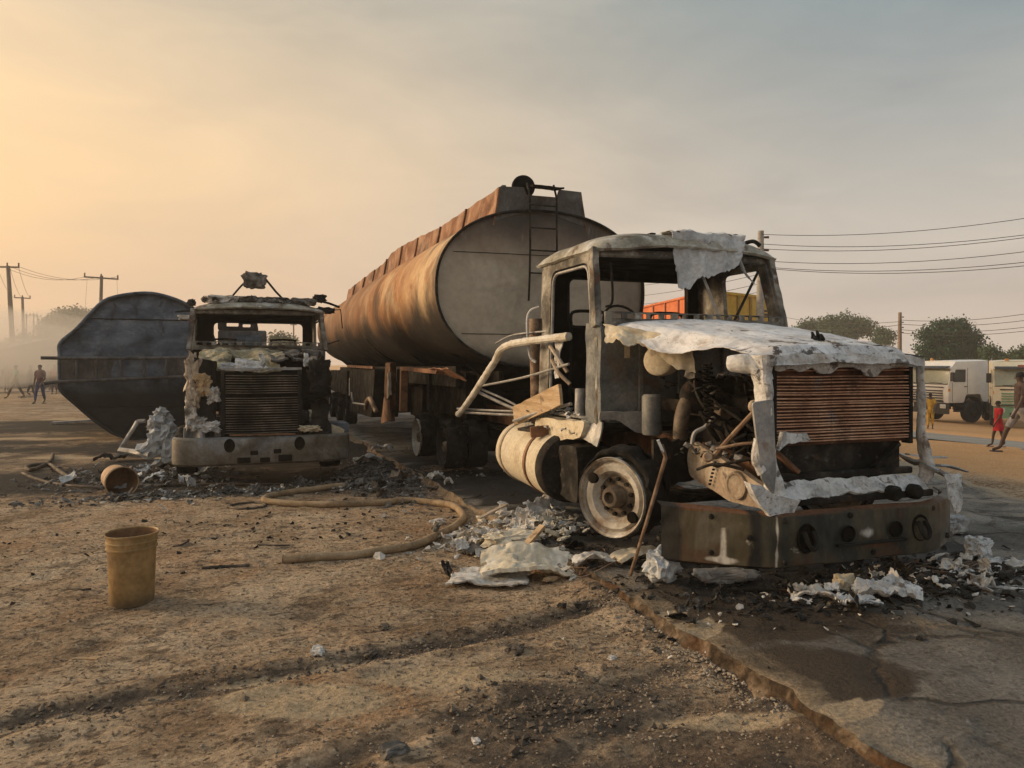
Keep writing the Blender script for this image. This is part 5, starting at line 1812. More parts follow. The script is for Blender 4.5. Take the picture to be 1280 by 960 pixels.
for q, r in (([(-.46, 2.5, 2.74), (-.30, 2.45, 2.94), (-.16, 2.42, 3.10)], .016), ([(.44, 2.5, 2.74), (.28, 2.45, 2.90), (.10, 2.42, 3.12)], .018), ([(.95, 2.4, 2.78), (1.15, 2.35, 2.72), (1.30, 2.3, 2.66)], .02), ([(1.02, 2.3, 2.6), (1.32, 2.3, 2.62), (1.35, 2.3, 2.3)], .010), ([(1.0, 2.3, 2.0), (1.3, 2.3, 2.10)], .010), ([(-1.0, 2.3, 2.55), (-1.25, 2.3, 2.52)], .014)):
    mb = MB().tube(q, r, 7)
    mb.build('bent_rod', M['soot'], t2)
mb = MB().blob((-.06, 2.42, 3.07), (.32, .14, .24), .5, 2.4, 4)
mb.build('melted_lamp', M['greyash'], t2)
for c, sz in (((.98, 2.35, 2.86), (.2, .14, .12)), ((1.08, 2.32, 2.66), (.28, .12, .10)), ((-1.1, 2.35, 2.50), (.2, .08, .07)), ((-1.02, 2.5, 2.75), (.12, .1, .10))):
    mb = MB().blob(c - Vector((0, 0, .06)) if False else (c[0], c[1], c[2] - .06), sz, .5, 2.5, c[0] * 5)
    mb.build('mirror_remains', M['blackash'] if c[0] > 0 or c[2] > 2.6 else M['flake'], t2)
for x in (-.55, .45):
    mb = MB()
    mb.tube(spline([(x - .2, 3.3, 1.3), (x - .2, 3.3, 2.04), (x - .18, 3.29, 2.12), (x + .18, 3.29, 2.12), (x + .2, 3.3, 2.04), (x + .2, 3.3, 1.3)], 5), .018, 7)
    mb.build('seat_frame', M['soot'], t2)

# ------------------------------------------------------------ overturned tanker, its end towards the yard
rot = radians(2.5)
dT = 17.35
cT = D(186, 455, dT)
ot = thing('overturned_tanker', (cT.x, cT.y, EYE), 'blackened tanker lying on its side with its ladder running level across the end', 'tanker', rz=rot)
SC = dT / 960
outl = [(181, 366.5), (142, 374.6), (123, 392), (106.6, 413), (90, 429.5), (89, 445), (89, 472), (90, 486), (106.6, 504), (129, 526), (152, 542.6), (181, 549), (210, 545), (236, 530), (254, 508), (264, 480), (266, 452), (262, 424), (252, 400), (236, 383), (210, 371)]
poly = [((x - 186) * SC, (455 - y) * SC) for x, y in outl]
sm = []
P = [Vector((a, b, 0)) for a, b in poly]
n = len(P)
for i in range(n):
    k = 4
    p0, p1, p2, p3 = P[i - 1], P[i], P[(i + 1) % n], P[(i + 2) % n]
    for j in range(k):
        t = j / k
        sm.append(0.5 * ((2 * p1) + (p2 - p0) * t + (2 * p0 - 5 * p1 + 4 * p2 - p3) * t * t + (3 * p1 - p0 - 3 * p2 + p3) * t ** 3))
m_ = len(sm)
mb = MB()


def oshell(u, v):
    p = sm[round(u * m_) % m_]
    y = lerp(-.06, 9.5, v)
    return Vector((p.x, y, p.y)) + (.03 * nz((p.x, y * .6, p.y), 1, 4) * Vector((p.x, 0, p.y)).normalized() if v > .01 else Vector())


mb.sheet(oshell, m_, 30)
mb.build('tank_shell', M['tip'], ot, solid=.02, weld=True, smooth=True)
mb = MB()
mb.sheet(lambda u, v: Vector((sm[round(u * m_) % m_].x * v * .995, .05 - .16 * (1 - v * v) + .03 * nz((sm[round(u * m_) % m_].x * v * 1.4, sm[round(u * m_) % m_].y * v * 1.4, 0), 1), sm[round(u * m_) % m_].y * v * .995)), m_, 10)
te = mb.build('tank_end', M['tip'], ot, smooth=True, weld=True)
mb = MB()
loop = [Vector((p.x, -.06, p.y)) for p in sm]
mb.tube(loop + [loop[0]], .035, 8)
mb.build('end_rim', M['tip'], ot, smooth=True)
mb = MB()
mb.plate([(-1.72, .12), (.9, .10), (.9, -.27), (-1.72, -.33)], [], .03, lambda u, v, w: Vector((u, -.085 + w, v)))
mb.build('end_band', M['tipband'], te)
for q in ([(-1.15, 1.0), (.9, 1.02)], [(-1.1, -.95), (1.0, -.95)]):
    mb = MB().tube([(lerp(q[0][0], q[1][0], i / 12), .05 - .16 * (1 - min(1, (hypot(lerp(q[0][0], q[1][0], i / 12), q[0][1]) / 1.7) ** 2)) - .006, q[0][1] + .01 * nz((i, 0, 0), .7)) for i in range(13)], .012, 5)
    mb.build('weld_seam', M['soot'], te)


def ob(px, py, y):
    return Vector(((px - 186) * SC, y, (455 - py) * SC))


for q in ([ob(72, 447.8, -.30), ob(88, 448, -.22), ob(180, 448, -.2), ob(262, 446, -.2)], [ob(75, 478, -.34), ob(90, 476, -.25), ob(180, 472.5, -.2), ob(262, 469.5, -.2)]):
    mb = MB().tube(q, .036, 8)
    mb.build('ladder_rail', M['tipband'], ot, smooth=True)
for x in (108, 129, 155, 181, 206, 231):
    mb = MB().tube([ob(x, 448, -.2), ob(x + .5, 473, -.2)], .028, 7)
    mb.build('ladder_rung', M['tipband'], ot, smooth=True)
for i, y in enumerate((1.0, 3.2, 5.4)):
    mb = MB()
    mb.bar((1.45, y, -.45), (1.75, y, -.45), .25, .1)
    mb.bar((1.45, y, .45), (1.75, y, .45), .25, .1)
    mb.build('saddle', M['soot'], ot)
mb = MB()
mb.bar((1.78, .4, -.45), (1.78, 9.2, -.45), .12, .25)
mb.build('chassis_rail', M['soot'], ot)

# grey burnt body far behind, seen through the second truck's cab
cB = D(303, 455, 25)
bb = thing('burnt_lorry_body', (cB.x, cB.y, 0), 'soot-grey burnt lorry body seen through the cab window of the chrome-bumpered truck', 'lorry', rz=-radians(2))
mb = MB().box((0, 1.5, 1.55), (1.5, 3.0, 2.3))
mb.build('body', M['tipband'], bb, bevel=.06)
mb = MB().plate(rrect(-.2, 1.5, .55, 2.55, .04), [], .04, lambda u, v, w: Vector((u, -.03 + w, v)))
mb.build('panel', M['tip'], bb)
mb = MB().plate(rpoly([(-.75, 2.7), (.5, 2.7), (.45, 3.0), (-.1, 3.12), (-.75, 3.1)], .05, 2), [rrect(-.5, 2.82, -.12, 2.98, .03), rrect(0, 2.80, .25, 2.92, .03)], .6, lambda u, v, w: Vector((u, w, v)))
mb.build('cab_remains', M['soot'], bb)
mb = MB().box((0, 1.5, .45), (1.2, 3.4, .2))
mb.build('chassis', M['soot'], bb)
for s in (-1, 1):
    for y in (.6, 2.6):
        mb = MB().cyl((s * .45, y, .35), (s * .75, y, .35), .42, .42, 20)
        mb.build('wheel', M['rubber'], bb, bevel=.03)
# ------------------------------------------------------------ buckets, hoses and debris in the yard


def bucket(name, m, r=.168, h=.46):
    mb = MB()
    prof = [(.001, .004), (r * .86, .0), (r * .90, .012), (r * .985, h * .76), (r * 1.0, h * .78), (r * 1.05, h * .785), (r * 1.05, h * .805), (r * 1.01, h * .81), (r * 1.02, h * .87), (r * 1.06, h * .875), (r * 1.06, h * .89), (r * 1.02, h * .90),
            (r * 1.035, h * .97), (r * 1.10, h * .975), (r * 1.11, h), (r * 1.06, h * 1.002), (r * 1.03, h * .985)]
    mb.lathe(prof, 44, jit=.025)
    o = mb.build(name, m, None, smooth=True)
    mb = MB()
    mb.lathe([(r * 1.03, h * .985), (r * .96, h * .7), (r * .87, .03), (.001, .028)], 44, jit=.025)
    mb.build('inside', M['inbucket'], o, smooth=True)
    return o


b1_ = bucket('bucket', M['tanbucket'], .168, .50)
b1_.location = G(165, 752, -.10)
b1_.location.z = -.105
b1_.rotation_euler = (0, 0, 1)
b1_.scale = (1.0, .93, 1)
tag(b1_, 'muddy yellow plastic bucket standing upright and empty on bare soil', 'bucket', 'plastic buckets on the soil')
b2_ = bucket('bucket', M['orangebucket'], .185, .40)
p = G(160, 616, -.09)
b2_.location = (p.x - .20, p.y + .32, .085)
b2_.rotation_euler = (radians(94), 0, radians(20))
tag(b2_, 'faded orange bucket lying on its side, open end to the viewer', 'bucket', 'plastic buckets on the soil')


def ground_tube(name, px, r, m, label, cat, k=8, group=None, z=-.1, lift=.6, n=12):
    pts = [G(x, y, z) for x, y in px]
    sp = spline(pts, k)
    sp = [Vector((q.x, q.y, gz(q.x, q.y) + r * lift)) for q in sp]
    # rest level on the high points of the ground
    for _ in range(2):
        sp = [sp[0]] + [Vector((b.x, b.y, max(b.z, (a.z + c.z) / 2))) for a, b, c in zip(sp[:-2], sp[1:-1], sp[2:])] + [sp[-1]]
    mb = MB().tube(sp, r, n)
    o = mb.build(name, m, None, smooth=True, loc=sp[0])
    return tag(o, label, cat, group)


ho = ground_tube('hose', [(354, 703), (400, 701), (470, 695), (530, 682), (572, 660), (578, 648), (560, 637), (520, 630), (470, 632), (420, 634.5), (340, 631), (332, 626), (350, 620), (395, 615), (430, 611)], .039, M['hose'], 'thick tan hose curving over the soil beside the fuel tank', 'hose', lift=.85)
e0, e1 = G(354, 703), G(400, 701)
dv = (e0 - e1).normalized()
mb = MB()
mb.lathe([(.039, -.002), (.041, .002), (.031, .003), (.029, -.05), (.001, -.05)], 14, frame_to(dv))
me_ = mb.build('hose_mouth', M['deep'], ho)
ground_tube('hose', [(28, 592), (50, 601), (90, 609), (130, 611), (180, 609), (240, 607), (300, 607), (350, 606)], .022, M['darkhose'], 'thin charred hose lying straight behind the fallen bucket', 'hose')
ground_tube('burnt_cable', [(66, 570), (62, 580), (40, 590), (34, 586), (60, 583), (75, 592), (92, 603)], .03, M['darkhose'], 'black tangle of burnt cable at the end of the thin hose', 'cable', lift=1.2)
ground_tube('burnt_cable', [(285, 634), (300, 637), (320, 636), (332, 632), (318, 629), (300, 630), (288, 633)], .016, M['darkhose'], 'small loop of charred wire beside the bend of the tan hose', 'cable')
STK = [([(252, 712), (280, 709), (312, 707)], .014, 'longest charred stick, lying past the upright bucket towards the hose mouth'), ([(84, 736), (100, 738), (114, 737)], .009, 'short charred stick just past the upright bucket on its outer side'),
       ([(216, 684), (226, 683), (236, 679)], .009, 'thin charred twig between upright bucket and long stick'), ([(322, 683), (345, 683), (362, 682)], .008, 'thin charred twig lying just behind the hose mouth'), ([(90, 826), (105, 826), (122, 829)], .006, 'pale thin twig lying nearest the wheel rut')]
for q, r, lb in STK:
    o = ground_tube('charred_stick', q, r, M['darkhose'] if 'pale' not in lb else M['wood'], lb, 'stick', 4, 'charred sticks strewn over the soil', n=6)


def scrap(name, px, py, sx, sy, m, label, cat, rz=0, tilt=(0, 0), z=0.0, curl=.15, amp=.02, seed=1, thick=.012, group=None, arch=.0, n=26, sc=9, ragged=.3):
    """a crumpled sheet lying at px, py"""
    p = G(px, py, z)
    z0 = gz(p.x, p.y)
    R = rot3(tilt[0], tilt[1], rz)
    mb = MB()

    def fn(u, v):
        a, b = 2 * u - 1, 2 * v - 1
        w = arch * (1 - a * a) + curl * (abs(b) ** 2) * sy + amp * 2 * fbm((a * 1.4, b * 1.4, seed), 1, seed)
        return R @ Vector((a * sx / 2, b * sy / 2, w)) + amp * noise.noise_vector(Vector((a * sc * sx, b * sc * sy, seed * 2.0)))
    mb.sheet(fn, n, max(6, int(n * sy / sx)), lambda u, v: 1 - max(abs(2 * u - 1), abs(2 * v - 1)) > ragged * (nz((u * 5, v * 5, 0), 1, seed) + .1 * nz((u * 25, v * 25, 0), 1, seed)))
    zs = min(q.z for q in mb.v)
    loc = Vector((p.x, p.y, z0 - zs + thick / 2 - .004))
    mb.v = [q + loc for q in mb.v]
    o = mb.build(name, m, None, smooth=True, solid=thick, loc=loc)
    return tag(o, label, cat, group)


def lump(name, px, py, s, m, label, cat, rz=0, z=0.0, amp=.03, sc=6, seed=1, tilt=(0, 0), group=None, raise_=0):
    p = G(px, py, z)
    z0 = gz(p.x, p.y)
    mb = MB().blob((0, 0, 0), s, min(.5, 1.6 * amp / min(s)), 2.0, seed, rot3(tilt[0], tilt[1], rz), sub=4 if max(s) > .15 else 3)
    o = mb.build(name, m, None)
    zs = min(v.co.z for v in o.data.vertices)
    o.location = (p.x, p.y, z0 - zs - .008 + raise_)
    return tag(o, label, cat, group)


GP = 'burnt pieces strewn around the trucks'
scrap('ash_slab', 660, 712, .74, .44, M['creamslab'], 'long curved cream slab of burnt material below the front wheel', 'debris', rz=-16, tilt=(13, 3), z=-.05, amp=.02, seed=3, group=GP, thick=.03, arch=.07, n=40, ragged=.22)
scrap('ash_sheet', 612, 726, .62, .46, M['flake'], 'flat white flaky sheet spread on soil at the foot of the cream slab', 'debris', rz=-24, z=-.1, amp=.016, seed=4, group=GP, curl=.03)
scrap('ash_sheet', 742, 708, .34, .16, M['flake'], 'small bent white sheet on the kerb between cream slab and bumper', 'debris', rz=-20, z=-.02, amp=.016, seed=5, group=GP, arch=.05)
lump('burnt_chip', 690, 728, (.16, .05, .035), M['wood'], 'ochre chip of wood poking out below the cream slab', 'debris', rz=18, z=-.1, amp=.008, seed=6, group=GP)
lump('burnt_chip', 716, 730, (.08, .03, .02), M['flake'], 'tiny white chip beside the ochre chip', 'debris', rz=40, z=-.1, amp=.006, seed=7, group=GP)
lump('ash_slab', 640, 668, (.42, .30, .12), M['creamslab'], 'pale broken slab on top of the heap under the fuel tank', 'debris', rz=10, z=.06, amp=.04, seed=8, group=GP, raise_=.02)
scrap('ash_sheet', 676, 650, .36, .26, M['white_sheet'], 'bluish white crumpled sheet leaning against the battery box', 'debris', rz=30, tilt=(38, 0), z=0, amp=.03, seed=9, group=GP)
scrap('ash_sheet', 694, 640, .22, .2, M['white_sheet'], 'crumpled white scrap standing behind the front wheel', 'debris', rz=10, tilt=(60, 10), z=0, amp=.03, seed=19, group=GP)
mb = MB()
p0 = G(655, 690, -.02)
mb.bar(p0 + Vector((-.02, 0, .02)), p0 + Vector((.20, .06, .20)), .07, .025)
tag(mb.build('wood_strip', M['wood'], None, crumple=(.004, 6, .08)), 'yellowish wood strip leaning on the ash heap beside the wheel', 'wood', GP)
p0 = G(612, 655, 0)
mb = MB().bar(p0 + Vector((-.12, -.02, .07)), p0 + Vector((.22, .12, .16)), .05, .015)
tag(mb.build('wood_strip', M['rail'], None, crumple=(.004, 6, .08)), 'dark strip lying across the top of the heap under the fuel tank', 'strip', GP)
scrap('ash_sheet', 600, 690, .40, .26, M['greyash'], 'grey flaking sheet between hose bend and cream slab', 'debris', rz=20, z=-.1, amp=.03, seed=10, group=GP)
lump('stone', 548, 655, (.15, .09, .06), M['flake'], 'pale stone inside the bend of the tan hose', 'stone', rz=20, z=-.1, amp=.02, seed=11, group=GP)
scrap('ash_sheet', 575, 668, .26, .10, M['flake'], 'narrow white strip across the tan hose bend', 'debris', rz=-35, z=-.05, amp=.012, seed=12, group=GP, arch=.02)
# fallen rod at the wheel
a, b = G(788, 722, 0), D(832, 572, 5.35)
mb = MB().tube([a + Vector((0, 0, .02)), a.lerp(b, .5), b, b + Vector((-.02, .02, .09))], [.013, .013, .015, .015], 8)
rd = mb.build('metal_rod', M['rustpipe'], None, smooth=True)
tag(rd, 'rusty rod leaning upright between front wheel and bumper end', 'rod')
mb = MB().bar(b + Vector((-.02, .0, .04)), b + Vector((-.05, .02, .12)), .05, .02)
mb.build('rod_tip', M['ash'], rd, crumple=(.006, 9, .05))
scrap('ash_slab', 800, 702, .46, .16, M['cream'], 'curved cream strip wedged under the front wheel', 'debris', rz=4, z=0, amp=.012, seed=13, thick=.03, group=GP, arch=.05)
lump('ash_block', 828, 728, (.24, .20, .20), M['white_sheet'], 'upright grey-white block of ash at the near end of the bumper', 'debris', rz=25, z=0, amp=.045, sc=7, seed=14, group=GP, tilt=(12, 0))
lump('ash_slab', 905, 726, (.40, .16, .08), M['steel'], 'smooth grey lump lying under the bumper corner', 'debris', rz=-18, z=0, amp=.02, seed=15, group=GP)
lump('ash_block', 1056, 742, (.15, .10, .10), M['cream'], 'cream rounded lump in the cinders before the bumper', 'debris', rz=0, z=0, amp=.03, seed=16, group=GP)
scrap('ash_sheet', 1108, 752, .42, .20, M['ash'], 'largest white ash slab in front of the bumper', 'debris', rz=-26, z=0, amp=.03, seed=17, group=GP, thick=.035, arch=.05)
scrap('ash_sheet', 1020, 752, .30, .12, M['flake'], 'ribbed white strip in front of the bumper beside the largest slab', 'debris', rz=-40, z=0, amp=.02, seed=18, group=GP, arch=.04)
scrap('ash_sheet', 1000, 748, .14, .10, M['flake'], 'small curled white flake next to the ribbed strip', 'debris', rz=-10, z=0, amp=.02, seed=28, group=GP, arch=.04)
scrap('ash_sheet', 1078, 760, .22, .12, M['white_sheet'], 'thin pale flake flush with the road before the largest slab', 'debris', rz=-20, z=0, amp=.012, seed=29, group=GP)
mb = MB()
a, b = G(910, 741, 0), G(985, 744, 0)
mb.bar(a + Vector((0, 0, .02)), b + Vector((0, 0, .03)), .025, .02)
tag(mb.build('metal_rod', M['soot'], None, crumple=(.005, 9, .06)), 'flat black bar lying on the road in front of the bumper', 'rod', GP)
mb = MB().tube(spline([G(1150, 737, 0) + Vector((0, 0, .02)), G(1200, 735, 0) + Vector((0, 0, .03)), G(1285, 742, 0) + Vector((0, 0, .02))], 6), .014, 7)
tag(mb.build('metal_rod', M['ash'], None, smooth=True), 'thin pale rod on the road at the far bumper end', 'rod', GP)
lump('ash_block', 1222, 700, (.22, .16, .14), M['ash'], 'white ash block on the road past the far bumper end', 'debris', rz=30, z=0, amp=.04, seed=20, group=GP)
for i, (x, y, s, rz, lb) in enumerate(((1258, 708, .36, -30, 'long white curled strip beside the road ash block'), (1275, 716, .30, -20, 'outermost white curled strip on the road at the photo edge'), (1205, 724, .20, 10, 'short white strip in front of the road ash block'), (1232, 738, .10, 0, 'small white crumb nearest the thin pale rod'))):
    scrap('ash_strip', x, y, s, .10, M['flake'] if i % 2 else M['ash'], lb, 'debris', rz=rz, z=0, amp=.02, seed=30 + i, group=GP, arch=.03)
lump('ash_block', 1188, 668, (.34, .2, .16), M['steel'], 'grey lump under the far end of the bumper', 'debris', rz=10, z=0, amp=.03, seed=41, group=GP)
# pieces by the second truck
mb = MB()
q = [D(172, 527, 12.6), D(150, 562, 12.4), D(187, 568, 12.0)]
mb.tube([q[0], q[1], q[2]], .05, 8, flat=.7)
mb.tube([q[0], D(182, 526, 12.6)], .035, 8)
tag(mb.build('bent_tube', M['steel'], None, crumple=(.006, 9, .1)), 'bent grey tube frame lying before the overturned tanker', 'frame', GP)
mb = MB()
c = D(197, 545, 12.2)
for i, (dx, dz, s) in enumerate(((0, -.02, .2), (-.02, .2, .18), (.04, .36, .14), (.14, .25, .12), (.16, .05, .2), (-.1, -.2, .22), (.25, -.2, .3))):
    mb.blob(c + Vector((dx, rnd.uniform(-.05, .05), dz)), (s * 1.2, s * .8, s * 1.3), .55, 2.2, i, rot3(rnd.uniform(0, 60), rnd.uniform(0, 60), rnd.uniform(0, 60)))
tag(mb.build('crumpled_metal', M['white_sheet'], None), 'tall crumpled heap of grey-white metal next to the chrome bumper', 'debris', GP)
for i, (x, y, s, m, lb) in enumerate(((165, 575, .6, 'greyash', 'flat grey sheet behind the fallen bucket'), (130, 577, .3, 'blackash', 'black cinder patch between bent tube and fallen bucket'), (222, 585, .5, 'greyash', 'grey crumpled sheet at the end of the chrome bumper'), (245, 590, .35, 'white_sheet', 'pale grey folded scrap below the chrome bumper end'),
                                      (460, 578, .5, 'flake', 'white crumpled strip past the chrome bumper towards the wheels'), (478, 570, .4, 'flake', 'second white strip nearer the tandem wheels'), (498, 602, .3, 'rail', 'brownish flat scrap by the road edge near the tandem wheels'), (545, 600, .22, 'flake', 'pale flat stone on the road edge under the tandem wheels'), (560, 606, .12, 'flake', 'tiny pale stone on the road edge before the fuel tank'))):
    scrap('ash_sheet', x, y, s, s * .5, M[m], lb, 'debris', rz=rnd.uniform(-40, 40), z=-.1 if x < 520 else 0, amp=.03, seed=50 + i, group=GP, arch=.06)
for i, (x, y, s, lb) in enumerate(((462, 818, .09, 'dark clod on the near side of the wheel rut'), (645, 815, .11, 'broken dark clod in the wheel rut'), (397, 821, .10, 'pale flat stone beside the wheel rut'), (480, 785, .08, 'small dark clod on the open soil between hose and rut'), (765, 823, .05, 'white pebble on the gravelly soil'), (595, 928, .05, 'white pebble in the dark mud'), (492, 948, .11, 'flat grey stone nearest the photo bottom'), (575, 868, .035, 'yellow pebble on the light soil between the ruts'))):
    m = M['clod'] if 'dark clod' in lb else (M['flake'] if 'white' in lb or 'pale' in lb else (M['wood'] if 'yellow' in lb else M['greyash']))
    lump('stone' if 'clod' not in lb else 'clod', x, y, (s, s * .7, s * .35), m, lb, 'stone' if 'clod' not in lb else 'clod', rz=rnd.uniform(0, 90), z=-.1, amp=s * .2, sc=12, seed=70 + i)
for nm, mm, k in (('ash_flakes', 'flake', 26), ('cream_flakes', 'creamslab', 16), ('grey_flakes', 'white_sheet', 14)):
    mb = MB()
    for i in range(k):
        c = G(rnd.gauss(645, 36), rnd.gauss(662, 15), .02)
        mb.blob((c.x, c.y, gz(c.x, c.y) + rnd.uniform(.01, .06)), (rnd.uniform(.06, .17), rnd.uniform(.05, .11), rnd.uniform(.015, .05)), .5, 2.0, i + k, rot3(rnd.uniform(-30, 30), rnd.uniform(-30, 30), rnd.uniform(0, 180)))
    tag(mb.build(nm, M[mm]), kind='stuff')
# wire cords left from burnt tyres
def wires(cx, cy, n, rad, seed):
    rn = random.Random(seed)
    mb = MB()
    for _ in range(n):
        a0, R_ = rn.uniform(0, 6.3), rad * rn.uniform(.4, 1.1)
        ox, oy = cx + rn.gauss(0, rad * .3), cy + rn.gauss(0, rad * .3)
        q = []
        for i in range(9):
            t = a0 + i * rn.uniform(.35, .6)
            x, y = ox + R_ * cos(t), oy + R_ * .7 * sin(t)
            q.append((x, y, gz(x, y) + .008 + .07 * max(0, noise.noise(Vector((i * .7, seed, R_ * 9))))))
        mb.tube(spline(q, 4), .0045, 4)
    return mb


c = G(735, 700, 0)
for (x, y), n, rd_, sd, lb in (((c.x, c.y), 14, .26, 1, 'tangle of burnt tyre wire below the front wheel'), ((3.2, 11.2), 12, .4, 2, 'tangle of burnt tyre wire by the tandem wheels'), (tuple(G(1190, 715, 0)[:2]), 14, .3, 3, 'tangle of burnt tyre wire at the far bumper end')):
    o = wires(x, y, n, rd_, sd).build('wire_tangle', M['rustpipe'], None)
    tag(o, lb, 'wire', 'tyre wire left by the fire')
# thin shredded scraps nobody could count
def shreds(n, fn, smin, smax, seed, lift=.05, flatten=.6):
    rn = random.Random(seed)
    mb = MB()
    for i in range(n):
        x, y = fn(rn)
        s = smin + (smax - smin) * rn.random() ** 2
        R = rot3(rn.gauss(0, 28) * flatten * 1.6, rn.gauss(0, 28) * flatten * 1.6, rn.uniform(0, 360))
        c = Vector((x, y, gz(x, y) + s * .12 + rn.uniform(0, lift)))
        asp, cu, sd = rn.uniform(.25, .8), rn.uniform(-.5, .7), rn.uniform(0, 50)

        def fn2(u, v):
            a, b = u - .5, v - .5
            edge = 1 + .25 * nz((a * 5, b * 5, sd), 1, 1)
            q = Vector((a * s * edge, b * s * asp * edge, s * (cu * (a * a * 1.6) + .16 * nz((a * 4, b * 4, sd), 1, 2) + .07 * nz((a * 10, b * 10, sd), 1, 3))))
            return c + R @ q
        mb.sheet(fn2, 9, 5, lambda u, v: max(abs(u - .5), abs(v - .5)) < .5 - .22 * max(0, nz((u * 4, v * 4, sd), 1, 5)))
    return mb


for nm, mm, args in (('white_shreds', 'flake', (60, blob(G(640, 672, -.05)[:2], .30, .20), .06, .26, 301, .10)),
                     ('cream_shreds', 'creamslab', (26, blob(G(655, 672, -.05)[:2], .26, .16), .07, .24, 302, .09)),
                     ('sooty_shreds', 'blackash', (30, blob(G(640, 690, -.05)[:2], .36, .22), .06, .20, 303, .05)),
                     ('white_shreds', 'ash', (26, blob((4.35, 4.08), .45, .12), .04, .16, 304, .03)),
                     ('sooty_shreds', 'blackash', (50, blob((4.2, 4.25), .7, .22), .05, .20, 305, .04)),
                     ('white_shreds', 'flake', (26, blob(G(1215, 722, 0)[:2], .35, .2), .05, .2, 306, .04)),
                     ('grey_shreds', 'greyash', (60, blob((.3, 10.75), 1.3, .18), .06, .26, 307, .06)),
                     ('pale_shreds', 'white_sheet', (34, blob((-1.1, 12.3), .5, .6), .08, .36, 308, .12)),
                     ('grey_shreds', 'greyash', (40, dirt_only(blob((2.1, 11.0), .3, 1.0), ymax=20), .06, .26, 309, .05))):
    tag(shreds(*args).build(nm, M[mm], None, solid=.005), kind='stuff')
# rubble nobody could count
mb = scatter(900, blob(G(640, 668, -.05)[:2], .34, .26), .008, .07, 31, flake_mesh, .5)
m2 = scatter(160, blob(G(600, 690, -.1)[:2], .4, .3), .01, .06, 32, flake_mesh, .4)
mb.add(m2.v, m2.f)
tag(mb.build('ash_rubble', M['flake']), kind='stuff')
mb = scatter(900, blob((4.15, 4.25), .75, .30), .008, .06, 33, flake_mesh, .4)
m2 = scatter(300, blob(G(1190, 725, 0)[:2], .5, .3), .01, .07, 34, flake_mesh, .4)
m3 = scatter(500, blob((3.3, 5.3), .5, .5), .008, .06, 35, flake_mesh, .4)
for q in (m2, m3):
    mb.add(q.v, q.f)
tag(mb.build('cinder_rubble', M['blackash']), kind='stuff')
mb = scatter(260, blob((4.3, 4.15), .7, .22), .008, .035, 36, flake_mesh, .4)
m2 = scatter(120, blob(G(1200, 725, 0)[:2], .5, .25), .01, .05, 37, flake_mesh, .4)
mb.add(m2.v, m2.f)
tag(mb.build('ash_crumbs', M['flake']), kind='stuff')
mb = scatter(2600, blob((.45, 10.72), 1.25, .16), .005, .055, 38, flake_mesh, .3)
m2 = scatter(1300, blob((-1.3, 12.6), .7, .8), .006, .08, 39, flake_mesh, .3)
m3 = scatter(1600, dirt_only(blob((2.15, 11.2), .35, 1.1), ymax=20), .008, .075, 40, flake_mesh, .3)
for q in (m2, m3):
    mb.add(q.v, q.f)
tag(mb.build('grey_rubble', M['greyash']), kind='stuff')
mb = scatter(420, blob((.6, 10.75), 1.4, .25), .008, .055, 41, flake_mesh, .4)
tag(mb.build('pale_rubble', M['flake']), kind='stuff')
mb = scatter(700, dirt_only(blob((-.5, 8.2), 2.2, .8), ymax=11), .006, .04, 42, flake_mesh, .3)
tag(mb.build('cinder_crumbs', M['blackash']), kind='stuff')
# ------------------------------------------------------------ people


def skin_mesh(name, joints, edges, m, parent, sub=1, loc=None):
    """one continuous surface grown round a skeleton: joints = {key: (point, rx, ry)}"""
    keys = list(joints)
    me = bpy.data.meshes.new(name)
    me.from_pydata([tuple(joints[k][0]) for k in keys], [(keys.index(a), keys.index(b)) for a, b in edges], [])
    o = bpy.data.objects.new(name, me)
    COL.objects.link(o)
    md = o.modifiers.new('skin', 'SKIN')
    md.use_smooth_shade = True
    for i, k in enumerate(keys):
        sv = me.skin_vertices[0].data[i]
        sv.radius = (joints[k][1], joints[k][2] if len(joints[k]) > 2 else joints[k][1])
        sv.use_root = (i == 0)
    if sub:
        ms = o.modifiers.new('sub', 'SUBSURF')
        ms.levels = ms.render_levels = sub
    bpy.context.view_layer.update()
    dg = bpy.context.evaluated_depsgraph_get()
    nm = bpy.data.meshes.new_from_object(o.evaluated_get(dg))
    o.modifiers.clear()
    o.data = nm
    nm.materials.clear()
    nm.materials.append(m)
    nm.shade_smooth()
    if parent:
        o.parent = parent
    return o


CLOTH = {}


def cloth(c):
    if c not in CLOTH:
        CLOTH[c] = plain('cloth_%d' % len(CLOTH), c, .9, spec=.1, var=.3, scale=7)
    return CLOTH[c]


SKIN = plain('dark_brown_skin', (.075, .042, .028), .55, var=.15)
HAIR = plain('black_hair', (.010, .009, .008), .8)


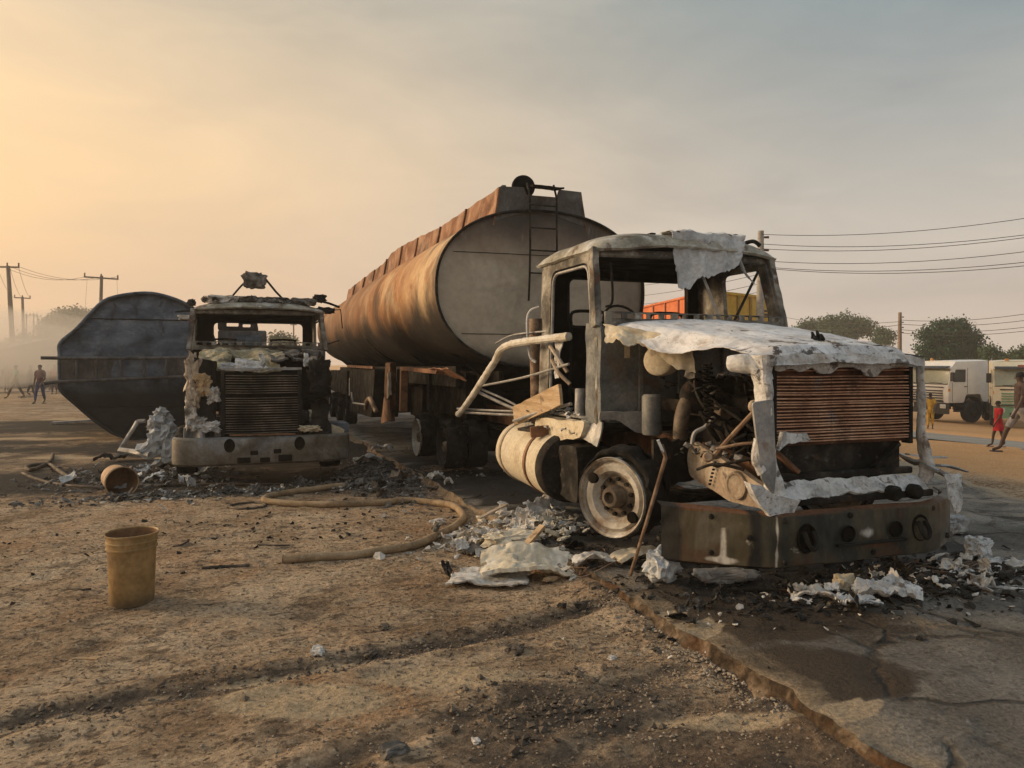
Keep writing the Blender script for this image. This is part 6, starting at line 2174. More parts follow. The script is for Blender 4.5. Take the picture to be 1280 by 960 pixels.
def person(loc, h, heading, label, top, bottom, step=.25, arms=((.25, -.1), (-.25, .1)), legs='trousers', skirt=0.0, shirt_len=.50, group=None, hat=None, head_turn=0, bare_top=False):
    """heading: direction faced (radians from +Y, clockwise); step: half stride as a fraction of height"""
    r = thing('person', loc, label, 'person', group, rz=-heading)
    k = h / 1.75
    J = {}
    f = step * h

    def A(n, x, y, z, a, b=None):
        J[n] = (Vector((x, y, z)) * 1.0, a * k, (b or a) * k)
    A('pelvis', 0, 0, .53 * h, .125, .10)
    A('belly', 0, .01, .60 * h, .12, .09)
    A('chest', 0, .0, .715 * h, .145, .10)
    A('base', 0, -.01, .81 * h, .085, .07)
    A('neck', 0, .0, .85 * h, .052)
    A('skull', 0, .025 * k, .895 * h, .070, .085)
    A('crown', 0, .015 * k, .965 * h, .062, .078)
    ed = [('pelvis', 'belly'), ('belly', 'chest'), ('chest', 'base'), ('base', 'neck'), ('neck', 'skull'), ('skull', 'crown')]
    for i, s in enumerate((-1, 1)):
        g = f if s > 0 else -f
        A('hip%d' % i, s * .085 * k, 0, .49 * h, .088)
        A('knee%d' % i, s * .09 * k, g * .55 + .03 * k, .275 * h, .056)
        A('ankle%d' % i, s * .09 * k, g, .05 * h + (.03 * h if g < 0 else 0), .036)
        A('toe%d' % i, s * .10 * k, g + .16 * k, .018 * h + (.0 if g > 0 else .0), .034, .022)
        ed += [('pelvis', 'hip%d' % i), ('hip%d' % i, 'knee%d' % i), ('knee%d' % i, 'ankle%d' % i), ('ankle%d' % i, 'toe%d' % i)]
        sw, out = arms[i]
        A('shoulder%d' % i, s * .175 * k, -.01, .80 * h, .055)
        A('elbow%d' % i, s * (.225 + abs(out) * .3) * k, sw * .5 * .3 * h, .625 * h, .040)
        A('wrist%d' % i, s * (.235 + out) * k, sw * .33 * h + .03 * k, .485 * h, .027)
        A('palm%d' % i, s * (.235 + out) * k, sw * .36 * h + .05 * k, .445 * h, .030, .018)
        ed += [('base', 'shoulder%d' % i), ('shoulder%d' % i, 'elbow%d' % i), ('elbow%d' % i, 'wrist%d' % i), ('wrist%d' % i, 'palm%d' % i)]
        for q in range(4):
            A('finger%d%d' % (i, q), s * (.235 + out) * k, sw * .37 * h + (.085 - .022 * q) * k, (.405 + .006 * abs(q - 1.5)) * h, .0085)
            ed.append(('palm%d' % i, 'finger%d%d' % (i, q)))
        A('thumb%d' % i, s * (.225 + out) * k, sw * .37 * h + .10 * k, .435 * h, .010)
        ed.append(('palm%d' % i, 'thumb%d' % i))
    body = skin_mesh('body', J, ed, SKIN, r)
    # hair, nose, eyes and ears
    mb = MB()
    mb.lathe([(.001, .085), (.045, .078), (.072, .05), (.082, .01), (.078, -.03)], 16, Matrix.Diagonal((k, 1.15 * k, k)), Vector((0, .005 * k, .925 * h)))
    mb.build('hair', hat or HAIR, r, smooth=True)
    mb = MB()
    mb.cyl((0, .10 * k, .905 * h), (0, .125 * k, .888 * h), .008 * k, .014 * k, 6)
    mb.build('nose', SKIN, r)
    for s in (-1, 1):
        mb = MB().lathe([(.001, -.008), (.02, 0), (.001, .008)], 8, rot3(0, 90, 0), Vector((s * .08 * k, .01 * k, .905 * h)))
        mb.build('ear', SKIN, r)
        mb = MB().lathe([(.001, .006), (.010, .0), (.001, -.006)], 8, rot3(90, 0, 0), Vector((s * .03 * k, .108 * k, .915 * h)))
        mb.build('eye', HAIR, r)

    def grow(names, pad):
        return {n: (J[n][0], J[n][1] + pad, J[n][2] + pad) for n in names}
    if not bare_top:
        G_ = grow(('chest', 'belly', 'base', 'shoulder0', 'shoulder1'), .018)
        lo = Vector((0, .005, shirt_len * h))
        G_['hem'] = (lo, .150 * k, .125 * k)
        for i in (0, 1):
            e, s_ = J['elbow%d' % i][0], J['shoulder%d' % i][0]
            G_['sleeve%d' % i] = (s_.lerp(e, .75), .060 * k, .060 * k)
        skin_mesh('shirt', G_, [('chest', 'belly'), ('belly', 'hem'), ('chest', 'base'), ('base', 'shoulder0'), ('base', 'shoulder1'), ('shoulder0', 'sleeve0'), ('shoulder1', 'sleeve1')], cloth(top), r)
    if skirt:
        mb = MB()
        z1 = skirt * h

        def sk(u, v):
            t = 2 * pi * u
            w = lerp(.14, .21, v) * k * (1 + .08 * sin(t * 5) * v)
            return Vector((w * cos(t), w * .8 * sin(t) + .0, lerp(.60 * h, z1, v)))
        mb.sheet(sk, 28, 8)
        mb.build('skirt', cloth(bottom), r, smooth=True, solid=.012)
    else:
        G_ = {'pelvis': (J['pelvis'][0], .142 * k, .118 * k), 'waist': (Vector((0, 0, .585 * h)), .128 * k, .105 * k)}
        ed2 = [('pelvis', 'waist')]
        for i in (0, 1):
            G_['hip%d' % i] = (J['hip%d' % i][0], .098 * k, .098 * k)
            G_['knee%d' % i] = (J['knee%d' % i][0], .072 * k, .072 * k)
            ed2 += [('pelvis', 'hip%d' % i), ('hip%d' % i, 'knee%d' % i)]
            if legs == 'trousers':
                G_['cuff%d' % i] = (J['knee%d' % i][0].lerp(J['ankle%d' % i][0], .9), .055 * k, .055 * k)
                ed2.append(('knee%d' % i, 'cuff%d' % i))
        skin_mesh('trousers' if legs == 'trousers' else 'shorts', G_, ed2, cloth(bottom), r)
    mb = MB()
    for i in (0, 1):
        a, t_ = J['ankle%d' % i][0], J['toe%d' % i][0]
        mb = MB()
        mb.plate(rpoly([(-.04, -.05), (.04, -.05), (.045, .20), (-.045, .20)], .03, 3), [], .022, lambda u, v, w, a=a, t_=t_: Vector((a.x + u * k, a.y + v * k, max(-.006, t_.z - .040 * k) + w * k)))
        mb.build('sandal', cloth((.05, .06, .09)), r)
    return r


VIEW = YAW
pm = G(1276, 571, -.27)
walker = person((pm.x, pm.y, terrain(pm.x, pm.y) + .055), 1.66, radians(-62), 'walker in brown shirt and grey shorts striding along the far road edge', (.085, .060, .055), (.27, .25, .25), .21, arms=((.35, .02), (-.30, .06)), legs='shorts', shirt_len=.46)
pc = D(1248, 500, 16.6)
person((pc.x, pc.y, terrain(pc.x, pc.y) + .055), 1.02, radians(-60), 'child in a bright red dress walking just behind the striding walker', (.36, .03, .035), (.42, .035, .045), .10, skirt=.34)
py_ = G(1163, 536, -.98)
person((py_.x, py_.y, terrain(py_.x, py_.y)), 1.45, radians(235), 'child in yellow clothes standing before the white lorry', (.50, .30, .05), (.50, .31, .06), .03, arms=((.9, -.06), (.2, -.02)), shirt_len=.40)
CR = 'people gathered in the smoke'
for px, py, d, h, hd, lb, top, bot, st, kw in ((50, 496, 33, 1.72, 200, 'person in dark blue trousers and maroon top, nearest to the overturned tanker', (.13, .06, .07), (.05, .06, .12), .12, {}),
                                               (20, 491, 38, 1.70, 250, 'person in pale green shirt walking in the smoke', (.16, .36, .25), (.10, .09, .08), .2, {}),
                                               (38, 489, 42, 1.66, 90, 'person in dark grey clothes behind the green-shirted walker', (.06, .06, .07), (.06, .06, .06), .1, {}),
                                               (68, 488, 44, 1.70, 180, 'person in red top beside the ladder end of the overturned tanker', (.30, .05, .05), (.08, .07, .08), .06, {}),
                                               (82, 489, 43, 1.60, 120, 'person in whitish green robe almost hidden by the overturned tanker', (.36, .40, .32), (.33, .36, .30), .05, dict(skirt=.08)),
                                               (8, 487, 46, 1.70, 160, 'person in brown clothes at the outer edge of the smoke', (.16, .10, .07), (.09, .07, .06), .1, {}),
                                               (60, 486, 50, 1.72, 220, 'person in grey shirt farthest back in the smoke', (.22, .21, .21), (.07, .07, .08), .08, {})):
    p = D(px, py, d)
    person((p.x, p.y, terrain(p.x, p.y)), h, radians(hd), lb, top, bot, st, group=CR, **kw)

# ------------------------------------------------------------ tipper trailers on the road behind


def tipper(name, a, b, z0, z1, width, m, md, label, ribs, side):
    """open box whose near long side runs from a to b; side = +1 if the box lies to the left of a->b"""
    a, b = Vector(a), Vector(b)
    d = (b - a)
    L = d.length
    d.normalize()
    nrm = Vector((-d.y, d.x)) * side
    th = thing(name, (a.x, a.y, 0), label, 'trailer')

    def P(u, w, z):
        q = d * u + nrm * w
        return Vector((q.x, q.y, z))
    for u0, w0, u1, w1 in ((0, 0, L, 0), (0, width, L, width), (0, 0, 0, width), (L, 0, L, width)):
        mb = MB().bar(P(u0, w0, (z0 + z1) / 2), P(u1, w1, (z0 + z1) / 2), .05, z1 - z0)
        pn = mb.build('side_wall', M[m], th)
        if w0 == w1 == 0:
            for i in range(ribs + 1):
                mb = MB().bar(P(.04 + (L - .08) * i / ribs, -.05, z0), P(.04 + (L - .08) * i / ribs, -.05, z1 - .04), .09, .09, (0, 1, 0))
                mb.build('rib', M[md], pn)
            for z in (z1 + .01, z0 + .03, z0 + .45):
                mb = MB().bar(P(-.05, -.04, z), P(L + .05, -.04, z), .12 if z > z0 + 1 else .07, .10 if z > z0 + 1 else .05)
                mb.build('top_rail' if z > z0 + 1 else 'side_bead', M[m], pn, bevel=.01)
    mb = MB().bar(P(0, width / 2, z0), P(L, width / 2, z0), width - .05, .06)
    mb.build('floor', M['dark'], th)
    for w in (width * .3, width * .7):
        mb = MB().bar(P(.1, w, z0 - .25), P(L - .1, w, z0 - .25), .1, .35)
        mb.build('chassis_rail', M['dark'], th)
    for w in (.15, width - .15):
        for u in (L - 1.0, L - 2.2, 1.3):
            g = terrain((a + d * u).x, (a + d * u).y)
            mb = MB().cyl(P(u, w - .14, .5 + g), P(u, w + .14, .5 + g), .5, .5, 24)
            mb.build('wheel', M['tyre'], th, bevel=.03)
    return th


q0, q1 = D(868, 369.6, 34.0), D(750, 389.5, 50)
tipper('tipper_trailer', (q1.x, q1.y), (q0.x, q0.y), 1.75, q0.z, 2.4, 'tipper_orange', 'tipper_orange_dark', 'orange ribbed tipper trailer seen through the cab of the near truck', 9, 1)
q0, q1 = D(904, 366.5, 29.0), D(967, 376, 31.5)
tipper('tipper_trailer', (q0.x, q0.y), (q1.x, q1.y), 1.75, q0.z, 1.3, 'tipper_yellow', 'tipper_yellow_dark', 'yellow ribbed tipper trailer seen through the far door window of the near truck', 4, 1)

# ------------------------------------------------------------ lorries across the road


def cabover(loc, rz, label, body, lower, grille, roofsign=False, scale=1.0, sleeper=True):
    """forward-control lorry, front at y = 0 facing -y"""
    t = thing('lorry', loc, label, 'lorry', None, rz)
    w = 1.24

    def side(y0, y1, z0, z1):
        return [(y0, z0), (y1, z0), (y1, z1), (y0, z1)]
    sh = [(.0, .95), (.0, 1.80), (.16, 2.62), (.40, 2.86), (2.25, 2.92), (2.25, 1.0), (1.95, 1.0), (1.80, 1.35), (1.0, 1.35), (.85, .95)]
    hole = rpoly([(.24, 1.92), (.98, 1.92), (.98, 2.52), (.38, 2.52)], .05, 3)
    for s in (-1, 1):
        mb = MB().plate(rpoly(sh, .07, 3), [hole], .06, lambda u, v, q, s=s: Vector((s * (w - q), u, v)))
        sd = mb.build('cab_side', M[body], t, bevel=.015)
        mb = MB().plate(rpoly([(.25, 1.93), (.97, 1.93), (.97, 2.51), (.38, 2.51)], .05, 3), [], .01, lambda u, v, q, s=s: Vector((s * (w - .03 - q), u, v)))
        mb.build('door_window', M['glass'], sd)
        mb = MB()
        for q in ([(.20, 1.0), (.20, 1.9)], [(1.06, 1.4), (1.06, 2.6)]):
            mb.bar((s * (w + .003), q[0][0], q[0][1]), (s * (w + .003), q[1][0], q[1][1]), .01, .014, (0, 1, 0))
        mb.build('door_gap', M['dark'], sd)
        mb = MB().box((s * (w + .015), .95, 1.72), (.03, .14, .035))
        mb.build('door_handle', M['dark'], sd)
        mb = MB().box((s * (w + .16), .05, 2.18), (.20, .10, .42))
        mb.build('mirror', M['dark'], t, bevel=.03)
    # front panels
    mb = MB().sheet(lambda u, v: Vector((lerp(-w, w, u), -.07 * (1 - (2 * u - 1) ** 2), lerp(.95, 1.80, v))), 14, 3)
    mb.build('front_panel', M[body], t, solid=.05, smooth=True)
    mb = MB().sheet(lambda u, v: Vector((lerp(-w + .06, w - .06, u), lerp(-.0, .15, v) - .06 * (1 - (2 * u - 1) ** 2), lerp(1.84, 2.56, v))), 14, 3)
    mb.build('windscreen', M['glasslit'], t, solid=.02, smooth=True)
    mb = MB().sheet(lambda u, v: Vector((lerp(-w, w, u), lerp(.13, .42, v) - .06 * (1 - (2 * u - 1) ** 2) * (1 - v), lerp(2.55, 2.87, v))), 14, 3)
    mb.build('roof_front', M[body], t, solid=.05, smooth=True)
    mb = MB().sheet(lambda u, v: Vector((lerp(-w, w, u), lerp(.40, 2.25, v), 2.86 + .06 * v + .05 * (1 - (2 * u - 1) ** 4))), 12, 3)
    mb.build('roof', M[body], t, solid=.04, smooth=True)
    mb = MB().box((0, 2.22, 1.93), (2 * w - .1, .05, 1.9))
    mb.build('back_wall', M[body], t)
    mb = MB().box((0, -.02, 2.62), (2 * w - .1, .30, .04), rot3(20, 0, 0))
    mb.build('sun_visor', M['dark'], t, bevel=.01)
    for i in range(5):
        mb = MB().box((0, -.09 + .0 * i, 1.05 + .115 * i), (1.9, .05, .055))
        mb.build('grille_slat', M[grille], t, bevel=.008)
    for z in (1.0, 1.68):
        mb = MB().box((0, -.085, z), (2.0, .03, .05))
        mb.build('grille_trim', M['dark'], t)
    for s in (-1, 1):
        mb = MB().bar((s * .9, -.06, 1.86), (s * .12, -.055, 1.90), .02, .02)
        mb.build('wiper', M['dark'], t)
        mb = MB().box((s * .98, -.09, .78), (.34, .06, .20))
        mb.build('headlight', M['lamp'], t, bevel=.03)
        mb = MB().box((s * (w + .0), .02, 1.55), (.04, .10, .12))
        mb.build('indicator', M['amber'], t)
        for i in range(2):
            mb = MB().box((s * (w - .06), .62, .55 + .27 * i), (.22, .45, .06))
            mb.build('step', M['dark'], t)
        mb = MB().sheet(lambda u, v, s=s: Vector((s * (w - .02 - .5 * v), 1.40 + .62 * cos(pi * u), .52 + .72 * sin(pi * u))), 14, 2)
        mb.build('wheel_arch', M['dark'], t, solid=.03)
    mb = MB().sheet(lambda u, v: Vector((lerp(-w, w, u), -.10 + .12 * abs(2 * u - 1) ** 4, lerp(.42, .93, v))), 16, 4)
    mb.build('bumper', M[lower], t, solid=.06, smooth=True)
    mb = MB().box((0, -.12, .60), (1.3, .03, .16))
    mb.build('bumper_intake', M['dark'], t)
    mb = MB().box((0, -.135, .50), (.52, .01, .12))
    mb.build('number_plate', M['truckwhite'], t)
    for s in (-1, 1):
        for y in (1.4, 5.0, 6.3):
            mb = MB()
            R = rot3(0, -90 * s, 0)
            mb.lathe([(.001, .02), (.14, .03), (.16, -.02), (.29, -.06), (.31, .0), (.33, .01), (.48, .0), (.52, -.05), (.52, -.26), (.46, -.30), (.001, -.30)], 32, rot3(0, 90 * s, 0), Vector((s * (w + .01), y, .52)))
            mb.build('wheel', M['tyre'], t, smooth=True)
        mb = MB().bar((s * .42, .4, .85), (s * .42, 7.0, .85), .08, .26)
        mb.build('chassis_rail', M['dark'], t)
        mb = MB().box((s * .95, 3.2, .72), (.55, 1.3, .55))
        mb.build('fuel_tank', M['dark'], t, bevel=.06)
    if roofsign:
        for x in (-.7, .1, .7):
            mb = MB().box((x, .42, 2.98), (.16, .12, .09))
            mb.build('roof_lamp', M['redlens'] if x > .5 or x == .1 else M['amber'], t, bevel=.02)
        mb = MB().box((0, -.06, 2.70), (.7, .02, .10))
        mb.build('visor_sign', M['redroof'], t)
    else:
        mb = MB().lathe([(.001, .16), (.06, .13), (.08, 0), (.001, 0)], 12, Matrix.Identity(3), Vector((-.75, .9, 2.92)))
        mb.build('beacon', M['amber'], t, smooth=True)
    t.scale = (scale,) * 3
    return t


c1 = D(1186, 500, 36)
g1 = terrain(c1.x, c1.y)
# the corner between front and side stands where the photograph shows it
cabover((c1.x + .13, c1.y + 1.23, g1), radians(-96), 'dusty white cab-over lorry parked beyond the far road, amber beacon on roof', 'truckwhite', 'dark', 'dark')
c2 = D(1284, 500, 33)
cabover((c2.x, c2.y, terrain(c2.x, c2.y)), radians(-48), 'cream-roofed green lorry partly cut off beside the white lorry', 'truckcream', 'truckgreen', 'truckgreen', True)

# ------------------------------------------------------------ trees


def leafy(name, base_, H, crown, label, cat, m, n, leaf, seed, group=None, trunk_r=.18, bark='bark'):
    """crown: list of (x, y, z, rx, ry, rz) clumps relative to the base"""
    rn = random.Random(seed)
    t = thing(name, base_, label, cat, group)
    zt = min(c[2] - c[5] * .3 for c in crown)
    mb = MB()
    mb.tube([(0, 0, -.1), (.05, .03, zt * .5), (0, .05, zt), (.05, .0, zt + .6)], [trunk_r * 1.3, trunk_r, trunk_r * .85, trunk_r * .6], 9)
    for c in crown:
        e = Vector(c[:3])
        mb.tube([(0, .03, zt * .8), Vector((0, 0, zt)).lerp(e, .5) + Vector((0, 0, .15)), e], [trunk_r * .55, trunk_r * .35, trunk_r * .12], 6)
    mb.build('trunk', M[bark], t)
    mb = MB()
    tot = sum(c[3] * c[4] * c[5] for c in crown)
    for c in crown:
        # each clump is made of twigs: small bunches of leaves through its volume
        k = int(n * c[3] * c[4] * c[5] / tot / 7)
        for _ in range(k):
            v = Vector((rn.gauss(0, 1), rn.gauss(0, 1), rn.gauss(0, 1))).normalized() * rn.random() ** .45
            q = Vector(c[:3]) + Vector((v.x * c[3], v.y * c[4], v.z * c[5])) * (1 + .25 * nz(v, 2.5, seed))
            for _ in range(7):
                w_ = q + Vector((rn.gauss(0, 1), rn.gauss(0, 1), rn.gauss(0, .8))) * leaf * 1.1
                R = rot3(rn.uniform(-70, 70), rn.uniform(-70, 70), rn.uniform(0, 360))
                s = leaf * rn.uniform(.6, 1.3)
                mb.add([w_ + R @ Vector((-s * .5, 0, 0)), w_ + R @ Vector((0, -s * .35, .1 * s)), w_ + R @ Vector((s * .6, 0, 0)), w_ + R @ Vector((0, s * .35, .1 * s))], [(0, 1, 2, 3)])
    mb.build('crown', M[m], t)
    return t


def tree_at(px, d, pts, *a, **kw):
    """pts: clumps in photograph pixels (x, y, rx, ry)"""
    p = D(px, 455, d)
    z0 = terrain(p.x, p.y)
    rn = random.Random(int(px) + 5)
    k = d / 960
    cr = []
    for x, y, rx, ry in pts:
        off = (x - px) * k
        dp = rn.uniform(-.5, .5) * rx * k
        cr.append((off * cos(YAW) + dp * sin(YAW), -off * sin(YAW) + dp * cos(YAW), EYE + (455 - y) * k - z0, rx * k, rx * k * .9, ry * k))
    return leafy('tree', (p.x, p.y, z0), 0, cr, *a, **kw)


tree_at(1188, 72, [(1188, 414, 20, 14), (1165, 420, 16, 12), (1210, 424, 17, 14), (1156, 440, 13, 14), (1188, 440, 26, 18), (1218, 444, 13, 15), (1172, 408, 10, 7), (1200, 406, 10, 7)],
        'big round dark green tree behind the white lorry', 'tree', 'leafdark', 15000, .22, 3, trunk_r=.3)
TL_ = 'hazy trees beyond the far road'
tree_at(1052, 115, [(1058, 398, 8, 8), (1040, 404, 17, 9), (1068, 408, 20, 11), (1046, 418, 28, 10), (1084, 414, 11, 8)], 'tallest hazy tree rising behind the near truck bonnet', 'tree', 'leafmid', 8000, .34, 5, TL_)
tree_at(1010, 120, [(1012, 408, 14, 8), (1000, 416, 14, 8), (1020, 420, 14, 8)], 'low hazy tree beside the windscreen pillar of the near truck', 'tree', 'leafmid', 3500, .34, 6, TL_)
tree_at(1105, 110, [(1102, 417, 9, 7), (1112, 421, 8, 6), (1100, 428, 12, 8)], 'small hazy tree in front of the wooden pole', 'tree', 'leafmid', 2600, .3, 7, TL_)
tree_at(1236, 66, [(1236, 442, 12, 7), (1250, 446, 10, 6), (1240, 438, 6, 6), (1262, 450, 8, 5)], 'straggly pale bush between the two lorries', 'bush', 'leafmid', 1800, .2, 8, trunk_r=.08)
tree_at(1275, 60, [(1274, 444, 8, 5), (1284, 440, 10, 6)], 'sparse bush above the green lorry', 'bush', 'leafmid', 900, .2, 9, trunk_r=.08)
TS = 'trees in the smoke behind the shacks'
tree_at(88, 75, [(88, 395, 26, 10), (70, 402, 16, 10), (108, 402, 16, 12), (84, 412, 32, 14), (60, 412, 12, 8), (100, 424, 26, 16)], 'wide hazy tree behind the smoke and the overturned tanker', 'tree', 'leafpale', 9000, .28, 11, TS, trunk_r=.28)
tree_at(38, 90, [(40, 428, 22, 8), (20, 432, 18, 8)], 'low hazy tree near the tilted power pole', 'tree', 'leafpale', 2500, .3, 12, TS)
tree_at(345, 95, [(346, 425, 12, 8), (358, 430, 12, 8)], 'pale hazy tree seen through the cab window of the chrome-bumpered truck', 'tree', 'leafpale', 2200, .3, 13, TS)
for i, (x, d, w_, h_, lb) in enumerate(((1300, 120, 50, 10, 'long low hedge of trees past the green lorry'), (-40, 110, 50, 10, 'low trees at the outer edge of the smoke'))):
    tree_at(x, d, [(x - w_ * .5, 446, w_ * .5, h_), (x + w_ * .4, 447, w_ * .5, h_)], lb, 'tree', 'leafpale' if x < 0 else 'leafmid', 3000, .35, 20 + i)

# ------------------------------------------------------------ poles and wires


def pole(px0, py_top, d, r, label, arm=None, base_px=None, mat_='polewood', group='power poles', ins=(), h0=None, armz=.0):
    top = D(px0, py_top, d)
    bx_ = base_px if base_px is not None else px0
    b = D(bx_, 455, d)
    z0 = terrain(b.x, b.y)
    t = thing('power_pole', (b.x, b.y, z0), label, 'power pole', group)
    o = Vector((b.x, b.y, z0))
    mb = MB().tube([Vector((0, 0, -.2)), (top - o) * .5, top - o + Vector((0, 0, .1))], [r * 1.25, r * 1.1, r * .8], 10)
    mb.build('shaft', M[mat_], t, smooth=True)
    right = Vector((cos(YAW), -sin(YAW), 0))
    if arm:
        k = d / 960
        for (x0, x1, y, dy) in arm:
            a_, b_ = D(x0, y, d) - o, D(x1, y + dy, d) - o
            mb = MB().bar(a_, b_, .10, .13)
            mb.build('crossarm', M[mat_], t)
            for f in (.02, .5, .98):
                q = a_.lerp(b_, f)
                mb = MB().lathe([(.001, .30), (.05, .27), (.07, .2), (.04, .15), (.07, .1), (.05, .02), (.001, 0)], 8, Matrix.Identity(3), q + Vector((0, 0, .06)))
                mb.build('insulator', M['insul'], t, smooth=True)
    for f in ins:
        q = (top - o).lerp(Vector((0, 0, 0)), f)
        mb = MB().cyl(q + right * .05, q + right * .30, .035, .05, 8)
        mb.build('insulator', M['insul'], t)
    return top


pole(10, 334, 60, .17, 'tall leaning pole, nearest of the poles in the smoke', [(-6, 24, 333.5, .6)], 19)
pole(127, 346, 64, .15, 'pole with a wide crossarm rising over the overturned tanker', [(105, 148, 346, 3)], 123)
pole(28, 372, 92, .17, 'second pole behind the tall leaning one', [(18, 38, 372, 1)], 31)
for x, y, d, lb in ((42, 392, 130, 'third pole of the row in the smoke, close before the farthest'), (47, 394, 145, 'farthest pole of the row in the smoke'), (33, 393, 125, 'thin pole between the second and third poles in the smoke'), (367, 404, 120, 'thin pole seen through the cab window of the chrome-bumpered truck')):
    pole(x, y, d, .13, lb, [(x - 4, x + 4, y + 2, 0)])
pole(951, 292, 29, .145, 'grey concrete pole behind the near truck cab', None, 949, 'poleconc', ins=(.02, .09, .14, .20, .42, .44))
pole(1125, 392, 62, .16, 'brown wooden pole rising behind the bonnet of the near truck', None, 1124, 'polewood', ins=(.04, .1, .16, .22))
PW = 'power wires'


def wire(p0, p1, label, sag=.3, r=.012):
    a, b = D(*p0), D(*p1)
    mb = MB().tube([a.lerp(b, i / 14) - Vector((0, 0, sag * 4 * (i / 14) * (1 - i / 14))) for i in range(15)], r, 5)
    o = mb.build('power_wire', M['wire'], None, loc=a)
    return tag(o, label, 'wire', PW)


ORD = ('topmost', 'second', 'third', 'fourth', 'fifth', 'lowest')
for i, (y0, y1) in enumerate(((293, 265), (305, 287), (311, 290), (326, 308), (333.5, 322), (335, 327))):
    wire((953, y0, 28.9), (1330, y1, 24), '%s of the six wires leaving the concrete pole over the lorries' % ORD[i], .28, .011)
for i, (y0, y1) in enumerate(((400, 384), (405, 393), (412, 402), (416, 407))):
    wire((1125, y0, 61.9), (1330, y1, 52), '%s of the four wires from the wooden pole past the round dark tree' % ('topmost', 'second', 'third', 'lowest')[i], .4, .02)
for i, (y0, y1) in enumerate(((402, 393), (406, 406), (413, 412))):
    wire((1125, y0, 61.8), (965, y1, 86), '%s of the three wires from the wooden pole to behind the cab' % ('topmost', 'middle', 'lowest')[i], .5, .02)
for i, (y0, y1) in enumerate(((352, 330), (364, 344), (374, 356), (384, 366))):
    wire((700, y0 + 6, 60), (953, y1 - 2, 30), '%s of the four wires seen through the cab of the near truck' % ('topmost', 'second', 'third', 'lowest')[i], .5, .011)
for i, (x0, x1) in enumerate(((106, 4), (127, 12), (146, 23))):
    wire((x0, 346, 64), (x1, 333, 60), '%s wire between the two nearest smoke-side poles' % ('outer', 'middle', 'inner')[i], .6, .014)
for i, (x0, x1) in enumerate(((-4, 18), (12, 28), (23, 38))):
    wire((x0, 333, 60), (x1, 372, 92), '%s wire from the tall leaning pole back to the second pole' % ('outer', 'middle', 'inner')[i], .5, .014)
for i, (x0, x1) in enumerate(((109, 102), (146, 152))):
    wire((x0, 348, 64), (x1, 440, 60), '%s stay wire hanging from the wide crossarm' % ('outer', 'inner')[i], .2, .010)

# ------------------------------------------------------------ shacks in the smoke


def shack(px, d, w_, dp, h, rh, rz, label, wall='wallclay', roof='shed', grp='low shacks in the smoke'):
    p = D(px, 455, d)
    z0 = terrain(p.x, p.y)
    t = thing('shack', (p.x, p.y, z0), label, 'shack', grp, radians(rz))
    door, win = rrect(-.45, .0 + .02, .45, 2.0, .02, 1), rrect(w_ * .22, 1.0, w_ * .22 + .8, 1.7, .02, 1)
    mb = MB().plate([(-w_ / 2, 0), (w_ / 2, 0), (w_ / 2, h), (0, h + rh), (-w_ / 2, h)], [door, win], .12, lambda u, v, q: Vector((u, q, v)))
    f = mb.build('front_wall', M[wall], t)
    mb = MB().box((0, .08, 1.0), (.88, .04, 1.96))
    mb.build('door', M['bark'], f)
    mb = MB().box((w_ * .22 + .4, .08, 1.35), (.78, .03, .68))
    mb.build('window', M['dark'], f)
    mb = MB().plate([(-w_ / 2, 0), (w_ / 2, 0), (w_ / 2, h), (0, h + rh), (-w_ / 2, h)], [], .12, lambda u, v, q: Vector((u, dp - q, v)))
    mb.build('rear_wall', M[wall], t)
    for s in (-1, 1):
        mb = MB().box((s * (w_ / 2 - .06), dp / 2, h / 2), (.12, dp - .26, h))
        mb.build('side_wall', M[wall], t)
        n = 40
        mb = MB().sheet(lambda u, v, s=s: Vector((s * lerp(0, w_ / 2 + .35, v), lerp(-.4, dp + .4, u), h + rh * (1 - v) - .35 * rh / (w_ / 2) * v + .10 + .02 * cos(u * n * 3.14))), n * 2, 3)
        mb.build('roof_sheet', M[roof], t, solid=.015)
    return t


shack(14, 62, 7, 6, 2.3, 1.0, 20, 'low tin-roofed shack by the tall leaning pole')
shack(66, 56, 8, 6, 2.4, 1.1, 24, 'wider tin-roofed shack under the hazy tree')
shack(-12, 74, 8, 7, 2.6, 1.2, 5, 'farther shack at the outer edge of the smoke')
shack(40, 84, 10, 6, 3.0, 1.4, 30, 'farthest long shack behind the second pole')
shack(1036, 120, 7, 6, 4.6, 1.6, -60, 'distant house with a red roof over the near truck bonnet', roof='redroof', grp='houses beyond the trees')

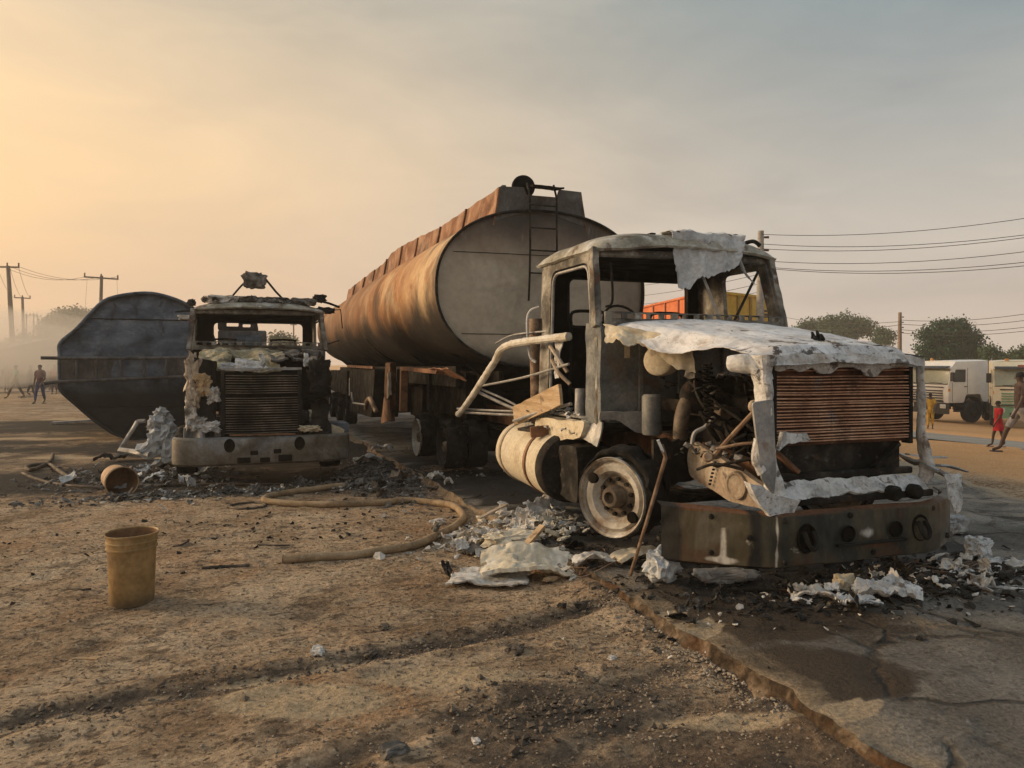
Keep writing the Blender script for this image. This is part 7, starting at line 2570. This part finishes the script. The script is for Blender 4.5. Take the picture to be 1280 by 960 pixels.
# scattered planks and junk in the far yard
rn = random.Random(77)
for i, (x, y, s, lb) in enumerate(((70, 478, 2.2, 'long pale board on the ground beside the shack people'), (12, 492, 1.6, 'pale plank on the ground at the outer edge of the yard'), (40, 497, 1.2, 'short board in front of the green-shirted walker'), (86, 470, 1.5, 'board resting behind the ladder end of the overturned tanker'), (100, 530, 1.4, 'pale plank beside the sandy patch'), (30, 473, 2.0, 'raised board behind the people in smoke'))):
    p = G(x, y, -.1) if y > 485 else D(x, y, 45)
    mb = MB().box((0, 0, 0), (s, .3, .06), rot3(0, rn.uniform(-4, 4), rn.uniform(-30, 10)))
    o = mb.build('board', M['shed'] if i % 2 else M['steel'], None)
    o.location = (p.x, p.y, terrain(p.x, p.y) + .08)
    tag(o, lb, 'board', 'boards lying in the far yard')

# ------------------------------------------------------------ haze and smoke


def volume(name, obj, dens, c, aniso=.3):
    m = bpy.data.materials.new(name)
    m.use_nodes = True
    nt = m.node_tree
    nt.nodes.clear()
    pv = N(nt, 'ShaderNodeVolumePrincipled', {'Color': c + (1,), 'Density': dens, 'Anisotropy': aniso})
    N(nt, 'ShaderNodeOutputMaterial', {'Volume': pv.outputs[0]})
    obj.data.materials.clear()
    obj.data.materials.append(m)
    tag(obj, kind='stuff')


mb = MB().box((20, 70, 5.9), (420, 420, 18.0))
volume('haze', mb.build('haze', M['dark']), .0013, (.95, .92, .87), .35)


def smoke(name, c, r, dens, seed):
    bm = bmesh.new()
    bmesh.ops.create_icosphere(bm, subdivisions=4, radius=1)
    for v in bm.verts:
        d = 1 + .45 * noise.fractal(v.co * 1.3 + Vector((seed, 0, 0)), 1, 2, 4)
        v.co = Vector((v.co.x * r[0] * d, v.co.y * r[1] * d, v.co.z * r[2] * d))
    me = bpy.data.meshes.new(name)
    bm.to_mesh(me)
    bm.free()
    me.shade_smooth()
    o = bpy.data.objects.new(name, me)
    COL.objects.link(o)
    o.location = c
    volume(name, o, dens, (.80, .77, .73), .2)


p = D(10, 448, 34)
smoke('smoke', (p.x, p.y, 2.0), (4.5, 5, 1.5), .075, 1)
p = D(50, 440, 38)
smoke('smoke', (p.x, p.y, 2.6), (4.5, 5, 1.8), .085, 5)
p = D(95, 440, 46)
smoke('smoke', (p.x, p.y, 2.8), (4.5, 5, 1.8), .045, 9)
